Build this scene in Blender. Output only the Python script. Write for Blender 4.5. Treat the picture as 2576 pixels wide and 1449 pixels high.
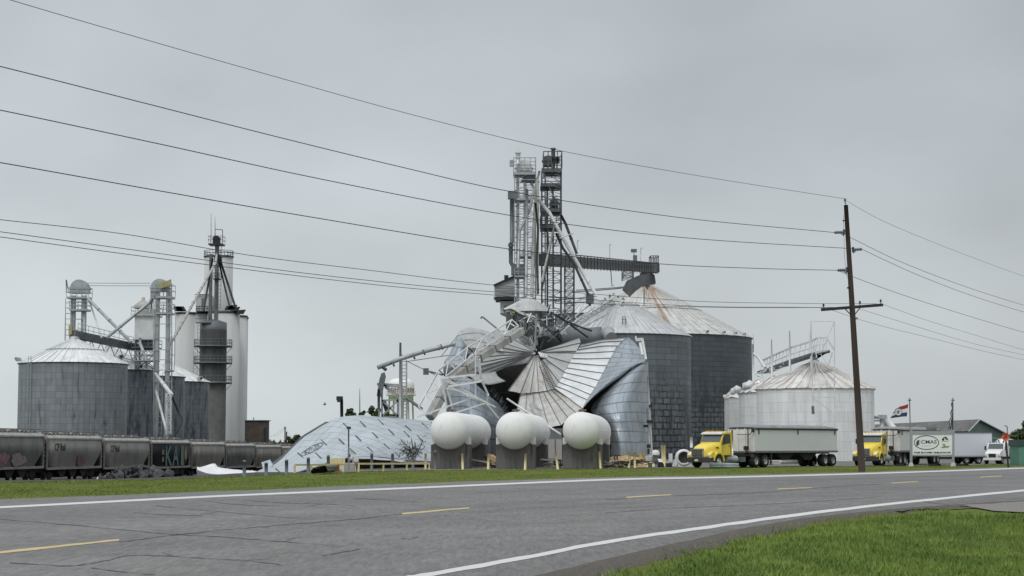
import bpy, bmesh, math, random
from math import radians, sin, cos, pi, atan, sqrt
from mathutils import Vector, Matrix, noise
for o in list(bpy.data.objects): bpy.data.objects.remove(o)
SC = bpy.context.scene
COL = SC.collection
random.seed(7)

# ---------------- camera (telephoto phone lens, eye height 1.7 m) ----------------
CX, CY, F, HOR, H = 1288.0, 724.5, 4700.0, 1122.0, 1.7
TH = atan((HOR - CY) / F)
cam_d = bpy.data.cameras.new("camera"); cam = bpy.data.objects.new("camera", cam_d); COL.objects.link(cam)
cam_d.sensor_width = 36.0; cam_d.lens = 36.0 * F / 2576.0
cam_d.clip_start = 0.5; cam_d.clip_end = 6000
cam.location = (0, 0, H); cam.rotation_euler = (pi/2 + TH, 0, 0)
SC.camera = cam

# ---------------- sky, sun, exposure ----------------
W = bpy.data.worlds.new("World"); SC.world = W; W.use_nodes = True
nt = W.node_tree; nt.nodes.clear()
def N(nt, t, **k):
    n = nt.nodes.new(t)
    for a, b in k.items(): setattr(n, a, b)
    return n
SUN_EL, SUN_AZ = radians(52), radians(200)
sky = N(nt, 'ShaderNodeTexSky'); sky.sky_type = 'NISHITA'; sky.sun_disc = False
sky.sun_elevation = SUN_EL; sky.sun_rotation = SUN_AZ; sky.air_density = 1.5; sky.dust_density = 4
bg1 = N(nt, 'ShaderNodeBackground'); bg1.inputs[1].default_value = 0.08
nt.links.new(sky.outputs[0], bg1.inputs[0])
tc = N(nt, 'ShaderNodeTexCoord'); sep = N(nt, 'ShaderNodeSeparateXYZ'); nt.links.new(tc.outputs['Generated'], sep.inputs[0])
ramp = N(nt, 'ShaderNodeValToRGB'); nt.links.new(sep.outputs[2], ramp.inputs[0])
cr = ramp.color_ramp
cr.elements[0].position = 0.0; cr.elements[0].color = (.515,.555,.565,1)
cr.elements[1].position = 1.0; cr.elements[1].color = (1.0,1.02,1.05,1)
for p, c in ((.07,(.52,.56,.58,1)), (.16,(.455,.49,.525,1)), (.24,(.43,.465,.495,1)), (.4,(.60,.64,.67,1))):
    e = cr.elements.new(p); e.color = c
# soft cloud mottling in the overcast
mp = N(nt, 'ShaderNodeMapping'); mp.inputs['Scale'].default_value = (4.5, 4.5, 8)
nt.links.new(tc.outputs['Generated'], mp.inputs[0])
nz = N(nt, 'ShaderNodeTexNoise'); nz.inputs['Scale'].default_value = 1.6; nz.inputs['Detail'].default_value = 5; nz.inputs['Roughness'].default_value = .45
nt.links.new(mp.outputs[0], nz.inputs[0])
mr = N(nt, 'ShaderNodeMapRange'); mr.inputs[1].default_value = .3; mr.inputs[2].default_value = .7; mr.inputs[3].default_value = .91; mr.inputs[4].default_value = 1.09
nt.links.new(nz.outputs[0], mr.inputs[0])
# left of the view is a little brighter than the right
mr2 = N(nt, 'ShaderNodeMapRange'); mr2.inputs[1].default_value = -.3; mr2.inputs[2].default_value = .3; mr2.inputs[3].default_value = 1.10; mr2.inputs[4].default_value = .84
nt.links.new(sep.outputs[0], mr2.inputs[0])
ml = N(nt, 'ShaderNodeMath', operation='MULTIPLY'); nt.links.new(mr.outputs[0], ml.inputs[0]); nt.links.new(mr2.outputs[0], ml.inputs[1])
vm = N(nt, 'ShaderNodeVectorMath', operation='SCALE'); nt.links.new(ramp.outputs[0], vm.inputs[0]); nt.links.new(ml.outputs[0], vm.inputs['Scale'])
bg2 = N(nt, 'ShaderNodeBackground'); bg2.inputs[1].default_value = 1.0; nt.links.new(vm.outputs[0], bg2.inputs[0])
mx = N(nt, 'ShaderNodeMixShader'); mx.inputs[0].default_value = .93
nt.links.new(bg1.outputs[0], mx.inputs[1]); nt.links.new(bg2.outputs[0], mx.inputs[2])
wo = N(nt, 'ShaderNodeOutputWorld'); nt.links.new(mx.outputs[0], wo.inputs[0])
sd = bpy.data.lights.new("sun", 'SUN'); sd.energy = 0.9; sd.angle = radians(25); sd.color = (1, .985, .96)
so = bpy.data.objects.new("sun", sd); COL.objects.link(so)
so.rotation_euler = (pi/2 - SUN_EL, 0, pi - SUN_AZ + pi)
dv = Vector((sin(SUN_AZ)*cos(SUN_EL), cos(SUN_AZ)*cos(SUN_EL), sin(SUN_EL)))
so.rotation_euler = dv.to_track_quat('Z', 'Y').to_euler()
SC.view_settings.view_transform = 'Standard'; SC.view_settings.look = 'None'
SC.view_settings.exposure = 0.25; SC.view_settings.gamma = 1
SC.view_settings.use_curve_mapping = False

# ---------------- projection helpers: a picture point at a real distance becomes a world point ----------------
def P(x, y, Y):
    v = (CY - y) / F; u = (x - CX) / F
    fy = cos(TH) - v*sin(TH); fz = sin(TH) + v*cos(TH)
    k = Y / fy
    return Vector((u*k, Y, H + fz*k))
def G(x, y, z=0.0):
    v = (CY - y) / F; u = (x - CX) / F
    fy = cos(TH) - v*sin(TH); fz = sin(TH) + v*cos(TH)
    k = (z - H) / fz
    return Vector((u*k, fy*k, z))
def mpp(Y): return Y / F          # metres per picture pixel at distance Y
def sm(a, b, x):
    t = max(0., min(1., (x-a)/(b-a))); return t*t*(3-2*t)

# ---------------- mesh builder ----------------
class MB:
    def __init__(s): s.v=[]; s.f=[]; s.m=[]; s.s=[]; s.uv={}
    def add(s, vs, fs, mi=0, smooth=False, uvs=None):
        b=len(s.v); s.v += [tuple(v) for v in vs]
        for i,f in enumerate(fs):
            if uvs: s.uv[len(s.f)] = [uvs[j] for j in f]
            s.f.append(tuple(b+j for j in f)); s.m.append(mi); s.s.append(smooth)
        return s
    def box(s, c, size, rz=0, mi=0, M=None):
        hx,hy,hz=[a/2 for a in size]; c=Vector(c)
        R = M if M is not None else Matrix.Rotation(rz,3,'Z')
        vs=[c+R@Vector((x*hx,y*hy,z*hz)) for z in(-1,1) for y in(-1,1) for x in(-1,1)]
        return s.add(vs,[(0,2,3,1),(4,5,7,6),(0,1,5,4),(2,6,7,3),(0,4,6,2),(1,3,7,5)],mi)
    def bb(s, a, b, mi=0):
        return s.box([(a[i]+b[i])/2 for i in range(3)],[abs(b[i]-a[i]) for i in range(3)],0,mi)
    def beam(s, p, q, w, h=None, mi=0):
        p=Vector(p);q=Vector(q);h=h or w;d=q-p
        if d.length<1e-5:return s
        d.normalize(); up=Vector((0,0,1)) if abs(d.z)<.95 else Vector((0,1,0))
        a=d.cross(up).normalized();b=a.cross(d).normalized()
        vs=[]
        for c in(p,q):
            for i,j in((-1,-1),(1,-1),(1,1),(-1,1)): vs.append(c+a*(i*w/2)+b*(j*h/2))
        return s.add(vs,[(0,3,2,1),(4,5,6,7),(0,1,5,4),(1,2,6,5),(2,3,7,6),(3,0,4,7)],mi)
    def tube(s, pts, r, n=8, mi=0, cap=True, smooth=True):
        pts=[Vector(p) for p in pts]; L=len(pts)
        rs = r if isinstance(r,(list,tuple)) else [r]*L
        vs=[]; pa=None
        for i,p in enumerate(pts):
            d=(pts[min(i+1,L-1)]-pts[max(i-1,0)]).normalized()
            if pa is None:
                up=Vector((0,0,1)) if abs(d.z)<.9 else Vector((1,0,0)); a=d.cross(up).normalized()
            else: a=(pa-d*pa.dot(d)).normalized()
            pa=a; b=d.cross(a)
            for k in range(n):
                t=2*pi*k/n; vs.append(p+a*(cos(t)*rs[i])+b*(sin(t)*rs[i]))
        fs=[(i*n+k,i*n+(k+1)%n,(i+1)*n+(k+1)%n,(i+1)*n+k) for i in range(L-1) for k in range(n)]
        s.add(vs,fs,mi,smooth)
        if cap:
            b=len(s.v)-len(vs)
            s.f+= [tuple(b+k for k in range(n)),tuple(b+(L-1)*n+k for k in reversed(range(n)))]; s.m+=[mi]*2; s.s+=[False]*2
        return s
    def lathe(s, prof, c=(0,0,0), n=32, mi=0, smooth=True, M=None, a0=0, a1=2*pi, uvr=None):
        c=Vector(c); R=M or Matrix.Identity(3); closed=abs(a1-a0-2*pi)<1e-6
        nn=n if closed else n+1; vs=[];uvs=[]; sl=0; pr=None
        for (r,z) in prof:
            if pr: sl+=sqrt((r-pr[0])**2+(z-pr[1])**2)
            pr=(r,z)
            for k in range(nn):
                t=a0+(a1-a0)*k/n; vs.append(c+R@Vector((r*cos(t),r*sin(t),z))); uvs.append(((uvr or r)*t,sl))
        fs=[];L=len(prof)
        b=len(s.v); s.v+=[tuple(v) for v in vs]
        for i in range(L-1):
            for k in range(n):
                k2=(k+1)%nn if closed else k+1
                f=(i*nn+k,i*nn+k2,(i+1)*nn+k2,(i+1)*nn+k)
                if prof[i][0]<1e-6: f=(f[0],f[2],f[3])
                elif prof[i+1][0]<1e-6: f=(f[0],f[1],f[2])
                u=[uvs[j] for j in f]
                if closed and k==n-1:
                    w=(uvr or max(prof[i][0],.01))
                    u=[((uvr or prof[min(j//nn,L-1)][0])*(a1 if j%nn==0 else a0+(a1-a0)*(j%nn)/n),uvs[j][1]) for j in f]
                s.uv[len(s.f)]=u
                s.f.append(tuple(b+j for j in f)); s.m.append(mi); s.s.append(smooth)
        return s
    def prism(s, pts, h0, h1, axis='Y', mi=0, M=None, c=(0,0,0)):
        # polygon (a,b) in the plane across axis, extruded h0..h1
        def mk(a,b,h):
            v = Vector((a,h,b)) if axis=='Y' else Vector((h,a,b)) if axis=='X' else Vector((a,b,h))
            return Vector(c)+(M@v if M else v)
        n=len(pts); vs=[mk(a,b,h0) for a,b in pts]+[mk(a,b,h1) for a,b in pts]
        fs=[tuple(range(n)),tuple(reversed(range(n,2*n)))]+[(i,i+n,(i+1)%n+n,(i+1)%n) for i in range(n)]
        return s.add(vs,fs,mi)
    def build(s, name, mats, parent=None, label=None):
        me=bpy.data.meshes.new(name); off=Vector((0,0,0))
        pp=parent
        while pp is not None: off+=pp.location; pp=pp.parent
        me.from_pydata([tuple(Vector(v)-off) for v in s.v],[],s.f)
        if not isinstance(mats,(list,tuple)): mats=[mats]
        for m in mats: me.materials.append(m)
        me.polygons.foreach_set('material_index',s.m); me.polygons.foreach_set('use_smooth',s.s)
        if s.uv:
            ul=me.uv_layers.new(name='UVMap')
            for i,u in s.uv.items():
                li=me.polygons[i].loop_start
                for k,c in enumerate(u): ul.data[li+k].uv=c
        me.update()
        o=bpy.data.objects.new(name,me); COL.objects.link(o)
        if parent: o.parent=parent
        if label: o['label']=label
        return o
def recalc(o):
    bm=bmesh.new(); bm.from_mesh(o.data); bmesh.ops.recalc_face_normals(bm,faces=bm.faces); bm.to_mesh(o.data); bm.free(); return o
def tag(o,label,cat,group=None,kind=None):
    o['label']=label; o['category']=cat
    if group: o['group']=group
    if kind: o['kind']=kind
    return o
def thing(name,label,cat,loc=(0,0,0),rz=0,group=None):
    o=bpy.data.objects.new(name,None); COL.objects.link(o); o.location=loc; o.rotation_euler=(0,0,rz)
    o.empty_display_size=.3
    return tag(o,label,cat,group)
def struct(o,kind='structure'): o['kind']=kind; return o
def bevel(o,w,seg=2):
    m=o.modifiers.new('bevel','BEVEL'); m.width=w; m.segments=seg; m.limit_method='ANGLE'; m.angle_limit=radians(40); return o
def solid(o,t):
    m=o.modifiers.new('solid','SOLIDIFY'); m.thickness=t; m.offset=0; return o
def copy_tree(o,parent=None):
    c=o.copy(); COL.objects.link(c); c.parent=parent
    for ch in list(o.children): copy_tree(ch,c)
    return c

# ---------------- lettering: a font outline turned into a mesh on a plane ----------------
def text_mesh(txt, size=1.0, extrude=0.0, shear=0.0, bold=0.0, sx=1.0):
    cu=bpy.data.curves.new('t','FONT'); cu.body=txt; cu.size=size; cu.extrude=extrude; cu.shear=shear; cu.offset=bold; cu.resolution_u=3
    cu.align_x='CENTER'; cu.align_y='CENTER'
    ob=bpy.data.objects.new('t',cu); COL.objects.link(ob)
    dg=bpy.context.evaluated_depsgraph_get(); me=bpy.data.meshes.new_from_object(ob.evaluated_get(dg))
    bpy.data.objects.remove(ob); vs=[(v.co.x*sx,v.co.y,v.co.z) for v in me.vertices]; fs=[tuple(p.vertices) for p in me.polygons]
    bpy.data.meshes.remove(me); return vs,fs
def add_text(mb, txt, c, ud, vd, size, fitw=None, lift=.01, mi=0, **k):
    vs,fs=text_mesh(txt,size,**k); c=Vector(c); ud=Vector(ud).normalized(); vd=Vector(vd).normalized(); n=ud.cross(vd).normalized()
    xs=[v[0] for v in vs]; ys=[v[1] for v in vs]; cx=(min(xs)+max(xs))/2; cy=(min(ys)+max(ys))/2
    q=fitw/(max(xs)-min(xs)) if fitw else 1; h=size*.72/max(1e-3,(max(ys)-min(ys))) if fitw else 1
    mb.add([c+ud*((v[0]-cx)*q)+vd*((v[1]-cy)*h)+n*lift for v in vs],fs,mi)

# ---------------- materials ----------------
MATS={}
def nodes(name):
    m=bpy.data.materials.new(name); m.use_nodes=True; n=m.node_tree; b=n.nodes['Principled BSDF']; return m,n,b
def mixc(nt,fac,a,b,blend='MIX'):
    m=N(nt,'ShaderNodeMix',data_type='RGBA',blend_type=blend)
    for i,v in ((0,fac),(6,a),(7,b)):
        if hasattr(v,'is_linked') or hasattr(v,'links'): nt.links.new(v,m.inputs[i])
        else: m.inputs[i].default_value = v if i==0 else (tuple(v)+(1,) if len(v)==3 else v)
    return m.outputs[2]
def tex(nt,vec,scale,detail=4,rough=.6,stretch=None,dist=0):
    if stretch:
        mp=N(nt,'ShaderNodeMapping'); mp.inputs['Scale'].default_value=stretch; nt.links.new(vec,mp.inputs[0]); vec=mp.outputs[0]
    t=N(nt,'ShaderNodeTexNoise'); t.inputs['Scale'].default_value=scale; t.inputs['Detail'].default_value=detail; t.inputs['Roughness'].default_value=rough
    t.inputs['Distortion'].default_value=dist
    nt.links.new(vec,t.inputs[0]); return t.outputs[0]
def rng(nt,v,a,b,c=0,d=1):
    m=N(nt,'ShaderNodeMapRange'); m.inputs[1].default_value=a; m.inputs[2].default_value=b; m.inputs[3].default_value=c; m.inputs[4].default_value=d
    nt.links.new(v,m.inputs[0]); return m.outputs[0]
def bump(nt,h,b,strength=.3,dist=.02):
    bp=N(nt,'ShaderNodeBump'); bp.inputs['Strength'].default_value=strength; bp.inputs['Distance'].default_value=dist
    nt.links.new(h,bp.inputs['Height']); nt.links.new(bp.outputs[0],b.inputs['Normal'])
def plain(name,col,rough=.6,metal=0,var=.25,scale=1.5,dirt=None,dirt_amt=.5,spec=None,stretch=None,bumps=0):
    """painted or bare surface with weathering: tone variation and patches of dirt or rust in object space"""
    if name in MATS: return MATS[name]
    m,n,b=nodes(name); tcn=N(n,'ShaderNodeTexCoord'); vec=tcn.outputs['Object']
    f=tex(n,vec,scale,6,.62,stretch)
    dk=tuple(c*(1-var) for c in col); lt=tuple(min(1,c*(1+var*.5)) for c in col)
    c=mixc(n,rng(n,f,.3,.7),dk,lt)
    if dirt:
        g=tex(n,vec,scale*2.3,8,.7,stretch or (1,1,.35)); c=mixc(n,rng(n,g,.52,.72,0,dirt_amt),c,dirt)
    n.links.new(c,b.inputs['Base Color']); b.inputs['Roughness'].default_value=rough; b.inputs['Metallic'].default_value=metal
    if spec is not None: b.inputs['Specular IOR Level'].default_value=spec
    if bumps: bump(n,f,b,bumps,.03)
    MATS[name]=m; return m
def panel(name,base,seam,sw=2.6,sh=.81,ms=.035,metal=.5,rough=.45,tone=.18,stain=None,stain_t=(.5,.62),low=None,dent=0,warp=0,seamf=.8,off=.5,patch=None):
    """curved corrugated steel sheets bolted in staggered courses (UV in metres), weathering streaks"""
    m,n,b=nodes(name); tcn=N(n,'ShaderNodeTexCoord'); uv=tcn.outputs['UV']; vec=uv
    if warp:
        t=N(n,'ShaderNodeTexNoise'); t.inputs['Scale'].default_value=.5; n.links.new(uv,t.inputs[0])
        vm=N(n,'ShaderNodeVectorMath',operation='SCALE'); n.links.new(t.outputs[1],vm.inputs[0]); vm.inputs['Scale'].default_value=warp
        va=N(n,'ShaderNodeVectorMath',operation='ADD'); n.links.new(uv,va.inputs[0]); n.links.new(vm.outputs[0],va.inputs[1]); vec=va.outputs[0]
    br=N(n,'ShaderNodeTexBrick'); br.offset=off; br.inputs['Scale'].default_value=1; br.inputs['Brick Width'].default_value=sw; br.inputs['Row Height'].default_value=sh
    br.inputs['Mortar Size'].default_value=ms; br.inputs['Mortar Smooth'].default_value=.3
    br.inputs['Color1'].default_value=tuple(c*(1-tone) for c in base)+(1,); br.inputs['Color2'].default_value=tuple(c*(1+tone) for c in base)+(1,)
    br.inputs['Mortar'].default_value=tuple(b_*(1-seamf)+s_*seamf for b_,s_ in zip(base,seam))+(1,)
    n.links.new(vec,br.inputs['Vector'])
    v=tex(n,uv,1.0,6,.65,(1.5,.12,1)); c=mixc(n,1.0,br.outputs[0],rngc(n,v,.3,.7,.82,1.16),'MULTIPLY')
    if stain:
        s=tex(n,uv,.9,8,.72,(1.3,.22,1),.6)
        fac=rng(n,s,stain_t[0],stain_t[1],0,.85)
        if low:   # stains gather on the lower courses
            sp=N(n,'ShaderNodeSeparateXYZ'); n.links.new(uv,sp.inputs[0]); k=rng(n,sp.outputs[1],low[0],low[1],1,0)
            mu=N(n,'ShaderNodeMath',operation='MULTIPLY'); n.links.new(fac,mu.inputs[0]); n.links.new(k,mu.inputs[1]); fac=mu.outputs[0]
        c=mixc(n,fac,c,stain)
    if patch:  # lower courses: damp dark joints leave paler panel centres
        b2=N(n,'ShaderNodeTexBrick'); b2.offset=.5; b2.inputs['Scale'].default_value=1; b2.inputs['Brick Width'].default_value=sw*.5; b2.inputs['Row Height'].default_value=sh; b2.inputs['Mortar Size'].default_value=.10; b2.inputs['Mortar Smooth'].default_value=.25
        t2=N(n,'ShaderNodeTexNoise'); t2.inputs['Scale'].default_value=1.1; n.links.new(uv,t2.inputs[0]); v2=N(n,'ShaderNodeVectorMath',operation='MULTIPLY_ADD'); n.links.new(t2.outputs[1],v2.inputs[0]); v2.inputs[1].default_value=(.5,.3,0); n.links.new(uv,v2.inputs[2]); n.links.new(v2.outputs[0],b2.inputs['Vector'])
        sp2=N(n,'ShaderNodeSeparateXYZ'); n.links.new(uv,sp2.inputs[0]); k2=rng(n,sp2.outputs[1],patch[0],patch[1],1,0)
        nm=rng(n,tex(n,uv,.35,4,.6,(1,.35,1)),.42,.54); q=N(n,'ShaderNodeMath',operation='MULTIPLY'); n.links.new(k2,q.inputs[0]); n.links.new(nm,q.inputs[1])
        q2=N(n,'ShaderNodeMath',operation='MULTIPLY'); n.links.new(q.outputs[0],q2.inputs[0]); n.links.new(b2.outputs['Fac'],q2.inputs[1])
        c=mixc(n,q2.outputs[0],c,(.03,.036,.04)); inv=rng(n,b2.outputs['Fac'],0,1,.35,0); q3=N(n,'ShaderNodeMath',operation='MULTIPLY'); n.links.new(q.outputs[0],q3.inputs[0]); n.links.new(inv,q3.inputs[1]); c=mixc(n,q3.outputs[0],c,(.24,.26,.27))
    n.links.new(c,b.inputs['Base Color']); b.inputs['Metallic'].default_value=metal
    r=tex(n,uv,2.2,3); n.links.new(rng(n,r,.2,.8,rough-.1,rough+.15),b.inputs['Roughness'])
    if dent:
        dn=tex(n,uv,.45,3,.5); bump(n,dn,b,dent,.6)
    MATS[name]=m; return m
def rngc(nt,v,a,b,lo,hi):
    r=rng(nt,v,a,b,lo,hi); c=N(nt,'ShaderNodeCombineColor')
    for i in range(3): nt.links.new(r,c.inputs[i])
    return c.outputs[0]
def roofmat(name,base,dark,rust=None,rustu=None,metal=.3,rough=.45):
    """ribbed steel roof: UV u = angle (rad), v = slope distance (m); grime runs down the slope"""
    m,n,b=nodes(name); tcn=N(n,'ShaderNodeTexCoord'); uv=tcn.outputs['UV']
    a=tex(n,uv,1,6,.7,(14,.25,1)); c=mixc(n,rng(n,a,.35,.7),base,dark)
    a2=tex(n,uv,1,4,.6,(4,.9,1)); c=mixc(n,1.0,c,rngc(n,a2,.3,.7,.85,1.1),'MULTIPLY')
    if rust:
        sp=N(n,'ShaderNodeSeparateXYZ'); n.links.new(uv,sp.inputs[0])
        for (u0,w,v0,v1,amt) in rustu:
            d=N(n,'ShaderNodeMath',operation='SUBTRACT'); n.links.new(sp.outputs[0],d.inputs[0]); d.inputs[1].default_value=u0
            ab=N(n,'ShaderNodeMath',operation='ABSOLUTE'); n.links.new(d.outputs[0],ab.inputs[0])
            f1=rng(n,ab.outputs[0],w*.25,w,amt,0); f2=rng(n,sp.outputs[1],v0,v1,1,0)
            f3=rng(n,tex(n,uv,1,8,.8,(16,.5,1),.4),.3,.55)
            q=N(n,'ShaderNodeMath',operation='MULTIPLY'); n.links.new(f1,q.inputs[0]); n.links.new(f2,q.inputs[1])
            q2=N(n,'ShaderNodeMath',operation='MULTIPLY'); n.links.new(q.outputs[0],q2.inputs[0]); n.links.new(f3,q2.inputs[1])
            c=mixc(n,q2.outputs[0],c,rust)
    n.links.new(c,b.inputs['Base Color']); b.inputs['Metallic'].default_value=metal; b.inputs['Roughness'].default_value=rough
    MATS[name]=m; return m

galv  = plain('galvanised steel',(.40,.43,.44),.5,.5,.25,.8,(.20,.19,.17),.35)
galvd = plain('dull galvanised steel',(.16,.18,.19),.6,.4,.3,.8)
dark  = plain('dark weathered steel',(.045,.052,.055),.65,.3,.35,.6)
white_s=plain('white painted steel',(.68,.70,.70),.5,.05,.18,.7,(.35,.30,.24),.45)
beige = plain('dusty pale steel',(.42,.415,.395),.6,.1,.3,.6,(.25,.20,.15),.5)
black = plain('black rubber',(.012,.012,.012),.8,0,.2,3)
blacks= plain('black painted steel',(.02,.021,.022),.5,0,.3,2)
concrete=plain('weathered concrete',(.52,.53,.525),.9,0,.14,.12,(.33,.325,.31),.5,stretch=(1,1,.12))
yellow= plain('yellow paint',(.80,.62,.07),.35,0,.06,.5)
cream = plain('faded yellow paint',(.72,.63,.33),.65,0,.15,2,(.45,.40,.25),.4)
glass_m,_n,_b=nodes('dark glass'); _b.inputs['Base Color'].default_value=(.02,.025,.03,1); _b.inputs['Roughness'].default_value=.08; MATS['glass']=glass_m
glass2,_n,_b=nodes('windscreen glass'); _b.inputs['Base Color'].default_value=(.09,.11,.115,1); _b.inputs['Roughness'].default_value=.2
chrome,_n,_b=nodes('polished aluminium'); _b.inputs['Base Color'].default_value=(.7,.7,.7,1); _b.inputs['Metallic'].default_value=.9; _b.inputs['Roughness'].default_value=.3
import numpy as np
# ---------------- road geometry measured on the ground ----------------
def crom(pts, n):
    out=[]
    q=[pts[0]*2-pts[1]]+pts+[pts[-1]*2-pts[-2]]
    for i in range(1,len(q)-2):
        for k in range(n):
            t=k/n; a,b,c,d=q[i-1],q[i],q[i+1],q[i+2]
            out.append(.5*((2*b)+(c-a)*t+(2*a-5*b+4*c-d)*t*t+(3*b-a-3*c+d)*t**3))
    out.append(pts[-1]); return out
def wline(px, ext0=0, ext1=0, n=6):
    p=[G(x,y) for x,y in px]; p=crom(p,n)
    if ext0: p=[p[0]+(p[0]-p[3]).normalized()*ext0]+p
    if ext1: p=p+[p[-1]+(p[-1]-p[-4]).normalized()*ext1]
    return p
near_e=wline([(1524,1408.6),(1647,1380),(1769,1353.5),(1892,1327),(2055,1300.4),(2218,1284),(2330,1275),(2443,1267),(2576,1259)],26,260)
near_l=[(1000,1459),(1060,1449),(1300,1407),(1524,1364),(1786,1325.7),(2050,1290),(2300,1261.5),(2576,1234),(2800,1212)]
far_l=[(-260,1287),(0,1276.5),(525,1249.5),(1052,1227),(1524,1207),(1786,1201.5),(2050,1195.2),(2300,1187.6),(2576,1177.8),(2760,1173)]
far_e=wline([(-260,1272),(0,1259.6),(525,1239.5),(1052,1217.5),(1524,1202),(1786,1196.5),(2050,1191.4),(2300,1184.2),(2576,1174.6),(2760,1170)],60,200)
def resamp(p,n):
    d=[0]
    for a,b in zip(p,p[1:]): d.append(d[-1]+(b-a).length)
    out=[]; j=0
    for k in range(n):
        t=d[-1]*k/(n-1)
        while j<len(d)-2 and d[j+1]<t: j+=1
        u=(t-d[j])/max(1e-9,d[j+1]-d[j]); out.append(p[j].lerp(p[j+1],u))
    return out
NE=resamp(near_e,60)
def sdist(X,Y):
    """signed distance to the near asphalt edge, positive on the verge side"""
    best=1e9; sg=1
    for a,b in zip(NE,NE[1:]):
        dx,dy=b.x-a.x,b.y-a.y; L=dx*dx+dy*dy; t=max(0,min(1,((X-a.x)*dx+(Y-a.y)*dy)/L))
        qx,qy=a.x+dx*t,a.y+dy*t; d=(X-qx)**2+(Y-qy)**2
        if d<best: best=d; sg=1 if ((X-a.x)*dy-(Y-a.y)*dx)>0 else -1
    return sqrt(best)*sg
def zg(X,Y,sd=None):
    z=0.
    if Y>85: 
        s=1-sm(-30,-15,X); z-=s*(1.4*sm(88,160,Y)+max(0,min(Y,420)-170)*.0098)
    if Y<150:
        sd=sdist(X,Y) if sd is None else sd
        lift=1-.96*sm(2290,2430,X/Y*F+CX)*sm(37,46,Y) if X>0 else 1
        if sd>0:
            z-=(.10*sm(.2,1.2,sd)+.34*sm(1.5,5.5,sd)-.30*sm(6.5,10,sd))*lift
            z+=.07*lift*noise.noise(Vector((X*.55,Y*.22,3)))*sm(.8,2.5,sd)
        else: z-=.03*sm(0,.3,-sd)
    return z
# ground sheet to the horizon
cols=[*range(-4200,-300,300),*range(-300,2900,20),*range(2900,6800,300)]
rows=[3]+[8*1.02**k for k in range(112)]; rows+=[rows[-1]*1.036**k for k in range(1,114)]
mb=MB(); vs=[]; 
for Y in rows:
    for x in cols:
        X=(x-CX)/F*max(Y,30); z=zg(X,Y)
        if X<-20 and Y>85: pass
        vs.append((X,Y,z-.02))
nc=len(cols)
fs=[(i*nc+j,i*nc+j+1,(i+1)*nc+j+1,(i+1)*nc+j) for i in range(len(rows)-1) for j in range(nc-1)]
mb.add(vs,fs,0,True)
m,n,b=nodes('turf'); tcn=N(n,'ShaderNodeTexCoord'); v=tcn.outputs['Object']
c=mixc(n,rng(n,tex(n,v,.35,6,.65),.35,.65),(.095,.14,.028),(.17,.205,.042))
c=mixc(n,rng(n,tex(n,v,.06,5,.6),.45,.7,0,.55),c,(.19,.18,.055))
c=mixc(n,rng(n,tex(n,v,5,5,.75),.35,.7,0,.55),c,(.045,.07,.016))
n.links.new(c,b.inputs['Base Color']); b.inputs['Roughness'].default_value=1; b.inputs['Specular IOR Level'].default_value=.1
bump(n,tex(n,v,14,4,.8),b,.8,.06)
struct(mb.build('ground',m))
turf=m
def speck(name,c1,c2,c3,scale=18,rough=.95,bs=.6,big=.4):
    m,n,b=nodes(name); tcn=N(n,'ShaderNodeTexCoord'); v=tcn.outputs['Object']
    c=mixc(n,rng(n,tex(n,v,scale,4,.8),.35,.65),c1,c2); c=mixc(n,rng(n,tex(n,v,big,5,.65),.45,.65,0,.8),c,c3)
    n.links.new(c,b.inputs['Base Color']); b.inputs['Roughness'].default_value=rough
    bump(n,tex(n,v,scale,5,.8),b,bs,.03); MATS[name]=m; return m
# asphalt
m,n,b=nodes('worn asphalt'); tcn=N(n,'ShaderNodeTexCoord'); v=tcn.outputs['Object']; uv=tcn.outputs['UV']
c=mixc(n,rng(n,tex(n,v,26,4,.9),.36,.64),(.085,.082,.080),(.215,.209,.203))
c=mixc(n,rng(n,tex(n,v,110,2,.9),.5,.75,0,.6),c,(.27,.265,.26))
c=mixc(n,1.0,c,rngc(n,tex(n,uv,1,4,.6,(.006,.22,1)),.35,.65,.80,1.12),'MULTIPLY')
c=mixc(n,1.0,c,rngc(n,tex(n,v,9,6,.85,(1,.10,1)),.36,.64,.66,1.34),'MULTIPLY')
c=mixc(n,1.0,c,rngc(n,tex(n,v,1.2,8,.8,(1,.3,1)),.36,.64,.86,1.12),'MULTIPLY')
c=mixc(n,1.0,c,rngc(n,tex(n,v,.10,6,.6),.3,.7,.88,1.10),'MULTIPLY')
wv=tex(n,v,.35,4,.6)
vo=N(n,'ShaderNodeTexVoronoi',feature='DISTANCE_TO_EDGE'); vo.inputs['Scale'].default_value=.12
va=N(n,'ShaderNodeVectorMath',operation='MULTIPLY_ADD'); n.links.new(v,va.inputs[0]); va.inputs[1].default_value=(1,.45,1)
cc=N(n,'ShaderNodeCombineXYZ'); 
ms=rng(n,wv,0,1,-3,3); n.links.new(ms,cc.inputs[0]); n.links.new(rng(n,tex(n,v,.5,5,.7),0,1,-2.5,2.5),cc.inputs[1]); n.links.new(cc.outputs[0],va.inputs[2])
n.links.new(va.outputs[0],vo.inputs['Vector'])
f=rng(n,vo.outputs['Distance'],.0,.010,.42,0)
gate=rng(n,tex(n,v,.16,3,.5),.5,.62); mu=N(n,'ShaderNodeMath',operation='MULTIPLY'); n.links.new(f,mu.inputs[0]); n.links.new(gate,mu.inputs[1])
c=mixc(n,mu.outputs[0],c,(.035,.035,.036))
n.links.new(c,b.inputs['Base Color']); n.links.new(rng(n,tex(n,v,.3,4),.3,.7,.62,.85),b.inputs['Roughness']); b.inputs['Specular IOR Level'].default_value=.35
bump(n,tex(n,v,45,3,.8),b,.35,.01); asphalt=m
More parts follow.
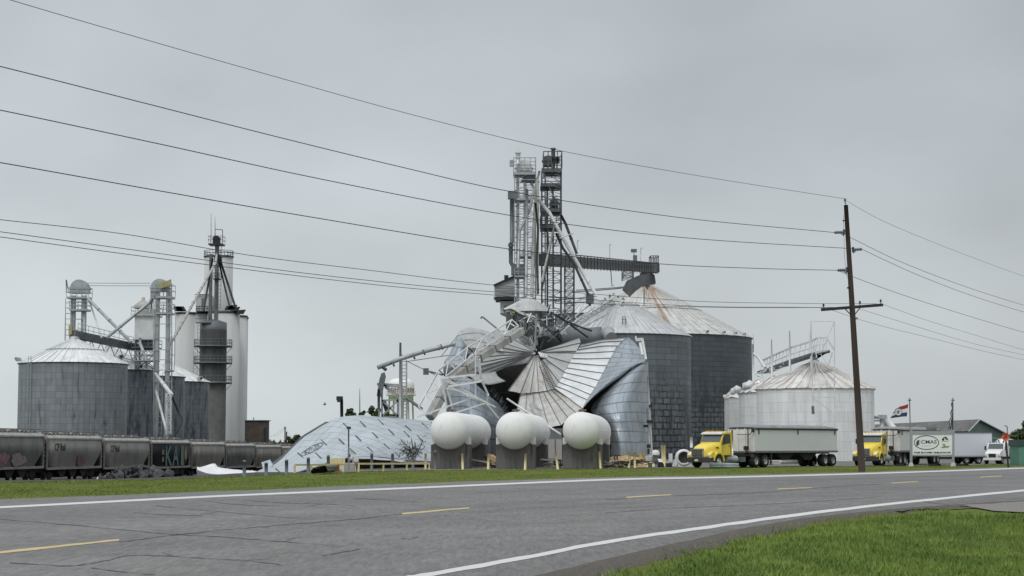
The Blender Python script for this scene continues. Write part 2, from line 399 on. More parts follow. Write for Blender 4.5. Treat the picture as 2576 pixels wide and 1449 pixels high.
nn=110; A=resamp(near_e,nn); B=resamp(far_e,nn); mb=MB(); vs=[];uvs=[]; K=16
for i in range(nn):
    for k in range(K+1):
        p=A[i].lerp(B[i],k/K); vs.append((p.x,p.y,.0)); uvs.append((i*4.0,k*1.6))
fs=[(i*(K+1)+k,(i+1)*(K+1)+k,(i+1)*(K+1)+k+1,i*(K+1)+k+1) for i in range(nn-1) for k in range(K)]
mb.add(vs,fs,0,True,uvs)
# cracks in the surface, thin dark sealed strips following the real ones
crk=MB()
def px6(L): return [(a*.4083,1126.9+c*.4083) for a,c in L]
def px5(L): return [(1524.4+a*.4083,1126.9+c*.4083) for a,c in L]
def ribbon(mb,px,t,z,mi=0,jit=0):
    pts=[];q=[Vector((x,y,0)) for x,y in px]; q=crom(q,6) if len(q)>2 else [q[0].lerp(q[1],k/12) for k in range(13)]
    up=[];dn=[]
    for i,p in enumerate(q):
        th=(t[0]+(t[1]-t[0])*i/(len(q)-1)) if isinstance(t,(tuple,list)) else t
        w=th*(1+random.uniform(-jit,jit))*.5; jy=random.uniform(-jit,jit)*th*.9
        up.append(G(p.x,p.y-w+jy)+Vector((0,0,z))); dn.append(G(p.x,p.y+w+jy)+Vector((0,0,z)))
    L=len(up); mb.add(up+dn,[(i,i+1,L+i+1,L+i) for i in range(L-1)],mi)
for L,t in (([(0,440),(250,460),(560,487),(900,520),(1090,535),(1350,548),(1700,575),(2100,608)],1.5),
            ([(740,580),(900,560),(1090,535),(1300,515),(1500,497),(1700,480),(1900,462),(2200,437),(2480,408)],2.0),
            ([(60,708),(400,728),(560,712),(680,690),(760,668),(900,662),(1120,672)],1.9),
            ([(820,398),(980,410),(1240,418)],1.1),([(960,355),(1150,376),(1330,390),(1550,412),(1900,438)],1.2),
            ([(1400,690),(1600,690),(1720,665)],1.2),([(1980,668),(2080,650),(2220,625)],2.2),([(1240,420),(1250,405),(1330,398)],1.3),
            ([(1120,672),(1400,690),(1600,705),(1730,720)],1.4),([(560,740),(760,765),(960,784)],1.6),([(1880,362),(1980,348)],1.3),
            ([(1270,330),(1500,352),(1720,358)],1.0),([(2180,310),(2400,322),(2576,335)],1.0),([(2470,560),(2530,560),(2576,548)],1.4),
            ([(1750,580),(1790,562),(1860,548)],1.0),([(1000,645),(1060,665)],1.6),([(1500,322),(1750,340),(2000,345),(2200,360)],.9)):
    ribbon(crk,px6(L),t*.62,.006,0,.75)
for L,t in (([(0,320),(130,312)],1.0),([(430,295),(900,278),(1400,240),(1700,222)],.9),([(0,402),(420,372),(900,352),(1300,330),(1700,300)],.8),
            ([(1720,380),(1800,388),(1900,378),(2000,372),(2260,368),(2400,350),(2576,340)],1.8),([(1950,330),(2060,345),(2250,365)],1.2)):
    ribbon(crk,px5(L),t*.7,.006,0,.6)
road=mb.build('road',asphalt); struct(road)
crackm=plain('crack filler',(.075,.073,.072),.9); crk.build('surface_cracks',crackm,road)
# painted lines
def paint(name,col,dk,thr):
    m,n,b=nodes(name); tcn=N(n,'ShaderNodeTexCoord'); v=tcn.outputs['Object']
    f=rng(n,tex(n,v,7,8,.85),thr,thr+.12,0,.75); c=mixc(n,f,col,dk); n.links.new(c,b.inputs['Base Color']); b.inputs['Roughness'].default_value=.7; return m
wp=paint('white road paint',(.58,.58,.565),(.25,.25,.25),.56); yp=paint('yellow road paint',(.52,.42,.19),(.22,.21,.19),.50)
mb=MB(); ribbon(mb,near_l,(11.5,3.6),.006,0,.10); mb.build('edge_line',wp,road)
mb=MB(); ribbon(mb,far_l,(5.2,2.1),.006); mb.build('edge_line',wp,road)
for (a,b_,t) in (((-60,1397),(300,1358.6),(8.5,5)),((1012,1293),(1180,1278),(5,3.6)),((1576,1251.5),(1688,1244.7),(3.4,2.6)),
                 ((1955,1230.6),(2042,1227.2),(2.6,2.3)),((2243,1215.4),(2309,1211.8),(2.2,2)),((2465,1200.6),(2521,1197.5),(2,1.8))):
    mb=MB(); t=(t[0]*.82,t[1]*.82); ribbon(mb,[a,((a[0]+b_[0])/2,(a[1]+b_[1])/2-.2),b_],t,.006,0,.12); mb.build('centre_dash',yp,road)
# crumbling dark shoulder beside the near edge, and the driveway
sh=speck('loose shoulder gravel',(.035,.03,.026),(.13,.115,.095),(.09,.075,.058),14)
mb=MB(); vs=[];uvs=[]
SHW=lambda i,p:(.85+.5*noise.noise(Vector((p.x*.7,p.y*.3,0)))+.25*noise.noise(Vector((p.x*3,p.y*1.3,0))))*(1 if p.y<60 else .6)
S=resamp(near_e,240)
for i,p in enumerate(S):
    a=S[max(0,i-1)];c=S[min(239,i+1)];d=(c-a).normalized(); nrm=Vector((d.y,-d.x,0)); w=SHW(i,p)
    for k in range(7):
        t=k/6; j=.05*noise.noise(Vector((p.x*6,p.y*3,k))) if k else .10*noise.noise(Vector((p.x*2.2,p.y*.9,0)))-.02
        q=p+nrm*(t*w+j); vs.append((q.x,q.y,zg(q.x,q.y)+(.012,.02,.02,.015,0,-.04,-.10)[k]+.02*noise.noise(Vector((q.x*5,q.y*4,1)))))
mb.add(vs,[(i*7+k,i*7+k+1,(i+1)*7+k+1,(i+1)*7+k) for i in range(239) for k in range(6)],0,True)
struct(mb.build('shoulder',sh))
cpath=speck('driveway asphalt',(.15,.143,.13),(.25,.24,.22),(.19,.17,.15),20)
mb=MB(); dpx=[(2420,1271),(2500,1265),(2576,1259.5),(2750,1249),(2950,1240),(2990,1282),(2760,1292),(2576,1289.5),(2500,1286),(2450,1277)]
mb.add([G(x,y)+Vector((0,0,.012)) for x,y in dpx],[tuple(range(len(dpx)))]); struct(mb.build('driveway',cpath))
# far shoulder strip and the yard
mb=MB(); fe=resamp(far_e,200); vs=[]
for i,p in enumerate(fe):
    d=(fe[min(199,i+1)]-fe[max(0,i-1)]).normalized(); nrm=Vector((-d.y,d.x,0))
    w=1.1+.9*noise.noise(Vector((p.x*.5,p.y*.15,7)))
    for k in range(3): q=p+nrm*(w*k/2); vs.append((q.x,q.y,-.004+.0*k))
mb.add(vs,[(i*3+k,(i+1)*3+k,(i+1)*3+k+1,i*3+k+1) for i in range(199) for k in range(2)]); struct(mb.build('roadside_gravel',speck('fine gravel',(.10,.10,.097),(.22,.215,.205),(.13,.15,.08),14)))
ybx=[(-600,1222),(0,1212),(430,1204),(690,1193),(900,1185),(1300,1180),(1700,1176.6),(2150,1173.5),(2576,1168.5),(3100,1164)]
yb=wline(ybx,0,0,12); mb=MB(); vs=[]; nr=26
for p in yb:
    x=CX+F*p.x/p.y
    for k in range(nr):
        Y=p.y+(430-p.y)*(k/(nr-1))**1.6; X=p.x/p.y*Y
        if k==0: Y+=.8*noise.noise(Vector((p.x,0,0)))
        vs.append((X,Y,zg(X,Y)+.004))
mb.add(vs,[(i*nr+k,(i+1)*nr+k,(i+1)*nr+k+1,i*nr+k+1) for i in range(len(yb)-1) for k in range(nr-1)],0,True)
yd=mb.build('yard',[speck('yard gravel',(.10,.095,.085),(.20,.19,.175),(.13,.125,.10),6),speck('dark cinder ballast',(.016,.015,.015),(.055,.052,.05),(.03,.028,.026),9)]); struct(yd)
for pg in yd.data.polygons:
    c=pg.center
    if c.x<-13.5-.02*(c.y-100)+1.5*noise.noise(Vector((c.x*.3,c.y*.1,0))): pg.material_index=1
# ---------------- grass blades (short verge grass, nobody could count it) ----------------
def blades(name,pts,hmean,wd,label,mat,lean=.5):
    rs=np.random.RandomState(3); n=len(pts); p=np.array(pts)
    h=hmean*(.45+rs.rand(n)**1.5*1.1)*p[:,3]; a=rs.rand(n)*2*pi; w=wd*(.6+.8*rs.rand(n)); la=rs.rand(n)*2*pi; le=h*lean*(.3+rs.rand(n))
    dx=np.cos(a)*w/2; dy=np.sin(a)*w/2; ox=np.cos(la)*le; oy=np.sin(la)*le
    V=np.zeros((n,5,3)); b=p[:,:3]
    V[:,0]=b+np.stack([-dx,-dy,0*h],1); V[:,1]=b+np.stack([dx,dy,0*h],1)
    mid=b+np.stack([ox*.3,oy*.3,h*.6],1); V[:,2]=mid+np.stack([dx*.8,dy*.8,0*h],1); V[:,3]=mid+np.stack([-dx*.8,-dy*.8,0*h],1)
    V[:,4]=b+np.stack([ox,oy,h],1)
    me=bpy.data.meshes.new(name); me.vertices.add(n*5); me.vertices.foreach_set('co',V.ravel())
    idx=(np.arange(n)*5)[:,None]; lp=np.concatenate([idx+np.array([[0,1,2,3]]),idx+np.array([[3,2,4]])],1).ravel()
    me.loops.add(n*7); me.loops.foreach_set('vertex_index',lp.astype(np.int32))
    me.polygons.add(n*2); st=np.stack([np.arange(n)*7,np.arange(n)*7+4],1).ravel(); me.polygons.foreach_set('loop_start',st.astype(np.int32))
    me.polygons.foreach_set('loop_total',np.tile([4,3],n).astype(np.int32))
    uvl=me.uv_layers.new(name='UVMap'); r=rs.rand(n)
    uu=np.repeat(r[:,None],7,1); vv=np.tile(np.array([0,0,.6,.6,.6,.6,1.]),(n,1)); uvl.data.foreach_set('uv',np.stack([uu,vv],2).ravel())
    me.materials.append(mat); me.update(); me.validate(); o=bpy.data.objects.new(name,me); COL.objects.link(o)
    tag(o,label,'grass',kind='stuff'); return o
def grassmat(name,c1,c2,c3,straw=.08):
    m,n,b=nodes(name); tcn=N(n,'ShaderNodeTexCoord'); sp=N(n,'ShaderNodeSeparateXYZ'); n.links.new(tcn.outputs['UV'],sp.inputs[0])
    v=tcn.outputs['Object']; c=mixc(n,rng(n,tex(n,v,.55,5,.65),.43,.60),c1,c2); c=mixc(n,rng(n,tex(n,v,2.3,4,.7,(1,.6,1)),.50,.62,0,.6),c,tuple(q*.55 for q in c1)); c=mixc(n,rng(n,sp.outputs[0],0,1,0,.6),c,c3)
    c=mixc(n,rng(n,sp.outputs[0],1-straw,1-straw+.01,0,.8),c,(.32,.28,.12))
    n.links.new(c,b.inputs['Base Color']); b.inputs['Roughness'].default_value=.75; b.inputs['Specular IOR Level'].default_value=.2
    b.inputs['Transmission Weight'].default_value=0; return m
gm=grassmat('verge grass',(.07,.135,.027),(.24,.33,.075),(.18,.265,.055),.035)
R=random.Random(5); pts=[]
while len(pts)<230000:
    Y=21+ (R.random()**1.25)*60; x=R.uniform(1150,2680); X=(x-CX)/F*Y
    if R.random()>Y/70+.25: continue
    sd=sdist(X,Y) if len(pts)<1 else None
    pts.append((X,Y))
# vectorised signed distance for the whole candidate set
def sdv(pp):
    q=np.array(pp); best=np.full(len(q),1e18); sg=np.ones(len(q))
    for a,b in zip(NE,NE[1:]):
        dx,dy=b.x-a.x,b.y-a.y; L=dx*dx+dy*dy; t=np.clip(((q[:,0]-a.x)*dx+(q[:,1]-a.y)*dy)/L,0,1)
        d=(q[:,0]-a.x-dx*t)**2+(q[:,1]-a.y-dy*t)**2; s=np.where((q[:,0]-a.x)*dy-(q[:,1]-a.y)*dx>0,1,-1)
        sg=np.where(d<best,s,sg); best=np.minimum(d,best)
    return np.sqrt(best)*sg
SD=sdv(pts); out=[]
for (X,Y),sd in zip(pts,SD):
    if sd<.12+.2*abs(noise.noise(Vector((X*2,Y,1)))): continue
    cl=noise.noise(Vector((X*1.3,Y*.9,0)))+.6*noise.noise(Vector((X*4,Y*3,5)))
    pr=.06+.94*sm(.0,.8,sd-.30+cl*.5)
    if R.random()>pr: continue
    p=G(*[0,0]) if 0 else None
    xx=CX+F*X/Y
    if 2380<xx and 1122+(1.7-zg(X,Y,float(sd)))*4700/Y<1291: continue
    out.append((X,Y,zg(X,Y,float(sd))-.03,.55+.5*pr+.45*max(0,cl)))
blades('verge_grass',out,.078,.013,'lush green roadside grass in the near right corner',gm,.7)
gm2=grassmat('far strip grass',(.12,.175,.036),(.235,.285,.065),(.18,.225,.05),.06)
out=[]; yed=[(p.y,p.x) for p in fe]
from bisect import bisect
ybp=[(CX+F*p.x/p.y,p.y) for p in yb]; fep=[(CX+F*p.x/p.y,p.y) for p in fe]
def itp(L,x):
    xs=[a for a,_ in L]; i=max(1,min(len(L)-1,bisect(xs,x))); a,b=L[i-1],L[i]; return a[1]+(b[1]-a[1])*(x-a[0])/(b[0]-a[0])
while len(out)<95000:
    x=R.uniform(-60,2640); y0=itp(fep,x); y1=itp(ybp,x)
    t=R.random(); t=t**.8; Y=y0+(y1-y0)*t+R.uniform(0,1.0); X=(x-CX)/F*Y
    cl=noise.noise(Vector((X*.4,Y*.15,9)))
    e=max(0,1-(Y-y0)/2.2)+max(0,1-(y1-Y)/3)*.8
    if R.random()>.5+.6*cl+e*.5: continue
    out.append((X,Y,zg(X,Y)-.03,.6+.6*max(0,cl)+e*.7))
blades('strip_grass',out,.062,.032,'mown green grass strip between the road and the grain yard',gm2,.6)
# ---------------- grain bins ----------------
wallA=panel('galvanised bin sheets',(.245,.268,.285),(.05,.055,.06),.72,.81,.035,.35,.5,.11,(.06,.065,.07),(.56,.68),off=0,seamf=.38)
wallA2=panel('stained bin sheets',(.175,.198,.22),(.04,.045,.05),.72,.81,.035,.35,.5,.14,(.05,.06,.07),(.50,.60),off=0,seamf=.45)
wallB=panel('dark bin sheets',(.145,.165,.178),(.05,.055,.06),2.6,.81,.045,.35,.5,.15,(.035,.042,.048),(.46,.50),(5,12),seamf=.7,patch=(7.5,12))
wallB2=panel('blue grey bin sheets',(.088,.105,.12),(.03,.035,.04),2.9,.81,.05,.35,.5,.15,(.026,.032,.038),(.46,.51),(6,14),seamf=.7,patch=(6,13))
wallW=panel('white bin sheets',(.80,.82,.82),(.60,.61,.61),2.9,1.1,.03,.12,.55,.05,(.40,.40,.38),(.58,.8))
roofA=roofmat('bin roof sheets',(.80,.82,.82),(.50,.52,.51),metal=.1)
roofB=roofmat('grey roof sheets',(.64,.66,.67),(.45,.465,.47))
roofR=roofmat('rust streaked roof sheets',(.66,.67,.65),(.44,.44,.42),(.30,.15,.045),
      [(-1.40,.045,15,19,1.0),(-1.28,.028,10,13,.9),(-1.55,.14,4,9,.9),(-1.75,.2,2,6,.6),(-1.2,.45,2,7,.75)])
roofW=roofmat('white bin roof sheets',(.78,.78,.76),(.50,.46,.42),(.22,.15,.11),[(-1.6,1.6,1.9,12,0)])
def make_bin(name,label,x,Y,R,zb,ze,za,wm,rm,nr=36,cat='grain bin',group=None,capr=.09,vents=(),ladder=None,ribh=.10,crumple=0,rings=(),vsc=.65):
    c=P(x,HOR,Y); t=thing(name,label,cat,(c.x,Y,zb),0,group)
    w=MB(); w.lathe([(R,0),(R,ze-zb)],(c.x,Y,zb),72,uvr=R); w.build('wall',wm,t)
    e=MB(); e.lathe([(R+.02,-.12),(R+.12,-.10),(R+.14,.03),(R-.1,.05)],(c.x,Y,ze),72); e.build('eave_ring',galvd if wm!=wallW else white_s,t)
    r=MB(); ro=R+.22; rc=R*capr; sl=sqrt((ro-rc)**2+(za-ze)**2)
    # conical roof as one sheet with raised ribs
    n=nr*2; vs=[];uvs=[];L=14
    for i in range(L+1):
        f=i/L; rr=rc+(ro-rc)*f; z=za+(ze-za)*f
        for k in range(n+1):
            a=-pi+2*pi*k/n; dz=0
            if crumple: dz=crumple*noise.noise(Vector((cos(a)*rr*.6,sin(a)*rr*.6,x)))*sin(pi*min(1,f*1.05))+crumple*.35*noise.noise(Vector((cos(a)*rr*1.7,sin(a)*rr*1.7,x)))
            vs.append((c.x+rr*cos(a),Y+rr*sin(a),z+dz)); uvs.append((a,f*sl))
    fs=[(i*(n+1)+k,i*(n+1)+k+1,(i+1)*(n+1)+k+1,(i+1)*(n+1)+k) for i in range(L) for k in range(n)]
    r.add(vs,[f[::-1] for f in fs],0,crumple==0,uvs)
    for k in range(nr):
        a=-pi+2*pi*k/nr; kk=k*2
        for i in range(L):
            p=Vector(vs[i*(n+1)+kk]); q=Vector(vs[(i+1)*(n+1)+kk]); s=Vector((-sin(a),cos(a),0))*.045; u=Vector((0,0,ribh))
            u0=(a,i/L*sl);u1=(a,(i+1)/L*sl)
            r.add([p-s,p+s,q+s,q-s,p-s+u,p+s+u,q+s+u,q-s+u],[(4,5,6,7),(0,4,7,3),(1,2,6,5),(3,7,6,2)],0,False,[u0,u0,u1,u1,u0,u0,u1,u1])
    rf=r.build('roof',rm,t)
    cp=MB(); cp.lathe([(rc+.08,-.12),(rc+.06,.28),(rc*.6,.45),(0,.5)],(c.x,Y,za),24); cp.build('roof_cap',galv,rf)
    for f in rings:
        g=MB(); rr=rc+(ro-rc)*f; z=za+(ze-za)*f+ribh
        g.tube([(c.x+rr*cos(2*pi*k/60),Y+rr*sin(2*pi*k/60),z) for k in range(61)],.05,5); g.build('roof_ring',galvd,rf)
    for (a,f) in vents:
        rr=rc+(ro-rc)*f; z=za+(ze-za)*f; pc=Vector((c.x+rr*cos(a),Y+rr*sin(a),z)); M=Matrix.Rotation(a,3,'Z')
        v=MB(); M=M*vsc; v.prism([(0,0),(1.1,-.1),(1.5,.55),(1.35,.75),(.3,.6)],-.45,.45,'Y',0,M,pc+Vector((0,0,.05)))
        v.prism([(1.12,-.06),(1.2,-.06),(1.56,.52),(1.5,.56)],-.40,.40,'Y',1,M,pc+Vector((0,0,.05))); v.build('roof_vent',[galv,blacks],rf)
    if ladder is not None:
        l=MB(); a=ladder; M=Matrix.Rotation(a,3,'Z'); b0=Vector((c.x,Y,0))
        for s in(-.25,.25):
            p=b0+M@Vector((R+.25,s,0)); l.beam(p+Vector((0,0,zb)),p+Vector((0,0,ze+.8)),.06)
        z=zb+.4
        while z<ze+.6: l.beam(b0+M@Vector((R+.25,-.25,z)),b0+M@Vector((R+.25,.25,z)),.04); z+=.6
        l.build('ladder',galv if wm!=wallW else white_s,t)
    return t
def zat(y,Y): return P(CX,y,Y).z
GL='steel grain bins beside the railway'
V1=[(-2.75,.93),(-.35,.93),(-2.2,.97)]
t1=make_bin('grain_bin','large galvanised grain bin at the far left behind the hopper cars',181,246,7.0,-1.9,zat(910,239),zat(855,246),wallA,roofA,40,group=GL,rings=(.45,),vents=[(-2.95,.9)],ladder=-2.2)
make_bin('grain_bin','stained grain bin second from the left, overlapped by the large one',272,272,7.0,-2.1,zat(928,265),zat(876,272),wallA2,roofA,40,group=GL,vents=[(-.75,.93),(-1.0,.5)])
make_bin('grain_bin','dark grain bin standing directly behind the white bucket elevator legs',350,298,7.0,-2.4,zat(944,291),zat(896,298),wallA2,roofA,40,group=GL,vents=[(-.75,.9)])
make_bin('grain_bin','rightmost of the railway grain bins, beside the concrete silo tower',421,322,7.0,-2.6,zat(958,315),zat(915,322),wallA2,roofA,40,group=GL,vents=[(-.55,.9)])
GB='large dark corrugated bins behind the wreck'
bB=make_bin('grain_bin','widest grain bin with tall roof streaked orange by rust',1625,318,18.0,0,zat(838,300),zat(716,318),wallB2,roofR,78,group=GB,capr=.06,vsc=.38,vents=[(-1.05,.97),(-.85,.97),(-.68,.97),(-.5,.97)],ladder=-.12,rings=(.5,),ribh=.09)
bA=make_bin('grain_bin','dark grain bin with grey flattened roof cap right of the collapsed bin',1560,252,9.55,0,zat(838,242.5),zat(772,252),wallB,roofB,72,group=GB,capr=.28,ribh=.08)
ls=MB(); 
for (x0,x1,y0,y1) in ((1566,1574,797,812),(1566,1574,812,828)):
    for q in (x0,x1): ls.beam(P(q,y0,246.5),P(q,y1,244.2),.12)
    for k in range(3): yy=y0+(y1-y0)*k/2; ls.beam(P(x0,yy,245.6),P(x1,yy,245.6),.10)
ls.build('roof_ladder',galvd,bA)
# small dark bin whose eave shows behind the catwalk wreck
make_bin('grain_bin','small grey bin half hidden behind the fallen catwalk',1480,275,4.6,0,zat(786,270),zat(745,275),wallB,galvd and roofB,30,group=GB)
GW='white grain bins behind the trucks'
make_bin('grain_bin','large white grain bin with crumpled debris covered roof behind the front truck',2052,216,6.72,0,zat(975.5,209.3),zat(912,216),wallW,roofW,34,group=GW,capr=.07,ribh=.16,crumple=.35)
make_bin('grain_bin','middle white grain bin with buckled roof, overlapped by the large white bin',1993,240,6.72,0,zat(985,233.3),zat(945,240),wallW,roofW,34,group=GW,ribh=.16,crumple=1.1)
make_bin('grain_bin','leftmost and lowest white grain bin with torn roof',1943,266,6.72,0,zat(995,259),zat(960,266),wallW,roofW,34,group=GW,ribh=.16,crumple=1.5)

# ---------------- lattice and platform helpers (pixel spans at a distance) ----------------
def lattice(mb,x0,x1,yt,yb,Y,D,n,r=.07,style='X',rb=None,sides=(0,1,2,3),mi=0,shift=0):
    rb=rb or r*.6
    def c(i,y):
        x=(x0,x1,x1,x0)[i]; d=(0,0,D,D)[i]
        p=P(x,y,Y); s=shift*(y-yb); return Vector((p.x+s,Y+d,p.z))
    for i in range(4): mb.beam(c(i,yb),c(i,yt),r*2,mi=mi)
    for k in range(n):
        ya=yb+(yt-yb)*k/n; yc=yb+(yt-yb)*(k+1)/n
        for i in sides:
            j=(i+1)%4; mb.beam(c(i,yc),c(j,yc),rb*2,mi=mi)
            if style=='X': mb.beam(c(i,ya),c(j,yc),rb*1.6,mi=mi); mb.beam(c(j,ya),c(i,yc),rb*1.6,mi=mi)
            elif style=='Z':
                a,b=(i,j) if k%2 else (j,i); mb.beam(c(a,ya),c(b,yc),rb*1.6,mi=mi)
def platform(mb,x0,x1,y,Y,D,rh=1.1,th=.22,mi=0,n=4,rr=.03,front=0.):
    a=P(x0,y,Y-front);b=P(x1,y,Y-front); z=a.z; y0=Y-front; y1=Y+D
    mb.bb((a.x,y0,z-th),(b.x,y1,z),mi)
    if rh:
        for yy in(y0,y1):
            for f in(.5,1): mb.beam((a.x,yy,z+rh*f),(b.x,yy,z+rh*f),rr*2,mi=mi)
            for k in range(n+1): x=a.x+(b.x-a.x)*k/n; mb.beam((x,yy,z),(x,yy,z+rh),rr*2,mi=mi)
        for xx in(a.x,b.x):
            for f in(.5,1): mb.beam((xx,y0,z+rh*f),(xx,y1,z+rh*f),rr*2,mi=mi)
def lad(mb,x,w,yt,yb,Y,mi=0,cage=False,r=.035):
    a=P(x,yt,Y);b=P(x,yb,Y); hw=w/2
    for s in(-hw,hw): mb.beam((b.x+s,Y,b.z),(b.x+s,Y,a.z),r*2,mi=mi)
    z=b.z
    while z<a.z: mb.beam((b.x-hw,Y,z),(b.x+hw,Y,z),r*1.6,mi=mi); z+=.75
def tubepx(mb,pts,Y,r,n=8,mi=0):
    return mb.tube([P(p[0],p[1],p[2] if len(p)>2 else Y) for p in pts],r,n,mi)
def head(mb,x0,x1,yt,yb,Y,D,mi=0):
    """bucket elevator head: box with a half-round hood"""
    a=P(x0,yb,Y);b=P(x1,yb,Y);zt=P(x0,yt,Y).z; w=b.x-a.x; r=min(w/2,(zt-a.z)*.75); zc=zt-r
    pts=[(a.x,a.z),(b.x,a.z)]+[((a.x+b.x)/2+cos(t)*w/2,zc+sin(t)*r) for t in [pi*k/12 for k in range(13)]]
    mb.prism(pts,Y,Y+D,'Y',mi)
    zm=zc; mb.bb((a.x-.12,Y-.08,zm-.06),(b.x+.12,Y+D+.08,zm+.06),mi)

# ---------------- left elevator: two white legs and their parts ----------------
def leg_tower(name,label,cat,build,group=None,base=None):
    t=thing(name,label,cat,base,0,group); build(t); return t
def elevL(t):
    Y=262
    m=MB(); head(m,175,221,703,737,Y,1.6); m.tube([P(174,737,Y),P(167,706,Y)],.08,6) ; tubepx(m,[(167,737),(167,704)],Y,.1,6); m.build('elevator_head',galv,t)
    m=MB()
    for x in(182,209): a=P(x,743,Y);b=P(x,1100,Y); m.bb((a.x-.27,Y+.2,-2),(a.x+.27,Y+1.2,a.z),0)
    m.build('elevator_trunk',galv,t)
    m=MB(); platform(m,167,222,746,Y,2.0,1.3,.25,front=.5); m.build('head_platform',galv,t)
    m=MB(); platform(m,174,219,777,Y,2.0,1.1,.25,front=.5); m.build('lower_platform',galv,t)
    m=MB(); 
    for y in(752,760,768,803,830): m.beam(P(184,y,Y),P(207,y,Y),.12)
    lad(m,171,.9,750,856,Y); 
    for y in range(760,856,14): m.beam(P(165,y,Y-.6),P(176,y,Y-.6),.05)
    m.beam(P(165,752,Y-.6),P(165,860,Y-.6),.07); m.build('caged_ladder',galv,t)
    m=MB(); tubepx(m,[(217,745),(212,757),(212,850)],Y+.3,.22); m.build('vent_pipe',galv,t)
leg_tower('bucket_elevator','white bucket elevator with rounded head rising over the leftmost bin','elevator',elevL,'bucket elevator legs of the left bins',P(195,HOR,262)*1)
def elevM(t):
    Y=256
    m=MB(); head(m,378,424,701,733,Y,1.6); head(m,378,396,715,752,Y+.2,1.2); tubepx(m,[(429,716),(429,703)],Y,.1,6); m.build('elevator_head',galv,t)
    m=MB(); c=P(415,716,Y-.9); m.box(c,(1.75,.7,.75),0,0,Matrix.Rotation(-.32,3,'Y')); m.build('motor_guard',plain('dull yellow guard',(.36,.32,.15),.6),t)
    m=MB()
    for x in(395,422): a=P(x,733,Y); m.bb((a.x-.25,Y+.2,-2),(a.x+.25,Y+1.1,a.z),0)
    m.build('elevator_trunk',galv,t)
    m=MB(); platform(m,391,432,745,Y,2.2,1.6,.25,front=.5); m.build('head_platform',galv,t)
    m=MB(); platform(m,391,431,785.5,Y,2.2,1.2,.25,front=.5); m.build('lower_platform',galv,t)
    m=MB()
    for x in(387,432): m.beam(P(x,740,Y),P(x,1094,Y),.12)
    for y in(760,768,778,815,850,880,905,931,960): m.beam(P(388,y,Y),P(432,y,Y),.1)
    lad(m,425,.6,745,930,Y-.5); 
    for y in range(800,930,12): m.beam(P(419,y,Y-1.1),P(432,y,Y-1.1),.04)
    lad(m,402,.5,940,1090,Y-.3); m.build('support_frame',galv,t)
    m=MB(); platform(m,420,431,930,Y-1,2.2,4.2,.2,n=2); m.build('rest_platform',galv,t)
leg_tower('bucket_elevator','white bucket elevator with a tilted yellow motor guard behind the hopper cars','elevator',elevM,'bucket elevator legs of the left bins',P(405,HOR,256))
def tie(t):
    m=MB()
    for y0,y1 in((712,712.5),(718.5,719)): tubepx(m,[(221,y0,262),(300,y0+.6,260),(378,y1,257)],0,.035,5)
    return m
m=tie(None); o=m.build('tie_cable',galvd); tag(o,'pair of horizontal cables strung between the two white elevator heads','cable')
# distribution pipes (spouts)
def pipe(px,Y,r,label,mat=galv,name='grain_spout',cat='pipe',n=8,flanges=True,group=None):
    pts=[P(p[0],p[1],p[2] if len(p)>2 else Y) for p in px]; m=MB(); m.tube(pts,r,n)
    if flanges:
        for a,b in zip(pts,pts[1:]):
            L=(b-a).length; k=int(L/3.2)
            for i in range(1,k+1):
                c=a.lerp(b,i/(k+1)); d=(b-a).normalized(); m.tube([c-d*.05,c+d*.05],r*1.25,n)
    o=m.build(name,mat); tag(o,label,cat,group); return o
pipe([(219,742,261),(222,752,260),(330,861,256)],0,.22,'long grey spout sloping down right from the left elevator head')
pipe([(384,750,256),(375,762,256),(268,850,254)],0,.22,'long grey spout sloping down left from the yellow guarded elevator head')
pipe([(383,752,257),(377,788,257)],0,.16,'short steep spout dropping onto the white feed house')
pipe([(224,755,260),(256,850,259)],0,.12,'thin white spout dropping to the overhead conveyor',white_s)
pipe([(545,640,352),(543,660,350),(427,868,300)],0,.24,'very long spout running down left from the concrete silo tower',beige)
pipe([(390,940,252),(433,995,250)],0,.28,'white broken spout leaning against the elevator frame',white_s)
pipe([(391,975,251),(393,985,251),(418,1082,250)],0,.16,'thin bent white pipe hanging in front of the elevator frame',white_s)
pipe([(433,1000,250),(459,1058,250),(456,1066,249),(440,1095,249)],0,.13,'black broken pipe bent in an elbow beside the third bin',blacks)
t=thing('fallen_ladder','short white caged ladder section hanging above the dark green hopper car','ladder',P(424,HOR,248))
m=MB(); lattice(m,417.5,428.5,990,1092,248,.8,7,.05,'Z'); m.build('ladder_frame',white_s,t)
# conveyor gallery over the roofs
t=thing('overhead_conveyor','long inclined conveyor gallery with handrails over the left bin roofs','conveyor',P(260,HOR,252))
m=MB()
a=P(182,840,255);b=P(345,875,270); m.beam(a,b,1.0,1.0); m.build('conveyor_trough',galvd,t)
m=MB()
for dz in(.9,1.5): m.beam(P(196,834,253)+Vector((0,0,dz-.4)),P(348,871,269)+Vector((0,0,dz-.4)),.06)
for k in range(13): p=P(196,834,253).lerp(P(348,871,269),k/12); m.beam(p,p+Vector((0,0,1.15)),.05)
m.build('handrail',galv,t)
m=MB(); L=[P(182,847,255).lerp(P(345,882,270),k/14) for k in range(15)]
for k,p in enumerate(L[:-1]): q=L[k+1]+Vector((0,0,-1.5 if k%2==0 else 0)); pp=p+Vector((0,0,0 if k%2==0 else -1.5)); m.beam(pp,q,.08)
m.beam(L[0]+Vector((0,0,-1.5)),L[-1]+Vector((0,0,-1.5)),.08); m.build('truss',galv,t)
m=MB(); m.box(P(178,830,255),(.45,.7,1.3)); m.build('drive_guard',plain('dull yellow guard',(.36,.32,.15),.6),t)
m=MB(); platform(m,330,392,936/1.0-31,262,3,1.3,.2,n=8); m.build('catwalk',galv,t)
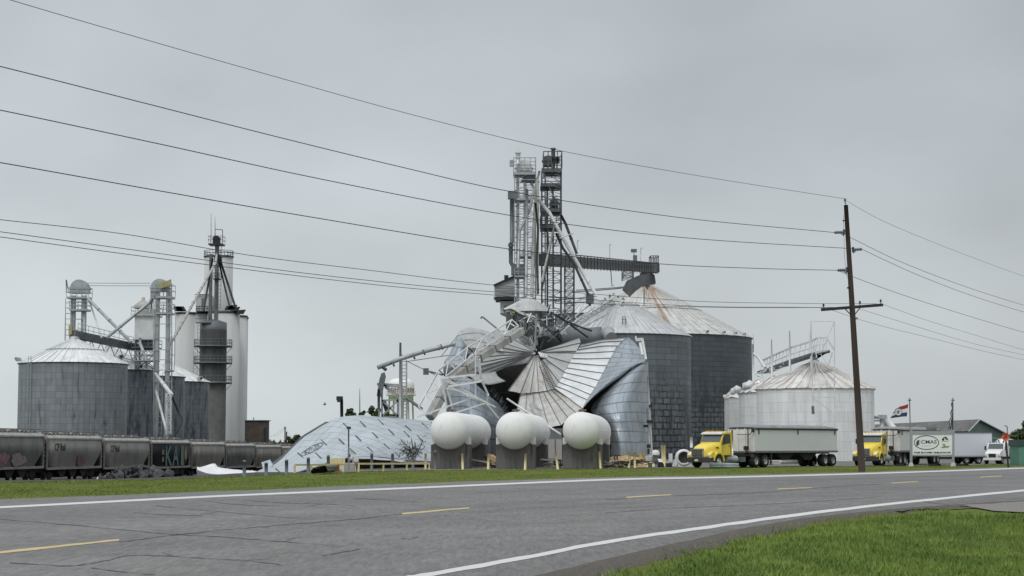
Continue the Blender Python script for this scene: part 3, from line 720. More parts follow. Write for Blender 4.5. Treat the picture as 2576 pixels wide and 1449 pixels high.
# white feed house on steel legs
t=thing('feed_house','white square hopper house with round lid on steel legs between the elevators','hopper',P(362,HOR,268))
m=MB(); a=P(339,790,266);b=P(389,855,266); m.bb((a.x,266,b.z),(b.x,269.5,a.z)); o=m.build('house_body',white_s,t)
m=MB(); a=P(338,776,266);b=P(384,790,266); m.bb((a.x+.3,266.4,b.z),(b.x,269,a.z)); c=P(360,776,267.6); m.lathe([(1.35,0),(1.3,.4),(.6,1.0),(.25,1.15),(.25,1.6),(0,1.65)],c,20); m.build('lid',beige,t)
m=MB(); platform(m,330,394,791,265.6,4.4,1.1,.2,n=6); m.build('walkway',galv,t)
m=MB(); lattice(m,341,388,856,930,266.2,3.0,2,.12,'X'); platform(m,330,394,872,265.8,4,1.0,.15,n=6); a=P(350,856,267);b=P(378,880,267); m.bb((a.x,266.6,b.z),(b.x,269,a.z)); m.build('support_frame',galvd,t)
m=MB(); tubepx(m,[(353,850),(352,862),(368,905),(370,925)],265.2,.22); m.build('drop_pipe',white_s,t)
# ---------------- concrete silo block ----------------
t=thing('concrete_silo','tall pale concrete grain silo block with round headhouse tower','silo',P(530,HOR,390))
Y=390; s=mpp(Y); zb=-3
def cyl(mb,x,Y,R,z0,z1,n=48,mi=0): c=P(x,HOR,Y); mb.lathe([(R,z0),(R,z1),(0,z1)],(c.x,Y,0),n,mi,uvr=R)
zt=zat(783,383)
for nm,x,yy,R,ztop in (('silo_cylinder',466,392,2.35,zt),('silo_cylinder',510,392,2.35,zt),('silo_cylinder',558,390,3.4,zt),('silo_cylinder',590,400,2.35,zat(795,396)),('silo_cylinder',600,408,1.75,zat(797,402))):
    m=MB(); 
    cyl(m,x,yy,R,zb,ztop); m.build(nm,concrete,t)
m=MB(); a=P(440,783,392);b=P(600,783,392); m.bb((a.x,392.3,zb),(P(575,783,392).x,404,zt-.05)); m.build('infill_wall',concrete,t)
m=MB(); 
for x,yy,R in((466,392,2.5),(510,392,2.5),(558,390,3.55)): cyl(m,x,yy,R,zt,zt+.35)
m.build('roof_slab',blacks,t,'dark roof slab over the front cylinders')
m=MB(); cyl(m,590,400,2.5,zat(795,396),zat(795,396)+.35); m.build('roof_slab',blacks,t)
m=MB(); cyl(m,600,408,1.9,zat(797,402)+.0,zat(797,402)+.3); m.build('roof_slab',blacks,t)
m=MB(); cyl(m,544,396,3.02,zt,zat(643,392)); hh=m.build('headhouse',concrete,t)
m=MB(); cyl(m,544,396,3.2,zat(643,392),zat(640,392)); 
c=P(544,HOR,396)
for f in(.55,1.1): m.tube([(c.x+3.1*cos(2*pi*k/24),396+3.1*sin(2*pi*k/24),zat(640,392)+f) for k in range(25)],.05,5)
for k in range(24): a=2*pi*k/24; m.beam((c.x+3.1*cos(a),396+3.1*sin(a),zat(640,392)),(c.x+3.1*cos(a),396+3.1*sin(a),zat(640,392)+1.1),.06)
m.build('roof_railing',blacks,t)
m=MB(); a=P(493,741,389);b=P(528,783,389); m.bb((a.x,389,b.z),(b.x,394,a.z)); o=m.build('stair_house',concrete,t)
m=MB(); a=P(507,750,388.9);b=P(516,771,388.9); m.bb((a.x,388.85,b.z),(b.x,389.05,a.z)); m.build('door',galvd,o)
m=MB(); platform(m,493,533,782,388,1,1.0,.15,n=6); m.build('railing',blacks,t); m=MB(); m.beam(P(490,741,388.7),P(527,741,388.7),.15); m.build('canopy',blacks,t)
for x in(452,458): 
    m=MB(); c=P(x,783,390); m.prism([(-.9,0),(.9,0),(.3,1.0),(-1.3,1.0)],-.6,.6,'Y',0,None,c); m.build('roof_hatch',blacks,t)
for x,y in((574,780),(589,783),(603,790),(582,778)):
    m=MB(); c=P(x,y,388); m.prism([(-.7,0),(.7,0),(1.2,.9),(-.3,.8)],-.6,.6,'Y',0,None,c); m.build('roof_hatch',blacks,t)
m=MB(); 
for k in range(16): m.beam(P(487,888+k*13,386.6),P(493,888+k*13,386.6),.06)
for x in(487,493): m.beam(P(x,888,386.6),P(x,1083,386.6),.05)
m.build('wall_rungs',galvd,t)
# dark round workhouse leaning against the block with ring balconies and a leg on top
t=thing('round_workhouse','dark round steel workhouse with ring balconies in front of the concrete silos','tower',P(533,HOR,372))
Y=372; c=P(533,HOR,Y); R=2.65
wk=panel('soot dark sheets',(.085,.088,.088),(.05,.05,.05),1.6,1.6,.03,.3,.55,.10)
wk2=panel('grey workhouse sheets',(.13,.135,.135),(.07,.07,.07),1.6,1.6,.03,.3,.55,.10)
m=MB(); m.lathe([(R,-2.5),(R,zat(958,Y))],(c.x,Y,0),40,uvr=R); m.build('lower_wall',plain('sooty concrete',(.17,.17,.165),.9,0,.3,.3,(.08,.08,.08),.6),t)
m=MB(); m.lathe([(R*1.01,zat(958,Y)),(R*1.01,zat(830,Y))],(c.x,Y,0),40,uvr=R); m.build('upper_wall',wk,t)
m=MB(); m.lathe([(R*1.0,zat(830,Y)),(R*1.0,zat(812,Y)),(R*.35,zat(804,Y)),(0,zat(803,Y))],(c.x,Y,0),40); m.build('roof',galvd,t)
for y in(870,912,962,):
    m=MB(); z=zat(y,Y); m.lathe([(R,z-.35),(R+1.15,z-.25),(R+1.15,z),(R,z)],(c.x,Y,0),40)
    for f in(.6,1.2): m.tube([(c.x+(R+1.1)*cos(2*pi*k/28),Y+(R+1.1)*sin(2*pi*k/28),z+f) for k in range(29)],.05,5)
    for k in range(28): a=2*pi*k/28; m.beam((c.x+(R+1.1)*cos(a),Y+(R+1.1)*sin(a),z),(c.x+(R+1.1)*cos(a),Y+(R+1.1)*sin(a),z+1.2),.06)
    for k in range(8): a=2*pi*k/8+.2; m.beam((c.x+(R+1.1)*cos(a),Y+(R+1.1)*sin(a),z-.2),(c.x+R*cos(a),Y+R*sin(a),z-1.5),.1)
    m.build('ring_balcony',galvd,t)
m=MB(); platform(m,492,530,810,Y-2.9,1.5,1.4,.2,n=6); lad(m,500,.7,812,962,Y-2.8); m.build('side_stair',galvd,t)
m=MB(); a=P(524,830,0.1)
for x0,x1 in((527,534),(541,550)):
    p=P(x0,600,Y-1);q=P(x1,600,Y-1); m.bb((p.x,Y-1,zat(812,Y)),(q.x,Y-.1,zat(640 if x0<530 else 612,Y)))
m.build('elevator_trunk',galvd,t)
m=MB(); head(m,535,552,592,612,Y-1.2,1.4); head(m,539,556,638,660,Y-1.0,1.4); m.tube([P(541,592,Y-.8),P(541,545,Y-.8)],[.09,.02],5); m.tube([P(531,600,Y-.8),P(531,538,Y-.8)],[.07,.03],5); m.build('elevator_head',blacks,t)
m=MB(); platform(m,524,560,612,Y-2,3.2,1.5,.3,n=6); platform(m,536,552,700,Y-2,2.5,1.1,.2,n=3); lad(m,550,.8,620,775,Y-1.6)
m.beam(P(560,612,Y-2),P(560,578,Y-2),.12); m.beam(P(560,578,Y-2),P(541,577,Y-2),.12); m.build('head_platform',blacks,t)
for i,(px,r,mt,lb) in enumerate(([[(535,650),(512,782)],.2,blacks,'dark spout dropping left from the workhouse head to the silo roof'],[[(553,652),(592,772)],.22,blacks,'dark spout dropping right from the workhouse head to the outer silo'],
                [[(551,660),(577,770)],.18,blacks,'second dark spout dropping right, between the headhouse wall and outer spout'])):
    pipe([(p[0],p[1],368) for p in px],0,r,lb,mt)
# brick building and small things at the horizon on the left
t=thing('brick_shed','small soot stained brick shed with flat roof beside the concrete silos','building',P(643,HOR,330))
m=MB(); a=P(616,1059,330);b=P(669,1150,330); m.bb((a.x,330,-3),(b.x,334,a.z)); m.build('wall',plain('sooty brick',(.085,.070,.058),.9,0,.4,.8,(.03,.027,.025),.6),t)
m=MB(); m.bb((a.x-.1,329.8,a.z),(b.x+.25,334.2,a.z+.16)); m.tube([P(638,1058,331),P(638,1050,331)],.08,6); m.build('roof',galvd,t)
m=MB(); a=P(664,1075,329.9);b=P(668,1110,329.9); m.bb((a.x,329.9,b.z),(b.x,330.1,a.z)); m.build('door',blacks,t)
for i,(x,y0,y1,Y,lb) in enumerate(((717,1073,1120,360,'distant wooden pole taller of the two beyond the train'),(721,1086,1120,350,'short distant pole beside a taller one beyond the train'))):
    m=MB(); m.tube([P(x,y1+30,Y),P(x,y0,Y)],.13,6)
    if i==0: 
        m.build; m.beam(P(713,1077,Y),P(721,1077,Y),.08)
    tag(m.build('distant_pole',plain('old wood',(.05,.042,.036),.9)),lb,'pole')
m=MB()
for a,b in (((717,1076,360),(672,1102,340)),((717,1076,360),(746,1112,330)),((717,1080,360),(690,1098,345))): m.tube([P(*a),P((a[0]+b[0])/2,(a[1]+b[1])/2+3,350),P(*b)],.02,4)
tag(m.build('distant_wire',galvd),'faint wires hanging from the distant wooden pole','cable')
# water tower
t=thing('water_tower','white town water tower with red lettering far behind the lying bin sheet','water tower',P(1008,HOR,560))
Y=560; c=P(1008,HOR,Y); s=mpp(Y); zt=zat(951,Y); zr=zat(993,Y); R=33.5*s
m=MB(); prof=[(R*.86*cos(a)/cos(0),zat(990,Y)-(0)+(-sin(a))*0.0) for a in (0,)]
prof=[(.9,zat(1012,Y)),(R*.55,zat(1008,Y)),(R*.9,zat(1001,Y)),(R,zat(994,Y)),(R,zat(973,Y)),(R*.97,zat(965,Y)),(R*.85,zat(958,Y)),(R*.55,zat(953,Y)),(0,zt)]
m.lathe(prof,(c.x,Y,0),40); m.build('tank',plain('white tower paint',(.78,.78,.76),.4,0,.06,.2),t)
m=MB(); m.lathe([(R,zat(995,Y)),(R+.5,zat(995,Y)),(R+.5,zat(993.5,Y))],(c.x,Y,0),32)
for f in(.5,1.0): m.tube([(c.x+(R+.5)*cos(2*pi*k/32),Y+(R+.5)*sin(2*pi*k/32),zat(993.5,Y)+f) for k in range(33)],.05,5)
m.build('balcony',white_s,t)
for k in range(5):
    a=2*pi*(k+.3)/5; m=MB(); m.tube([(c.x+R*.9*cos(a),Y+R*.9*sin(a),zat(998,Y)),(c.x+R*1.12*cos(a),Y+R*1.12*sin(a),-3)],.28,8); m.build('leg',white_s,t)
m=MB(); m.tube([(c.x,Y,-3),(c.x,Y,zat(1010,Y))],.9,14); m.build('riser_pipe',white_s,t)
# curved lettering wrapped on the tank
vs,fs=text_mesh('Slater',2.6,bold=.04); mb=MB(); red=plain('sign red brown',(.20,.05,.05),.6)
def wrap(vs,a0): return [(c.x+(R+.03)*cos(a0+v[0]/R),Y+(R+.03)*sin(a0+v[0]/R),zat(981,Y)+v[1]) for v in vs]
mb.add(wrap(vs,-pi/2+.82),fs); mb.build('lettering',red,t); mb=MB(); mb.add(wrap(vs,-pi/2-.75),fs); mb.build('lettering',red,t)
# ---------------- picture-space notes to picture coordinates ----------------
def z3(a,c): return (931.6+a*.28, 811.4+c*.28)        # wreck overview
def b1(a,c): return (1232.1+a*.3111, 676.1+c*.3111)   # wreck right half
def c1(a,c): return (1111.9+a*.15555, 721.2+c*.15555) # wreck top left
def z4(a,c): return (1232.1+a*.3475, 360.6+c*.3475)   # towers
def sp(s,x): # 1D catmull over list
    n=len(s)-1; t=max(0,min(n-1e-6,x*n)); i=int(t); f=t-i
    a=s[max(0,i-1)]; b=s[i]; c=s[i+1]; d=s[min(n,i+2)]
    return .5*((2*b)+(c-a)*f+(2*a-5*b+4*c-d)*f*f+(3*b-a-3*c+d)*f**3)
def sheet(rows,nu,nv,crump=0,cs=.35,seed=0,uv=None,lin=False):
    """smooth bent steel sheet through rows of (x,y,distance) points; returns MB with UV in metres"""
    R=[[P(*q) for q in r] for r in rows]; grid=[]
    cols_=[[sp(r,j/nu) for j in range(nu+1)] for r in R]
    for i in range(nv+1):
        row=[]
        for j in range(nu+1):
            c=[cols_[k][j] for k in range(len(R))]
            if lin:
                t=i/nv*(len(c)-1); q=min(int(t),len(c)-2); p=c[q].lerp(c[q+1],t-q)
            else: p=sp(c,i/nv)
            if crump: p=p+Vector((.15,1,.25))*crump*noise.noise(p*cs+Vector((seed,0,0)))
            row.append(p)
        grid.append(row)
    mb=MB(); vs=[p for r in grid for p in r]
    if uv is None:
        L=sum((grid[nv//2][j+1]-grid[nv//2][j]).length for j in range(nu)); Hh=sum((grid[i+1][nu//2]-grid[i][nu//2]).length for i in range(nv)); uv=(0,L,0,Hh)
    uvs=[(uv[0]+(uv[1]-uv[0])*j/nu, uv[2]+(uv[3]-uv[2])*i/nv) for i in range(nv+1) for j in range(nu+1)]
    mb.add(vs,[(i*(nu+1)+j,i*(nu+1)+j+1,(i+1)*(nu+1)+j+1,(i+1)*(nu+1)+j) for i in range(nv) for j in range(nu)],0,True,uvs)
    return mb,grid
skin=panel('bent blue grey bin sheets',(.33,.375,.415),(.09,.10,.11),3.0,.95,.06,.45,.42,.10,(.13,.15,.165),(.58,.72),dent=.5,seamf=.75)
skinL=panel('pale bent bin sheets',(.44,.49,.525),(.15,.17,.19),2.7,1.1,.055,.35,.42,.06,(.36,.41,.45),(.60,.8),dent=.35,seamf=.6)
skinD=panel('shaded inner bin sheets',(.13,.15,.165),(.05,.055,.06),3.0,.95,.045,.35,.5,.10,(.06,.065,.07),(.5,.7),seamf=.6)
def sheetmat(name,base,dk,rust=None,amt=.6,thr=.6):
    m,n,b=nodes(name); tcn=N(n,'ShaderNodeTexCoord'); v=tcn.outputs['UV']; ob=tcn.outputs['Object']
    c=mixc(n,rng(n,tex(n,v,1,6,.7,(1.6,.16,1)),.35,.7),base,dk); c=mixc(n,1.0,c,rngc(n,tex(n,ob,.5,6,.7),.3,.7,.78,1.12),'MULTIPLY')
    c=mixc(n,rng(n,tex(n,ob,1.6,7,.8),.58,.72,0,.5),c,tuple(q*.55 for q in dk))
    if rust: c=mixc(n,rng(n,tex(n,ob,.9,8,.8,(1,1,.45)),thr,thr+.1,0,amt),c,rust)
    n.links.new(c,b.inputs['Base Color']); b.inputs['Metallic'].default_value=.2; b.inputs['Roughness'].default_value=.5
    bump(n,tex(n,ob,.8,4,.6),b,.5,.25); MATS[name]=m; return m
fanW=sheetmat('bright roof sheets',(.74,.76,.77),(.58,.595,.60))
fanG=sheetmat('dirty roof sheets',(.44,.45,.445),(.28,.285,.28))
fanR=sheetmat('grain stained roof sheets',(.60,.60,.575),(.42,.415,.39),(.24,.14,.06),.75,.53)
inner=plain('painted shade interior',(.018,.017,.016),.95,0,.4,1)  # near-black colour carries the shade of the bin interior and hollows
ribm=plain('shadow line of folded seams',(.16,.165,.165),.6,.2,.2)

wreck=thing('collapsed_bin','huge collapsed galvanised grain bin with fanned torn roof behind the white tanks','grain bin',P(1365,HOR,180))
hub=(1349,888,182)
# right roof sector: rays from the hub over the fold to the outer rim
rays=[(b1(700,668),b1(1118,553)),(b1(700,668),b1(1070,583)),(b1(700,668),b1(1033,625)),(b1(690,683),b1(1005,670)),(b1(668,728),b1(975,725)),(b1(648,765),b1(945,783)),
      (b1(627,805),b1(912,845)),(b1(605,840),b1(882,905)),(b1(585,878),b1(850,962)),(b1(560,915),b1(818,1020)),(b1(538,948),b1(785,1062)),
      (b1(520,965),b1(752,1135)),(b1(495,975),b1(700,1172)),(b1(465,985),b1(640,1217)),(b1(430,992),b1(575,1265)),(b1(395,997),b1(480,1285)),
      (b1(350,1000),b1(380,1270)),(b1(300,1003),b1(285,1255)),(b1(250,1006),b1(200,1235))]
def yo(y): return 166+ (1080-y)*.085      # outer panel leans back steeply: it faces the sky
def ym(y): return 176+(980-y)*.045
def fan(pts,name,mat,label=None,ribw=.05,nseg=8,parent=wreck,sub=3,crump=.22,skip=()):
    """pts: list of radial polylines (each a list of (x,y,Y)); smooth sheet with raised seam ribs on each ray"""
    mb=MB(); G_=[]; n=len(pts)
    for i in range((n-1)*sub+1):
        t=i/sub; a=int(min(t,n-2)); f=t-a
        ray=[P(*p) for p in pts[a]]; ray2=[P(*p) for p in pts[a+1]]
        row=[]
        for k in range(nseg+1):
            q=sp(ray,k/nseg).lerp(sp(ray2,k/nseg),f) if len(ray)>2 else ray[0].lerp(ray[1],k/nseg).lerp(ray2[0].lerp(ray2[1],k/nseg),f)
            q=q+Vector((0,1,.4))*(.10*sin(pi*f)) + Vector((0,1,.3))*crump*noise.noise(q*.45)
            row.append(q)
        G_.append(row)
    vs=[p for r in G_ for p in r]; m=nseg+1
    uvs=[(i*.5,k*1.0) for i in range(len(G_)) for k in range(m)]
    mb.add(vs,[(i*m+k,i*m+k+1,(i+1)*m+k+1,(i+1)*m+k) for i in range(len(G_)-1) for k in range(nseg)],0,True,uvs)
    for i in range(0,len(G_),sub):
        if i//sub in skip: continue
        r=G_[i]
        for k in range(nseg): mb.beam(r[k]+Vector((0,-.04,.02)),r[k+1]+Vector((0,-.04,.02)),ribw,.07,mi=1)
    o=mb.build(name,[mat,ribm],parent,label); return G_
def L3(a,b,ta,Ya,Yb): # helper
    return (a[0]+(b[0]-a[0])*ta,a[1]+(b[1]-a[1])*ta,Ya+(Yb-Ya)*ta)
# outer bright panel
outer=[[ (m_[0],m_[1],ym(m_[1])),L3(m_,o_,.5,ym(m_[1]),yo(o_[1])),(o_[0],o_[1],yo(o_[1]))] for m_,o_ in rays[3:12]]
top0=[(b1(740,612),b1(1118,553)),(b1(730,632),b1(1070,583)),(b1(712,655),b1(1033,625))]
outer=[[ (m_[0],m_[1],ym(m_[1])),(lambda q:(q[0],q[1]-3,q[2]))(L3(m_,o_,.5,ym(m_[1]),yo(o_[1]))),(o_[0],o_[1],yo(o_[1]))] for m_,o_ in top0]+outer
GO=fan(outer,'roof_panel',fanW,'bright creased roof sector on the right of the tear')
# inner grey fan right of the hub
inn=[(b1(725,560),185),(b1(735,600),181),(b1(700,668),ym(884)),(b1(690,683),ym(888)),(b1(648,765),ym(914)),(b1(605,840),ym(937)),(b1(560,915),ym(960)),(b1(520,965),ym(976))]
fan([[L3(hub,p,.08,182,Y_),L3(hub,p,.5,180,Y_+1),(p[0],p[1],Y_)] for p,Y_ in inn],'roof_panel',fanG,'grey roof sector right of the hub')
# lower fan with rust, left of it a torn straight edge
low=[(b1(520,965),ym(976)),(b1(465,985),ym(982)),(b1(395,997),ym(986)),(b1(330,1003),175.5),(b1(250,1006),175),(b1(148,990),174.5)]
fan([[L3(hub,p,.09,181,Y_),L3(hub,p,.5,178.5,Y_),(p[0],p[1],Y_)] for p,Y_ in low],'roof_panel',fanR,'rust stained roof sector hanging below the hub')
skirt=[(m_,o_) for m_,o_ in rays[11:]]
fan([[ (m_[0],m_[1],ym(m_[1])+.3),L3(m_,o_,.5,ym(m_[1]),170),(o_[0],o_[1],167+max(0,(i-4))*.4)] for i,(m_,o_) in enumerate(skirt)],'roof_panel',fanR,'stained torn roof skirt hanging above the middle tank',crump=.3)
# left fan
lf=[(z3(1250,128),184),(z3(1130,170),182),(z3(1020,205),180),(z3(930,260),179),(z3(870,320),178),(z3(840,385),177),(z3(800,440),176),(z3(870,478),176.5),(z3(1000,478),177.5),(z3(1125,445),178.5)]
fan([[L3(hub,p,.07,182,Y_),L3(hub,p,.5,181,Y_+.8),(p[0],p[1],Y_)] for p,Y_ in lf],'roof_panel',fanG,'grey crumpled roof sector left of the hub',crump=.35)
mb,_=sheet([[ (*z3(860,470),176),(*z3(1000,462),177),(*z3(1125,440),178)],[(*z3(920,500),175.5),(*z3(1040,510),176),(*z3(1150,490),177)],[(*z3(1000,545),175),(*z3(1075,560),175.5),(*z3(1215,530),176.5)]],8,6,.3)
mb.build('roof_flap',fanG,wreck,'torn roof flap bent down over the dark opening')
# beige crumpled piece at upper left
mb,g_=sheet([[ (*c1(225,775),186),(*c1(330,690),187),(*c1(480,664),188),(*c1(640,700),187),(*c1(830,770),186)],
          [(*c1(300,790),184),(*c1(400,770),185),(*c1(560,770),185.5),(*c1(700,800),185),(*c1(860,850),184)],
          [(*c1(360,880),182),(*c1(450,860),183),(*c1(600,880),183),(*c1(760,920),182),(*c1(950,940),181)],
          [(*c1(410,985),181),(*c1(520,985),181),(*c1(680,1000),181),(*c1(840,1020),180.5),(*c1(1000,1030),180)]],20,14,.5,.5)
for r in (4,9): 
    for a_,b_ in zip(g_[r],g_[r][1:]): mb.beam(a_,b_,.07,mi=1)
mb.build('roof_panel',[fanG,ribm],wreck,'pale crumpled roof sector folded over the upper left')
# blue skin flap at far left
mb,_=sheet([[ (*c1(265,785),182),(*c1(320,830),181),(*c1(370,900),180.5)],[(*c1(205,900),181),(*c1(300,930),178.5),(*c1(405,985),179.5)],
          [(*c1(110,1120),180),(*c1(230,1120),177.5),(*c1(380,1110),178)],[(*c1(48,1200),179.5),(*c1(150,1230),177),(*c1(330,1230),176.5)],[(*c1(45,1300),179),(*c1(130,1330),177),(*c1(300,1340),176.5)]],12,16,.3,.3)
mb.build('wall_flap',skin,wreck,'blue grey wall flap curled at the far left')
# standing wall remnants: left and centre, right
mb,_=sheet([[ (*z3(690,500),176),(*z3(850,487),173),(*z3(950,560),173),(*z3(1080,670),175),(*z3(1240,800),178)],
          [(*z3(700,640),175),(*z3(840,640),171.5),(*z3(960,700),171.5),(*z3(1100,790),174),(*z3(1250,860),177)],
          [(*z3(735,900),173),(*z3(870,900),170),(*z3(1000,920),170),(*z3(1130,960),173),(*z3(1300,980),176)],
          [(*z3(740,1310),173),(*z3(870,1310),170),(*z3(1010,1310),170),(*z3(1150,1310),173),(*z3(1320,1310),177)]],24,26,.25,.3,0,(0,16,0,7.5))
mb.build('wall',skin,wreck,'leaning blue grey wall remnant behind the left tank')
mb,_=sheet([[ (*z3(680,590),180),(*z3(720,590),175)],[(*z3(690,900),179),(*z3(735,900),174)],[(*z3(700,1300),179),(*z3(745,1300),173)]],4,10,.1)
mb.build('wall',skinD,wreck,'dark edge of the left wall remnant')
# right wall: seam rows bend up to the right
rt=[[ (*b1(1262,747),180),(*b1(1268,749),181),(*b1(1273,751),182.5),(*b1(1278,756),185)],
    [(*b1(1050,888),176),(*b1(1150,830),176),(*b1(1230,800),178),(*b1(1280,800),184)],
    [(*b1(920,1010),173),(*b1(1050,950),172),(*b1(1180,930),174),(*b1(1282,930),183)],
    [(*b1(820,1120),172.5),(*b1(980,1070),170),(*b1(1140,1050),171),(*b1(1284,1060),182)],
    [(*b1(860,1200),171),(*b1(1000,1190),168),(*b1(1150,1180),170),(*b1(1288,1190),182)],
    [(*b1(940,1300),170),(*b1(1040,1300),167.5),(*b1(1170,1300),170),(*b1(1292,1310),182)],
    [(*b1(985,1440),170),(*b1(1070,1440),167),(*b1(1190,1440),170),(*b1(1298,1440),182)],
    [(*b1(1000,1620),170),(*b1(1080,1620),167),(*b1(1200,1620),170),(*b1(1302,1620),182)]]
mb,_=sheet(rt,26,50,.16,.3,0,(0,14,0,10.4)); mb.build('wall',skin,wreck,'large standing wall remnant on the right with curved seams')
# folded upper wall between roof rim and crease
rim=[(o_[0],o_[1],yo(o_[1])+.1) for m_,o_ in rays[:12]]
rim=[rim[i] for i in (0,2,4,6,8,10,11)]
cre=[(*b1(1120,553),188),(*b1(1215,650),184),(*b1(1262,742),181),(*b1(1165,785),177),(*b1(1040,885),174),(*b1(880,1002),172),(*b1(775,1090),171)]
mid=[]
for a_,b_ in zip(rim,cre): mid.append(((a_[0]+b_[0])/2,(a_[1]+b_[1])/2,min(a_[2],b_[2])-1.8+(.0)))
mid[0]=((rim[0][0]+cre[0][0])/2,(rim[0][1]+cre[0][1])/2,186.5); mid[-1]=((rim[-1][0]+cre[-1][0])/2,(rim[-1][1]+cre[-1][1])/2,169)
rowsA=[[rim[i],mid[i],cre[i]] for i in range(7)]
mb,_=sheet(rowsA,14,40,.35,.35,3,(0,5,0,15)); mb.build('wall',skin,wreck,'outward folded upper wall between roof rim and deep crease')
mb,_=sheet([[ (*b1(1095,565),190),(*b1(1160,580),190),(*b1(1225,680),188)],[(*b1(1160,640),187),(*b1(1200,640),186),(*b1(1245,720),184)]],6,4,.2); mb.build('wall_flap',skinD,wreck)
# interior shade put into a near-black colour: back wall and inside surfaces of the bin
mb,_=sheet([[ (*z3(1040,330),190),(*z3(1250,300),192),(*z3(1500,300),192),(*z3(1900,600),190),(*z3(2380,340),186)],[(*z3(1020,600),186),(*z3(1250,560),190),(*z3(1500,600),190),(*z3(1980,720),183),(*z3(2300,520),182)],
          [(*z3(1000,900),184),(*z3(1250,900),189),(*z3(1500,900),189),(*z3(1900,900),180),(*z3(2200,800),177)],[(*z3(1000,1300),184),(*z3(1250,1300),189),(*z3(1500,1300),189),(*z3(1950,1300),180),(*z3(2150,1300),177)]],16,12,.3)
mb.build('shaded_inner_wall',inner,wreck)
wp=lambda a,c:(931+a*.3644,679+c*.3644)
mb,_=sheet([[ (*wp(640,520),188),(*wp(860,425),188),(*wp(1010,430),187),(*wp(1140,540),185)],[(*wp(600,600),185.5),(*wp(800,560),185.5),(*wp(950,560),185),(*wp(1120,590),184.5)],[(*wp(520,700),182.5),(*wp(700,680),182),(*wp(860,690),182),(*wp(1090,640),183.5)]],18,12,.5,.5,6)
solid(mb.build('roof_panel',fanG,wreck,'crumpled grey roof sheets behind the fallen conveyor'),.05)
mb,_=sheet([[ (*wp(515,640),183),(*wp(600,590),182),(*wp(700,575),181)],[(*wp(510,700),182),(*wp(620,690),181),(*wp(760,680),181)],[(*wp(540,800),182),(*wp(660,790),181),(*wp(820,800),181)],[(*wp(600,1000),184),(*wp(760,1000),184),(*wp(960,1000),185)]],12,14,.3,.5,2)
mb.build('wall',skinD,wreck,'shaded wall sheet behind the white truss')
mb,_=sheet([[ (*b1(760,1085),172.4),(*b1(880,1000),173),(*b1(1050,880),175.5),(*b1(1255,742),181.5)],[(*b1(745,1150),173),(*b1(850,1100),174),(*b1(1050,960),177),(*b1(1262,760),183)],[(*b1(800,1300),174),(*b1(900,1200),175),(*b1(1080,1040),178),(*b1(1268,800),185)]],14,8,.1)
mb.build('shaded_inner_wall',inner,wreck)  # dark sheet painted to stand for the shade inside the crease
mb=MB()
for a_,b_,Y_ in ((z3(1040,560),z3(1190,545),180),(z3(1100,625),z3(1260,635),180),(z3(1010,520),z3(1110,665),177),(z3(1060,560),z3(1230,790),177.5),(z3(1130,660),z3(1220,720),178),(z3(1200,500),z3(1215,640),183)):
    mb=MB(); mb.beam(P(*a_,Y_),P(*b_,Y_+1),.16,.08); mb.build('torn_rafter',dark,wreck)
R=random.Random(11)
for k in range(9):   # ragged torn sheet edges along the diagonal tear
    f=k/9; x,y=z3(1070+f*170,570+f*230); 
    mb,_=sheet([[ (x-4,y-3,177),(x+5,y-5+R.uniform(-3,3),176.6)],[(x+R.uniform(-6,0),y+9,176.4),(x+R.uniform(4,12),y+7,177.2)]],3,3,.25,1.2,k); mb.build('torn_strip',skinD if k%2 else dark,wreck)
# hub ring and little hatch, rust grain spill
mb=MB(); c=P(*hub); mb.lathe([(.5,-.2),(.55,.06),(.35,.2)],c+Vector((.25,-1.2,-.35)),14,0,True,Matrix.Rotation(.6,3,'X')); mb.build('hub_ring',blacks,wreck)
mb=MB()
for a_ in (0,.5,1,1.5,2): mb.beam(P(*b1(395+a_*28,675+a_*8),179.5),P(*b1(415+a_*26,712+a_*5),178.8),.10)
for y0 in (0,1): mb.beam(P(*b1(392+y0*18,676+y0*34),179.5),P(*b1(455+y0*8,700+y0*26),179),.10)
mb.build('hatch_grate',white_s,wreck)
mb,_=sheet([[ (*b1(318,1100),172.6),(*b1(350,1085),172.5),(*b1(385,1100),172)],[(*b1(345,1150),171.6),(*b1(385,1140),171.5),(*b1(405,1160),171)],[(*b1(370,1195),171),(*b1(400,1200),170.6),(*b1(412,1205),170.5)]],8,8,.5,1.1); mb.build('torn_strip',fanG,wreck)
mb=MB()  # rungs of the roof ladder lying on the stained sector
for k in range(15):
    f=k/14; mb.beam(P(*b1(400+f*95,790+f*175),177.4-f*2.4),P(*b1(445+f*92,775+f*175),177.2-f*2.4),.06)
mb.beam(P(*b1(400,790),177.4),P(*b1(495,965),175),.06); mb.beam(P(*b1(445,775),177.2),P(*b1(537,950),174.8),.06); mb.build('roof_ladder',ribm,wreck)
for o in wreck.children:
    if o.name.split('.')[0] in('roof_flap','wall_flap','wall','torn_strip'): solid(o,.06)

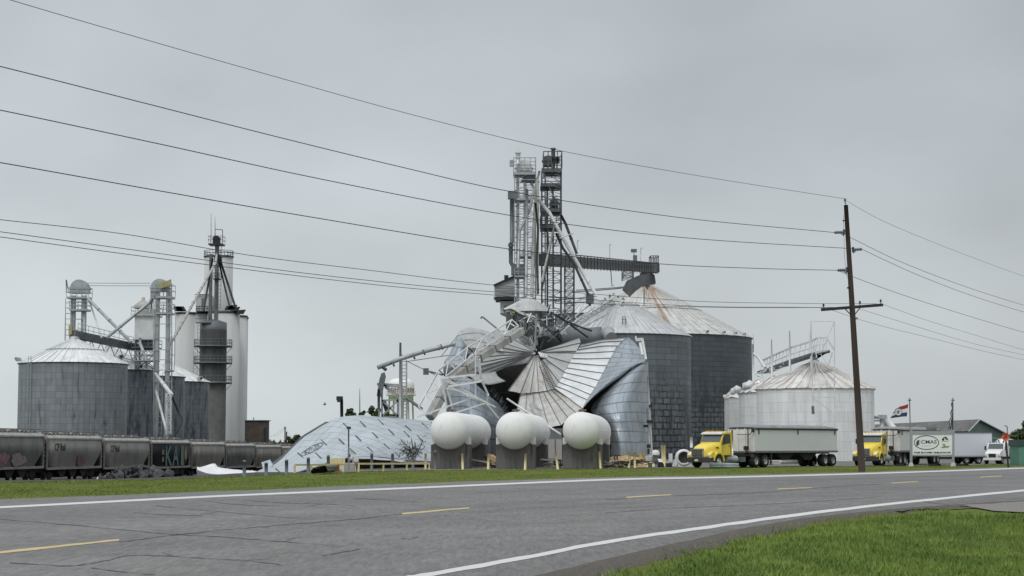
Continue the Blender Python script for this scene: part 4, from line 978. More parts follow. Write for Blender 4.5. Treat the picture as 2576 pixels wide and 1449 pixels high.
# ---------------- lying wall sheet on the left ----------------
def j(a,c): return (631.1+a*.18081, 976.7+c*.18081)
ly=thing('fallen_bin_wall','broad pale sheet of bin wall lying crumpled behind the grey posts, with an oval logo','bin wall',P(900,HOR,150))
rows_=[[ (*j(60,1168),128),(*j(250,1092),140),(*j(430,975),152),(*j(700,712),160),(*j(860,602),163),(*j(1100,462),166),(*j(1280,402),168),(*j(1600,388),170),(*j(1900,412),172),(*j(2200,440),174),(*j(2520,468),176)],
       [(*j(120,1178),127),(*j(330,1130),133),(*j(520,1050),141),(*j(740,870),149),(*j(900,770),152),(*j(1120,640),154),(*j(1320,570),156),(*j(1620,540),158),(*j(1920,560),160),(*j(2220,580),163),(*j(2540,600),166)],
       [(*j(170,1190),125),(*j(380,1160),127),(*j(560,1110),131),(*j(800,985),139),(*j(960,900),142),(*j(1160,820),145),(*j(1380,760),147),(*j(1660,720),149),(*j(1940,730),151),(*j(2240,760),153),(*j(2560,780),156)],
       [(*j(215,1205),122),(*j(450,1190),122),(*j(640,1170),124),(*j(860,1110),129),(*j(1000,1060),132),(*j(1180,1010),136),(*j(1420,960),140),(*j(1680,960),143),(*j(1960,985),146),(*j(2260,1010),149),(*j(2560,1030),151)]]
mb,g_=sheet(rows_,70,34,.30,.28,2,(0,19,0,9.5))
# sheet seams run diagonally: rotate the UV by 40 degrees
for i,u in mb.uv.items():
    mb.uv[i]=[(a*.64+b_*1.1,-a*.72+b_*.85) for a,b_ in u]
lw=mb.build('wall_sheet',skinL,ly); solid(lw,.08)
mb=MB()
for a_,b_ in zip(g_[0][8:34],g_[0][9:35]): mb.beam(a_,b_,.28,.22)
mb.build('dark_edge',blacks,ly)
gp=[(CX+F*p.x/p.y,HOR-(p.z-H)*F/p.y,p.y) for r in g_ for p in r]
def onsheet(a,c):
    x,y=j(a,c); q=min(gp,key=lambda g:(g[0]-x)**2+(g[1]-y)**2*2); return P(x,y,q[2]-1.1)
# dark bolted laps standing proud of the sheet
for (a_,c_) in ((1285,485),(1520,460),(1765,430),(1915,570),(2150,515),(2380,480),(1455,655),(1690,615),(1220,700),(975,715),(2085,715),(2310,655),(1850,770),(1620,815),(650,895),(900,900),(345,1115),(2130,600),(1380,840),(2000,890)):
    x,y=j(a_,c_); 
    mb=MB(); mb.beam(onsheet(a_,c_),onsheet(a_+78,c_+72),.06,.05); mb.build('open_lap',dark,ly)
# oval logo with lettering, following the sheet
mb=MB(); c=P(*j(850,848),143.2); ud=(P(*j(1000,765),143.9)-P(*j(700,930),142.4)).normalized(); vd=(P(*j(830,780),145.6)-P(*j(850,848),143.2)).normalized()
a_=(P(*j(1000,765),143.9)-P(*j(700,930),142.4)).length/2; 
pts=[onsheet(850+cos(t)*152+sin(t)*14,848-cos(t)*84+sin(t)*34) for t in [2*pi*k/40 for k in range(41)]]; mb.tube(pts,.035,5)
vs_,fs_=text_mesh('BUTLER',1.0,bold=.02); w_=max(v[0] for v in vs_)-min(v[0] for v in vs_)
mb.add([onsheet(850+v[0]/w_*215+v[1]*-26,848-v[0]/w_*118-v[1]*58) for v in vs_],fs_); mb.build('oval_logo',plain('faded logo paint',(.17,.20,.22),.6),ly)
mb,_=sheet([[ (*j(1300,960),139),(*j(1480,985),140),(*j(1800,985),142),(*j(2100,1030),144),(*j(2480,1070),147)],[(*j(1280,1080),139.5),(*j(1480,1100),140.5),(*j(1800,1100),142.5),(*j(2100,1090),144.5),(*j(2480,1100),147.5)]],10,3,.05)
mb.build('shadowed_hollow',inner,ly)  # shade under the fallen wall, painted as a near-black sheet
mb,_=sheet([[ (*zz,Y_) for zz,Y_ in ((j(1500,975),136.5),(j(1750,990),138),(j(2100,1025),141))],[(*j(1480,960),138),(*j(1800,965),140),(*j(2150,1005),143)]],10,3,.2,.8); mb.build('torn_edge',skinL,ly)
# white crumpled sheet in front of the cars
t=thing('crumpled_sheet','crumpled white and dark metal sheet lying in front of the hopper cars','debris',P(560,HOR,128))
zz=lambda a,c:(a*.29165,871.5+c*.29165)
mb,_=sheet([[ (*zz(1700,1040),132),(*zz(1760,1030),133),(*zz(1850,1010),134),(*zz(1900,1045),134),(*zz(2100,1075),133),(*zz(2240,1085),131)],
          [(*zz(1705,1075),130),(*zz(1780,1075),131),(*zz(1860,1095),131),(*zz(1950,1075),131),(*zz(2100,1090),130),(*zz(2260,1095),129)],
          [(*zz(1700,1100),128),(*zz(1800,1110),128),(*zz(1880,1112),128),(*zz(1980,1095),128.5),(*zz(2120,1100),128),(*zz(2300,1108),127)]],24,10,.5,1.0,4); solid(mb.build('sheet_top',plain('crumpled white sheet',(.72,.73,.73),.5,.1,.12),t),.05)
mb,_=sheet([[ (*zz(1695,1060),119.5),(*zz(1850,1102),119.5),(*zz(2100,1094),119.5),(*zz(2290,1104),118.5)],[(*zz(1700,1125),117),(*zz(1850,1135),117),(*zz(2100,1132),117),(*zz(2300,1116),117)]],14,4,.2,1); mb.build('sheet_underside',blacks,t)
mb,_=sheet([[ (*zz(2255,1000),138),(*zz(2330,978),139)],[(*zz(2280,1090),137),(*zz(2360,1030),138)]],4,4,.15); o=mb.build('bent_scrap',skinL); tag(o,'small upright bent white panel at the left tip of the fallen bin wall','debris'); solid(o,.04)
mb,_=sheet([[ (*zz(850,1120),105),(*zz(830,1150),105)],[(*zz(835,1165),104),(*zz(838,1184),103.5)],[(*zz(890,1145),104),(*zz(880,1170),103.5)]],6,6,.15,1.5); o=mb.build('scrap_metal',white_s); tag(o,'small twisted white scrap lying on the grass below the rock pile','debris'); solid(o,.03)
# ---------------- central elevator towers ----------------
YT=214
def q4(a,c,Y=YT): return (*z4(a,c),Y)
t=thing('elevator_tower','tall pale bucket elevator tower, the left one of the central pair, with vent stack','elevator',P(1320,HOR,YT))
m=MB(); x0,y0=z4(180,205); x1,_=z4(332,205); lattice(m,x0,x1,y0,790,YT,2.6,18,.06,'Z',.035); m.build('tower_frame',galv,t)
m=MB()
for a,w in((203,22),(256,24)):
    p=P(*q4(a-w/2,200)); q=P(*q4(a+w/2,1250)); m.bb((p.x,YT+.5,q.z),(q.x,YT+1.4,p.z))
m.build('elevator_trunk',galv,t)
m=MB(); head(m,*[z4(a,0)[0] for a in(192,308)],z4(0,118)[1],z4(0,196)[1],YT+.4,1.5); m.build('elevator_head',white_s,t)
m=MB(); m.tube([P(*q4(205,150)),P(*q4(205,70))],.28,10); m.tube([P(*q4(205,72)),P(*q4(205,66))],.38,10); m.tube([P(*q4(205,66)),P(*q4(203,40)),P(*q4(209,28)),P(*q4(213,45))],.05,6); m.build('vent_stack',white_s,t)
m=MB(); platform(m,z4(172,0)[0],z4(333,0)[0],z4(0,210)[1],YT-.3,3.0,1.7,.25,n=4,rr=.045); m.build('head_platform',galv,t)
m=MB(); platform(m,z4(172,0)[0],z4(300,0)[0],z4(0,392)[1],YT-.2,3.0,.5,.3,n=3); m.build('middle_platform',galv,t)
m=MB(); m.box(P(*q4(160,145,YT-.3)),(.5,.5,.7)); m.lathe([(.35,-.05),(.35,.05)],P(*q4(158,143,YT-.7)),12,0,True,Matrix.Rotation(pi/2,3,'X')); m.build('floodlight',galv,t)
m=MB(); m.tube([P(*q4(160,372)),P(*q4(160,720))],.24,8); m.tube([P(*q4(153,720)),P(*q4(153,860)),P(*q4(182,918)),P(*q4(200,930))],.24,8)
for c_ in(730,740,770): m.tube([P(*q4(153,c_)),P(*q4(153,c_+6))],.36,8)
m.box(P(*q4(162,375)),(1.0,.8,.9)); m.build('dust_duct',galvd,t)
m=MB(); m.prism([(-1.1,0),(1.1,0),(.25,1.2),(-.25,1.2)],-.7,.7,'Y',0,None,P(*q4(290,282,YT+1))); m.build('cone_hopper',galvd,t)
m=MB(); platform(m,z4(180,0)[0],z4(262,0)[0],z4(0,958)[1],YT-.4,3,.9,.15,n=3); platform(m,z4(210,0)[0],z4(300,0)[0],z4(0,812)[1],YT-.4,3,.9,.12,n=3); m.build('low_platform',galv,t)
m=MB(); m.box(P(*q4(205,915,YT+.3)),(1.6,1.4,1.2)); m.build('duct_box',galvd,t)
tdark=plain('tower dark steel',(.12,.13,.135),.6,.3,.35,.8)
t=thing('elevator_tower','tall dark bucket elevator tower, the right one of the central pair, with black stack','elevator',P(1388,HOR,YT+2))
Yd=YT+2
m=MB(); x0=z4(378,0)[0]; x1=z4(518,0)[0]; lattice(m,x0,x1,z4(0,182)[1],800,Yd,3.0,16,.07,'Z',.034); m.build('tower_frame',tdark,t)
m=MB()
for a,w,c0 in((418,14,285),(460,13,285),(402,9,190)):
    p=P(*q4(a-w/2,c0,Yd)); q=P(*q4(a+w/2,1190,Yd)); m.bb((p.x,Yd+.6,q.z),(q.x,Yd+1.5,p.z))
m.build('elevator_trunk',galvd,t)
m=MB(); head(m,z4(386,0)[0],z4(460,0)[0],z4(0,86)[1],z4(0,160)[1],Yd+.6,1.5); m.build('elevator_head',tdark,t)
m=MB(); head(m,z4(440,0)[0],z4(496,0)[0],z4(0,398)[1],z4(0,455)[1],Yd+.2,1.5); m.build('elevator_head',tdark,t)
m=MB(); m.tube([P(*q4(459,180,Yd)),P(*q4(459,36,Yd))],.24,10); m.tube([P(*q4(459,42,Yd)),P(*q4(459,35,Yd))],.33,10); m.build('vent_stack',tdark,t)
for c_,a0,a1,rh in((182,390,523,2.0),(287,368,512,.0),(470,370,512,1.0),(588,368,520,1.0)):
    m=MB(); platform(m,z4(a0,0)[0],z4(a1,0)[0],z4(0,c_)[1],Yd-.5,4.0,rh,.4,n=4,rr=.05); m.build('platform',tdark,t)
m=MB()
for k in range(12): m.beam(P(*q4(470,200+k*22,Yd-.6)),P(*q4(508,212+k*22,Yd-.6)),.06)
for k in range(7): m.beam(P(*q4(375,505+k*13,Yd-.7)),P(*q4(410,505+k*13,Yd-.7)),.07)
m.build('stair_rungs',galvd,t)
m=MB(); m.box(P(*q4(478,123,Yd-.2)),(.9,.7,.7)); m.build('motor',blacks,t)
m=MB(); 
for (a_,c_,d_,e_) in((390,180,405,285),(420,300,470,400),(372,640,412,590),(520,600,470,740),(470,590,375,1080),(410,500,440,900)): m.beam(P(*q4(a_,c_,Yd-.3)),P(*q4(d_,e_,Yd-.3)),.14)
m.build('inner_spout',tdark,t)
t=thing('support_tower','slim dark lattice tower holding up the roof conveyor','tower',P(1433,HOR,YT+1))
m=MB(); lattice(m,z4(545,0)[0],z4(611,0)[0],z4(0,868)[1],815,YT+1,2.2,9,.07,'X',.035); m.build('tower_frame',tdark,t)
# pale spout bundle between the towers
GS='spouts of the central elevator towers'
for i,(px,r,mt,lb) in enumerate((([(338,250),(342,300),(318,640),(305,1110)],.20,beige,'dusty pale vertical spout between the two central towers'),
  ([(360,200),(345,260),(350,420),(345,1100)],.13,beige,'thin brown dusted vertical spout left of the dark tower'),
  ([(300,285),(322,330),(290,480),(215,640),(205,900)],.16,galv,'thin grey spout curving down left inside the pale tower'),
  ([(268,330),(270,500),(262,1110)],.17,galv,'pale vertical pipe in the middle of the left tower'),
  ([(350,405),(430,500),(560,740),(640,875),(655,905),(775,1105)],.20,white_s,'white broken spout crossing the dark tower down to the bin roof'),
  ([(515,520),(548,580),(630,800)],.16,blacks,'black spout dropping right from the dark tower to the conveyor'),
  ([(480,650),(530,760),(610,870),(718,1105)],.15,dark,'long dark spout leaning below the white broken spout'),
  ([(470,590),(440,720),(375,1000)],.12,beige,'pale spout leaning down left across the dark tower'),
  ([(330,430),(350,620),(340,840),(350,1090)],.13,dark,'dark vertical pipe beside the dusty spout'))):
    pipe([(*z4(a,c),YT-1.2-.3*i) for a,c in px],0,r,lb,mt,group=GS)
pipe([(*z4(480,695),YT-3),(*z4(605,652),YT-3)],0,.06,'thin bent bar sticking out sideways from the white spout',white_s,'bent_bar','bar',5,False)
# roof conveyor bridge
t=thing('conveyor_bridge','dark enclosed conveyor bridge running from the towers to the rust streaked roof','conveyor',P(1530,HOR,240))
A=(*z4(350,842),YT+1); B=(*z4(1200,905),296)
m=MB(); m.beam(P(*A),P(*B),1.3,1.35); m.build('trough',tdark,t)
m=MB(); a=P(*z4(520,805),YT); b=P(*z4(1215,873),295)
for f in(0,.6): m.beam(a+Vector((0,0,f-.5)),b+Vector((0,0,f-.5)),.12)
for k in range(34): p=a.lerp(b,k/33); m.beam(p+Vector((0,0,-1.6)),p+Vector((0,0,.1)),.09)
m.build('handrail',dark,t)
m=MB(); a=P(*z4(1165,925),294)
platform(m,z4(1165,0)[0],z4(1222,0)[0],z4(0,915)[1],294,3,2.2,.3,n=3,rr=.06); m.build('end_platform',dark,t)
m=MB(); lattice(m,z4(1105,0)[0],z4(1160,0)[0],z4(0,925)[1],z4(0,1000)[1],300,4,2,.16,'X'); m.box(P(*z4(1130,960),301),(1.1,1.4,3.6)); m.build('support_legs',dark,t)
m=MB()
for (x0,y0,x1,y1) in ((868,830,868,735),(1090,850,1093,762),(636,765,633,708),(875,905,885,1035)):
    Yp=214+(x0-350)/850*82; m.tube([P(*z4(x0,y0),Yp),P(*z4(x1,y1),Yp),P(*z4(x1+6,y1-7),Yp),P(*z4(x1+14,y1-3),Yp)],.07,5)
m.build('lamp_post',galv,t)
m=MB(); m.box(P(*z4(1052,842),283),(.6,.6,1.3)); m.tube([P(*z4(1045,815),283),P(*z4(1043,775),283)],.06,5); m.box(P(*z4(1043,777),283),(.9,.4,.5)); m.build('motor_box',galvd,t)
# crushed head at the top of the big roof
t=thing('wrecked_drive','dark crushed conveyor drive lying on the peak of the streaked roof','machinery',P(1590,HOR,296))
m=MB(); m.prism([(0,-.6),(.6,.7),(2.4,1.5),(4.4,2.0),(5.0,1.6),(5.2,.3),(3.2,.0),(2.0,-.9),(1.2,-1.7)],-1.2,1.4,'Y',0,None,P(*z4(962,1030),296)); m.build('casing',tdark,t)
m=MB(); lattice(m,z4(965,0)[0],z4(1040,0)[0],z4(0,925)[1],z4(0,985)[1],297,3,2,.08,'X'); m.build('frame',galvd,t)
for i,(a,b) in enumerate((((1118,1030),(1118,1210)),((1142,1010),(1142,1140)))):
    pipe([(*z4(*a),299.5),(*z4(*b),296 - 6*i)],0,.14,('thin vertical white pipe standing against the streaked roof, left one','thin vertical white pipe standing against the streaked roof, right one')[i],white_s,'roof_pipe','pipe',6,False)
# cabin hanging on the left of the pale tower
t=thing('control_cabin','grey sheet metal cabin on a bracket left of the central towers','cabin',P(1266,HOR,YT+4))
m=MB(); p0=P(*q4(33,1108,YT+4)); 
def lp(a,c): p=P(*q4(a,c,YT+4)); return (p.x,p.z)
m.prism([lp(33,1110),lp(180,1110),lp(180,965),lp(33,1030)],YT+4,YT+8,'Y'); o=m.build('cabin_wall',plain('grey cabin sheet',(.55,.57,.58),.6,.2,.1,.8),t)
m=MB()
for c_ in(1048,1068,1090): m.beam(P(*q4(35,c_-2,YT+3.9)),P(*q4(178,c_,YT+3.9)),.05)
m.beam(P(*q4(28,1030,YT+3.8)),P(*q4(180,962,YT+3.8)),.25); m.box(P(*q4(120,980,YT+5)),(.5,.6,.8)); m.build('roof',blacks,t)
m=MB(); a=P(*q4(28,1112,YT+3.6)); b=P(*q4(190,1132,YT+8.4)); m.bb((a.x,YT+3.6,b.z),(b.x,YT+8.4,a.z)); m.build('floor_slab',white_s,t)
m=MB(); m.bb((a.x+.2,YT+3.5,b.z-.35),(b.x,YT+8.2,b.z)); m.build('floor_beam',blacks,t)
t2=thing('hopper_house','pale hopper box below the grey cabin','hopper',P(1275,HOR,YT+5))
m=MB(); m.prism([lp(75,1140),lp(180,1140),lp(180,1250),lp(130,1250),lp(76,1225)],YT+4.5,YT+7.5,'Y'); m.build('box_body',plain('pale cabin sheet',(.60,.62,.63),.6,.1,.1,.8),t2)
m=MB(); m.beam(P(*q4(105,1180,YT+4.3)),P(*q4(105,1235,YT+4.3)),.1); m.beam(P(*q4(105,1180,YT+4.3)),P(*q4(150,1178,YT+4.3)),.1); m.beam(P(*q4(80,1232,YT+4.3)),P(*q4(150,1238,YT+4.3)),.12); m.build('rail',galvd,t2)
# small dark hopper tank with sagging conical roof and round badge
t=thing('hopper_tank','dark round hopper tank with sagging pale cone roof and a round badge','tank',P(1335,HOR,197))
Y=197; hw=panel('dark hopper sheets',(.085,.09,.095),(.02,.02,.02),1.55,6,.10,.3,.5,.12,seamf=.9); c=P(1334,HOR,Y); R_=61*mpp(Y)
m=MB(); m.lathe([(R_,zat(865,Y)),(R_,zat(786,Y))],(c.x,Y,0),40,uvr=R_); m.build('tank_wall',hw,t)
vs=[];n_=32
for i in range(7):
    f=i/6; 
    for k in range(n_+1):
        a=-pi+2*pi*k/n_; rr=R_*(.12+.95*f); z=zat(750,Y)+(zat(781,Y)-zat(750,Y))*f; sag=-f*f*1.25*max(0,cos(a+.95))**1.5 
        vs.append((c.x+rr*cos(a)-.15,Y+rr*sin(a),z+sag+(.14 if k%4<2 else 0)*f))
m=MB(); m.add(vs,[(i*(n_+1)+k,(i+1)*(n_+1)+k,(i+1)*(n_+1)+k+1,i*(n_+1)+k+1) for i in range(6) for k in range(n_)],0,False,[(k*.2,i*.5) for i in range(7) for k in range(n_+1)])
o=m.build('tank_roof',sheetmat('dull pale cone',(.52,.53,.52),(.40,.40,.39)),t); solid(o,.05)
m=MB(); m.box(P(*c1(1225,290),Y-3),(.35,.5,.35)); m.box(P(*c1(1535,345),Y-3),(.4,.5,.35)); m.build('roof_lamp',white_s,t)
m=MB(); cc=P(*c1(1140,410),Y-1.9)+Vector((0,0,0)); M=Matrix.Rotation(pi/2,3,'X')@Matrix.Identity(3)
ang=Vector((cc.x-c.x,cc.y-Y,0)); th=math.atan2(ang.y,ang.x); sd_=Vector((-sin(th),cos(th),0)); nn_=Vector((cos(th),sin(th),0)); cc=Vector((c.x,Y,cc.z))+nn_*(R_+.06)
m.tube([cc+sd_*cos(a)*.33+Vector((0,0,1))*sin(a)*.33 for a in [2*pi*k/20 for k in range(21)]],.045,5)
add_text(m,'GSI',cc,sd_,Vector((0,0,1)),.34,fitw=.5,bold=.02); m.build('round_badge',plain('faded yellow badge',(.42,.40,.22),.6),t)
m=MB(); 
for (a_,c_) in((1175,720),(1440,720),(1690,720),(1840,700)): m.beam(P(*c1(a_,c_-260),Y-2),P(*c1(a_,c_+40),Y-2),.16)
m.build('corner_rib',blacks,t)
# fallen white walkway bridge bent over the left of the wreck
t=thing('fallen_conveyor','long fallen conveyor with white trussed catwalk bent over the left of the collapsed bin','conveyor',P(1180,HOR,168))
seg=[(1306,823,176),(1196,893,171),(1124,950,167),(1074,1042,165)]
m=MB()
pA=[P(*s_) for s_ in seg]
for a,b in zip(pA,pA[1:]): 
    d=(b-a); m.beam(a+Vector((.3,0,-.3)),b+Vector((.3,0,-.3)),.6,.6)
    k=int(d.length/1.9)
    for i in range(k+1):
        c_=a.lerp(b,i/k); dd=d.normalized(); m.beam(c_+Vector((.3,0,-.3))-dd*.05,c_+Vector((.3,0,-.3))+dd*.05,.68,.68,mi=1)
m.build('conveyor_casing',[beige,galvd],t)
m=MB()
def off(p,a,b): a*=.52; return p+Vector((-.75*a,-.25,.7*a))+Vector((0,-b,0))
for a,b in zip(pA,pA[1:]):
    for u in(.15,1.75): 
        for v in(0,1.1): m.beam(off(a,u,v),off(b,u,v),.08)
    k=max(3,int((b-a).length/2.6))
    for i in range(k+1):
        p=a.lerp(b,i/k); m.beam(off(p,.15,1.1),off(p,1.75,1.1),.09); m.beam(off(p,1.75,0),off(p,1.75,1.1),.09); m.beam(off(p,.15,0),off(p,.15,1.1),.09)
        if i<k: q=a.lerp(b,(i+1)/k); m.beam(off(p,.15,1.1),off(q,1.75,1.1),.07) if i%2 else m.beam(off(p,1.75,1.1),off(q,.15,1.1),.07)
m.build('catwalk_truss',white_s,t)
t=thing('bent_truss_tower','white bent truss tower leaning in front of the blue grey wall remnant','truss',P(1180,HOR,162))
m=MB()
V_=dict(a=z3(945,280),b=z3(980,330),c=z3(945,665),d=z3(1000,520),e=z3(1060,650),f=z3(1045,720),g=z3(640,500),h=z3(690,590),i=z3(690,770),k=z3(750,815),l=z3(420,850),n=z3(1120,760),o=z3(660,490),p=z3(700,575),q=z3(1050,735),r=z3(1150,860))
for e_ in ('ac','bd','de','ef','gc','cn','gi','hk','og','oc','gd','pf','lc','kf','hc','qr','ad','pd'):
    a,b=V_[e_[0]],V_[e_[1]]; m.beam(P(*a,160.5),P(*b,161.5),.125)
m.beam(P(*V_['g'],160.5),P(*z3(940,468),161),.17); m.beam(P(*V_['p'],160.5),P(*z3(1000,528),161),.15)
m.build('truss_frame',white_s,t)
pipe([(*z3(1230,685),163),(*z3(1470,845),160),(*z3(1710,1005),156)],0,.085,'thin white pole leaning from the dark opening down to the right tank',white_s,'leaning_pole','pole',6,False)
pipe([(*z3(65,405),172),(*z3(270,325),172.5),(*z3(470,262),173),(*z3(755,190),175)],0,.21,'long horizontal spout sticking out left over the water tower',galv)
gsp=[o for o in COL.objects if o.get('label','').startswith('long horizontal spout')][0]
m=MB(); m.tube([P(*z3(110,400),171.7),P(*z3(140,425),171.5)],.16,8); m.build('stub_pipe',dark,gsp)
for a_,c_ in((205,372),(390,306),(480,268),(640,219)): m=MB(); m.tube([P(*z3(a_-6,c_+3),172.1),P(*z3(a_+8,c_-3),172.1)],.28,10); m.build('clamp',galvd,gsp)
# small leg by the water tower
t=thing('loading_frame','white steel loading frame with ladder mast in front of the water tower','frame',P(990,HOR,178))
Y=178; m=MB()
x=lambda a:z3(a,0)[0]; y=lambda c:z3(0,c)[1]
m.tube([P(x(270),1065,Y),P(x(270),y(180),Y)],[.17,.10],8); m.build('mast',galv,t)
m=MB(); m.beam(P(x(325),1065,Y),P(x(325),y(340),Y),.14); m.beam(P(x(285),1065,Y),P(x(285),y(330),Y),.1)
c_=350
while c_<840: m.beam(P(x(285),y(c_),Y),P(x(325),y(c_),Y),.08); c_+=32
m.beam(P(x(270),y(270),Y),P(x(325),y(345),Y),.08); m.build('ladder',galv,t)
m=MB()
for a_,b_ in (((80,555),(80,850)),((105,555),(105,850)),((245,690),(245,850)),((60,548),(270,562)),((60,560),(260,580)),((105,700),(250,695)),((105,850),(250,850)),((105,700),(250,840)),((105,840),(250,700)),((120,560),(250,650)),((130,580),(230,660))):
    m.beam(P(x(a_[0]),y(a_[1]),Y+.5),P(x(b_[0]),y(b_[1]),Y+.5),.16)
m.build('frame',galv,t)
m=MB(); m.prism([(-.15,-2.0),(.3,-2.0),(.2,0),(.0,.35),(-.25,.2),(-.3,-.4)],-.3,.3,'Y',0,Matrix.Rotation(.25,3,'Y'),P(x(120),y(480),Y)); m.build('chute_hood',galvd,t)
m=MB(); m.tube([P(x(75),y(600),Y-.3),P(x(75),y(780),Y-.3)],.12,8); m.tube([P(x(120),y(700),Y+1),P(x(150),y(800),Y+1)],.2,8); m.build('hanging_boot',dark,t)
m=MB(); m.tube([P(x(330),y(680),Y),P(x(460),y(775),Y-3)],.15,8); m.build('lower_spout',galvd,t)
GW_='guy wires of the loading frame'
for lb,a_,b_ in (('thin wire from the loading mast down right to the catwalk',(325,345),(600,480)),('thin wire from the loading mast to the blue flap',(330,350),(700,295)),('thin wire from the blue flap apex to the sky frame',(790,110),(640,300)),('bent lamp arm left of the fallen catwalk',(500,432),(650,470))):
    m=MB(); m.tube([P(x(a_[0]),y(a_[1]),174),P(x(b_[0]),y(b_[1]),172)],.035 if 'wire' in lb else .09,5)
    if 'lamp' in lb: m.box(P(x(500),y(440),174),(.5,.4,.6))
    tag(m.build('guy_wire' if 'wire' in lb else 'lamp_arm',galvd),lb,'wire' if 'wire' in lb else 'lamp',GW_ if 'wire' in lb else None)
pipe([(*c1(635,520),184),(*c1(632,495),184),(*c1(655,488),184),(*c1(690,515),184),(*c1(940,720),182)],0,.09,'hooked lamp pole leaning above the pale crumpled roof',galvd,'hooked_pole','pole',6,False)
# tangle of beams above the hub
tangle=thing('twisted_steel','tangle of twisted roof beams and sheets piled above the hub of the collapsed bin','debris',P(1375,HOR,186))
segs=[((1500,1030),(1530,440),.28,galvd),((1500,1040),(1430,900),.2,beige),((1420,920),(1180,640),.18,galvd),((1180,640),(1110,600),.2,white_s),((1370,590),(1180,700),.35,dark),((1380,580),(1440,430),.16,white_s),((1330,430),(1420,560),.16,beige),((1420,560),(1560,760),.3,beige),((1590,1000),(1700,700),.16,galvd),((1700,700),(1690,430),.14,galv),
 ((1540,480),(1800,770),.3,galvd),((1560,560),(1820,720),.18,galv),((1630,600),(1930,880),.34,dark),((1460,570),(1650,770),.18,dark),((1390,590),(1330,860),.12,blacks),((1240,560),(1250,700),.12,blacks),((1300,560),(1320,760),.12,blacks),((1700,900),(2100,560),.2,galvd),((1750,860),(2050,470),.16,beige),((1900,760),(2250,480),.18,white_s),
 ((1800,440),(2000,560),.3,dark),((2000,560),(2420,720),.3,dark),((1860,460),(2360,820),.32,dark),((2040,600),(2420,700),.22,galvd),((1190,490),(1300,520),.12,galv),((1300,520),(1400,600),.12,galv),((1220,640),(1330,480),.12,dark),((1440,800),(1460,1010),.2,galv),((1480,800),(1490,1030),.14,galvd),((1640,760),(1600,990),.12,galv),((1530,1040),(1420,820),.18,beige)]
for i,(a,b,w,mt) in enumerate(segs):
    m=MB(); Y0=184+ (i%5)*.8; m.beam(P(*c1(*a),Y0),P(*c1(*b),Y0+1.2),w*.62,w*.4); m.build('bent_beam',mt,tangle)
for i,(pts_,mt) in enumerate((([(1180,620),(1290,545),(1370,600),(1250,760),(1330,760),(1360,800)],fanG),([(1330,800),(1440,620),(1540,700),(1330,900),(1420,950),(1560,960)],fanG),([(1400,480),(1480,520),(1560,600),(1410,560),(1500,640),(1600,700)],white_s),([(1560,640),(1740,720),(1800,760),(1560,820),(1640,800),(1760,820)],fanG),([(1210,830),(1300,780),(1400,820),(1280,880),(1380,920),(1450,1000)],fanG))):
    q=[(*c1(*p_),187-.4*i) for p_ in pts_]; mb,_=sheet([q[:3],q[3:]],8,6,.7,.9,i*3); solid(mb.build('torn_sheet',mt,tangle),.05)
R=random.Random(77)
for k in range(46):
    a=R.uniform(1180,2050); c_0=R.uniform(430,900)-(0 if a<1800 else 60); L_=R.uniform(50,230); an=R.choice((-1,1))*R.uniform(.3,1.3)
    m=MB(); p=P(*c1(a,c_0),185+R.uniform(-1,3)); q=P(*c1(a+L_*cos(an),c_0+L_*sin(an)),186+R.uniform(-1,2)); mid_=p.lerp(q,.5)+Vector((R.uniform(-.3,.3),0,R.uniform(-.4,.4))); m.tube([p,mid_,q],R.uniform(.03,.07),5); m.build('bent_rod',(galv,galvd,white_s,dark)[k%4],tangle)
for k in range(16):
    a=R.uniform(1160,1900); c_0=R.uniform(560,880); s_=R.uniform(40,110)
    mb,_=sheet([[ (*c1(a,c_0),187),(*c1(a+s_*.6,c_0-R.uniform(0,50)),188),(*c1(a+s_,c_0-R.uniform(-20,40)),188)],[(*c1(a+R.uniform(-20,30),c_0+R.uniform(30,90)),186),(*c1(a+s_*.6,c_0+R.uniform(20,70)),186.5),(*c1(a+s_+20,c_0+R.uniform(30,90)),187)]],6,4,.4,1.3,k); solid(mb.build('torn_sheet',(fanG,skinD,white_s,galvd)[k%4],tangle),.04)
# crumpled conveyor trough across the top of the wreck
m=MB()
c_=[P(*c1(1440,850),188),P(*c1(1560,860),189),P(*c1(1900,870),190),P(*c1(2330,860),191),P(*c1(2600,830),191)]
m.tube(c_,[1.3,1.35,1.3,1.25,1.2],14); o=m.build('fallen_duct',galvd); tag(o,'fat grey duct lying crosswise behind the torn roof sectors','duct')
pipe([(*b1(985,560),188),(*b1(945,515),190),(*b1(960,512),192)],0,.62,'short fat bent duct elbow at the upper right of the torn roof',galv,'duct_elbow','duct',12)
m=MB(); p_=[b1(1180,572),b1(1228,566),b1(1262,738)]; m.beam(P(*b1(1182,545),180),P(*b1(1182,578),180),.16); m.beam(P(*b1(1182,575),180),P(*b1(1235,570),180),.3); m.beam(P(*b1(1232,565),180),P(*b1(1262,735),179),.2); m.beam(P(*b1(1215,600),180),P(*b1(1235,700),179),.22)
tag(m.build('ladder_remnant',white_s),'white remnant of ladder rails at the right tip of the folded wall','ladder')
t=thing('wall_ladder','tall thin white ladder hanging down the right edge of the wreck','ladder',P(1635,HOR,176))
m=MB(); 
for pts_ in ([(1278,870),(1290,1100),(1310,1449),(1318,1620)],[(1272,1130),(1285,1300),(1292,1449),(1300,1600)]):
    m.tube([P(*b1(*p_),177) for p_ in pts_],.09,6)
for c__ in range(880,1600,34): m.beam(P(*b1(1276+ (c__-870)*.045,c__),177),P(*b1(1284+(c__-870)*.05,c__),177),.06)
m.build('rails',white_s,t)
m=MB()
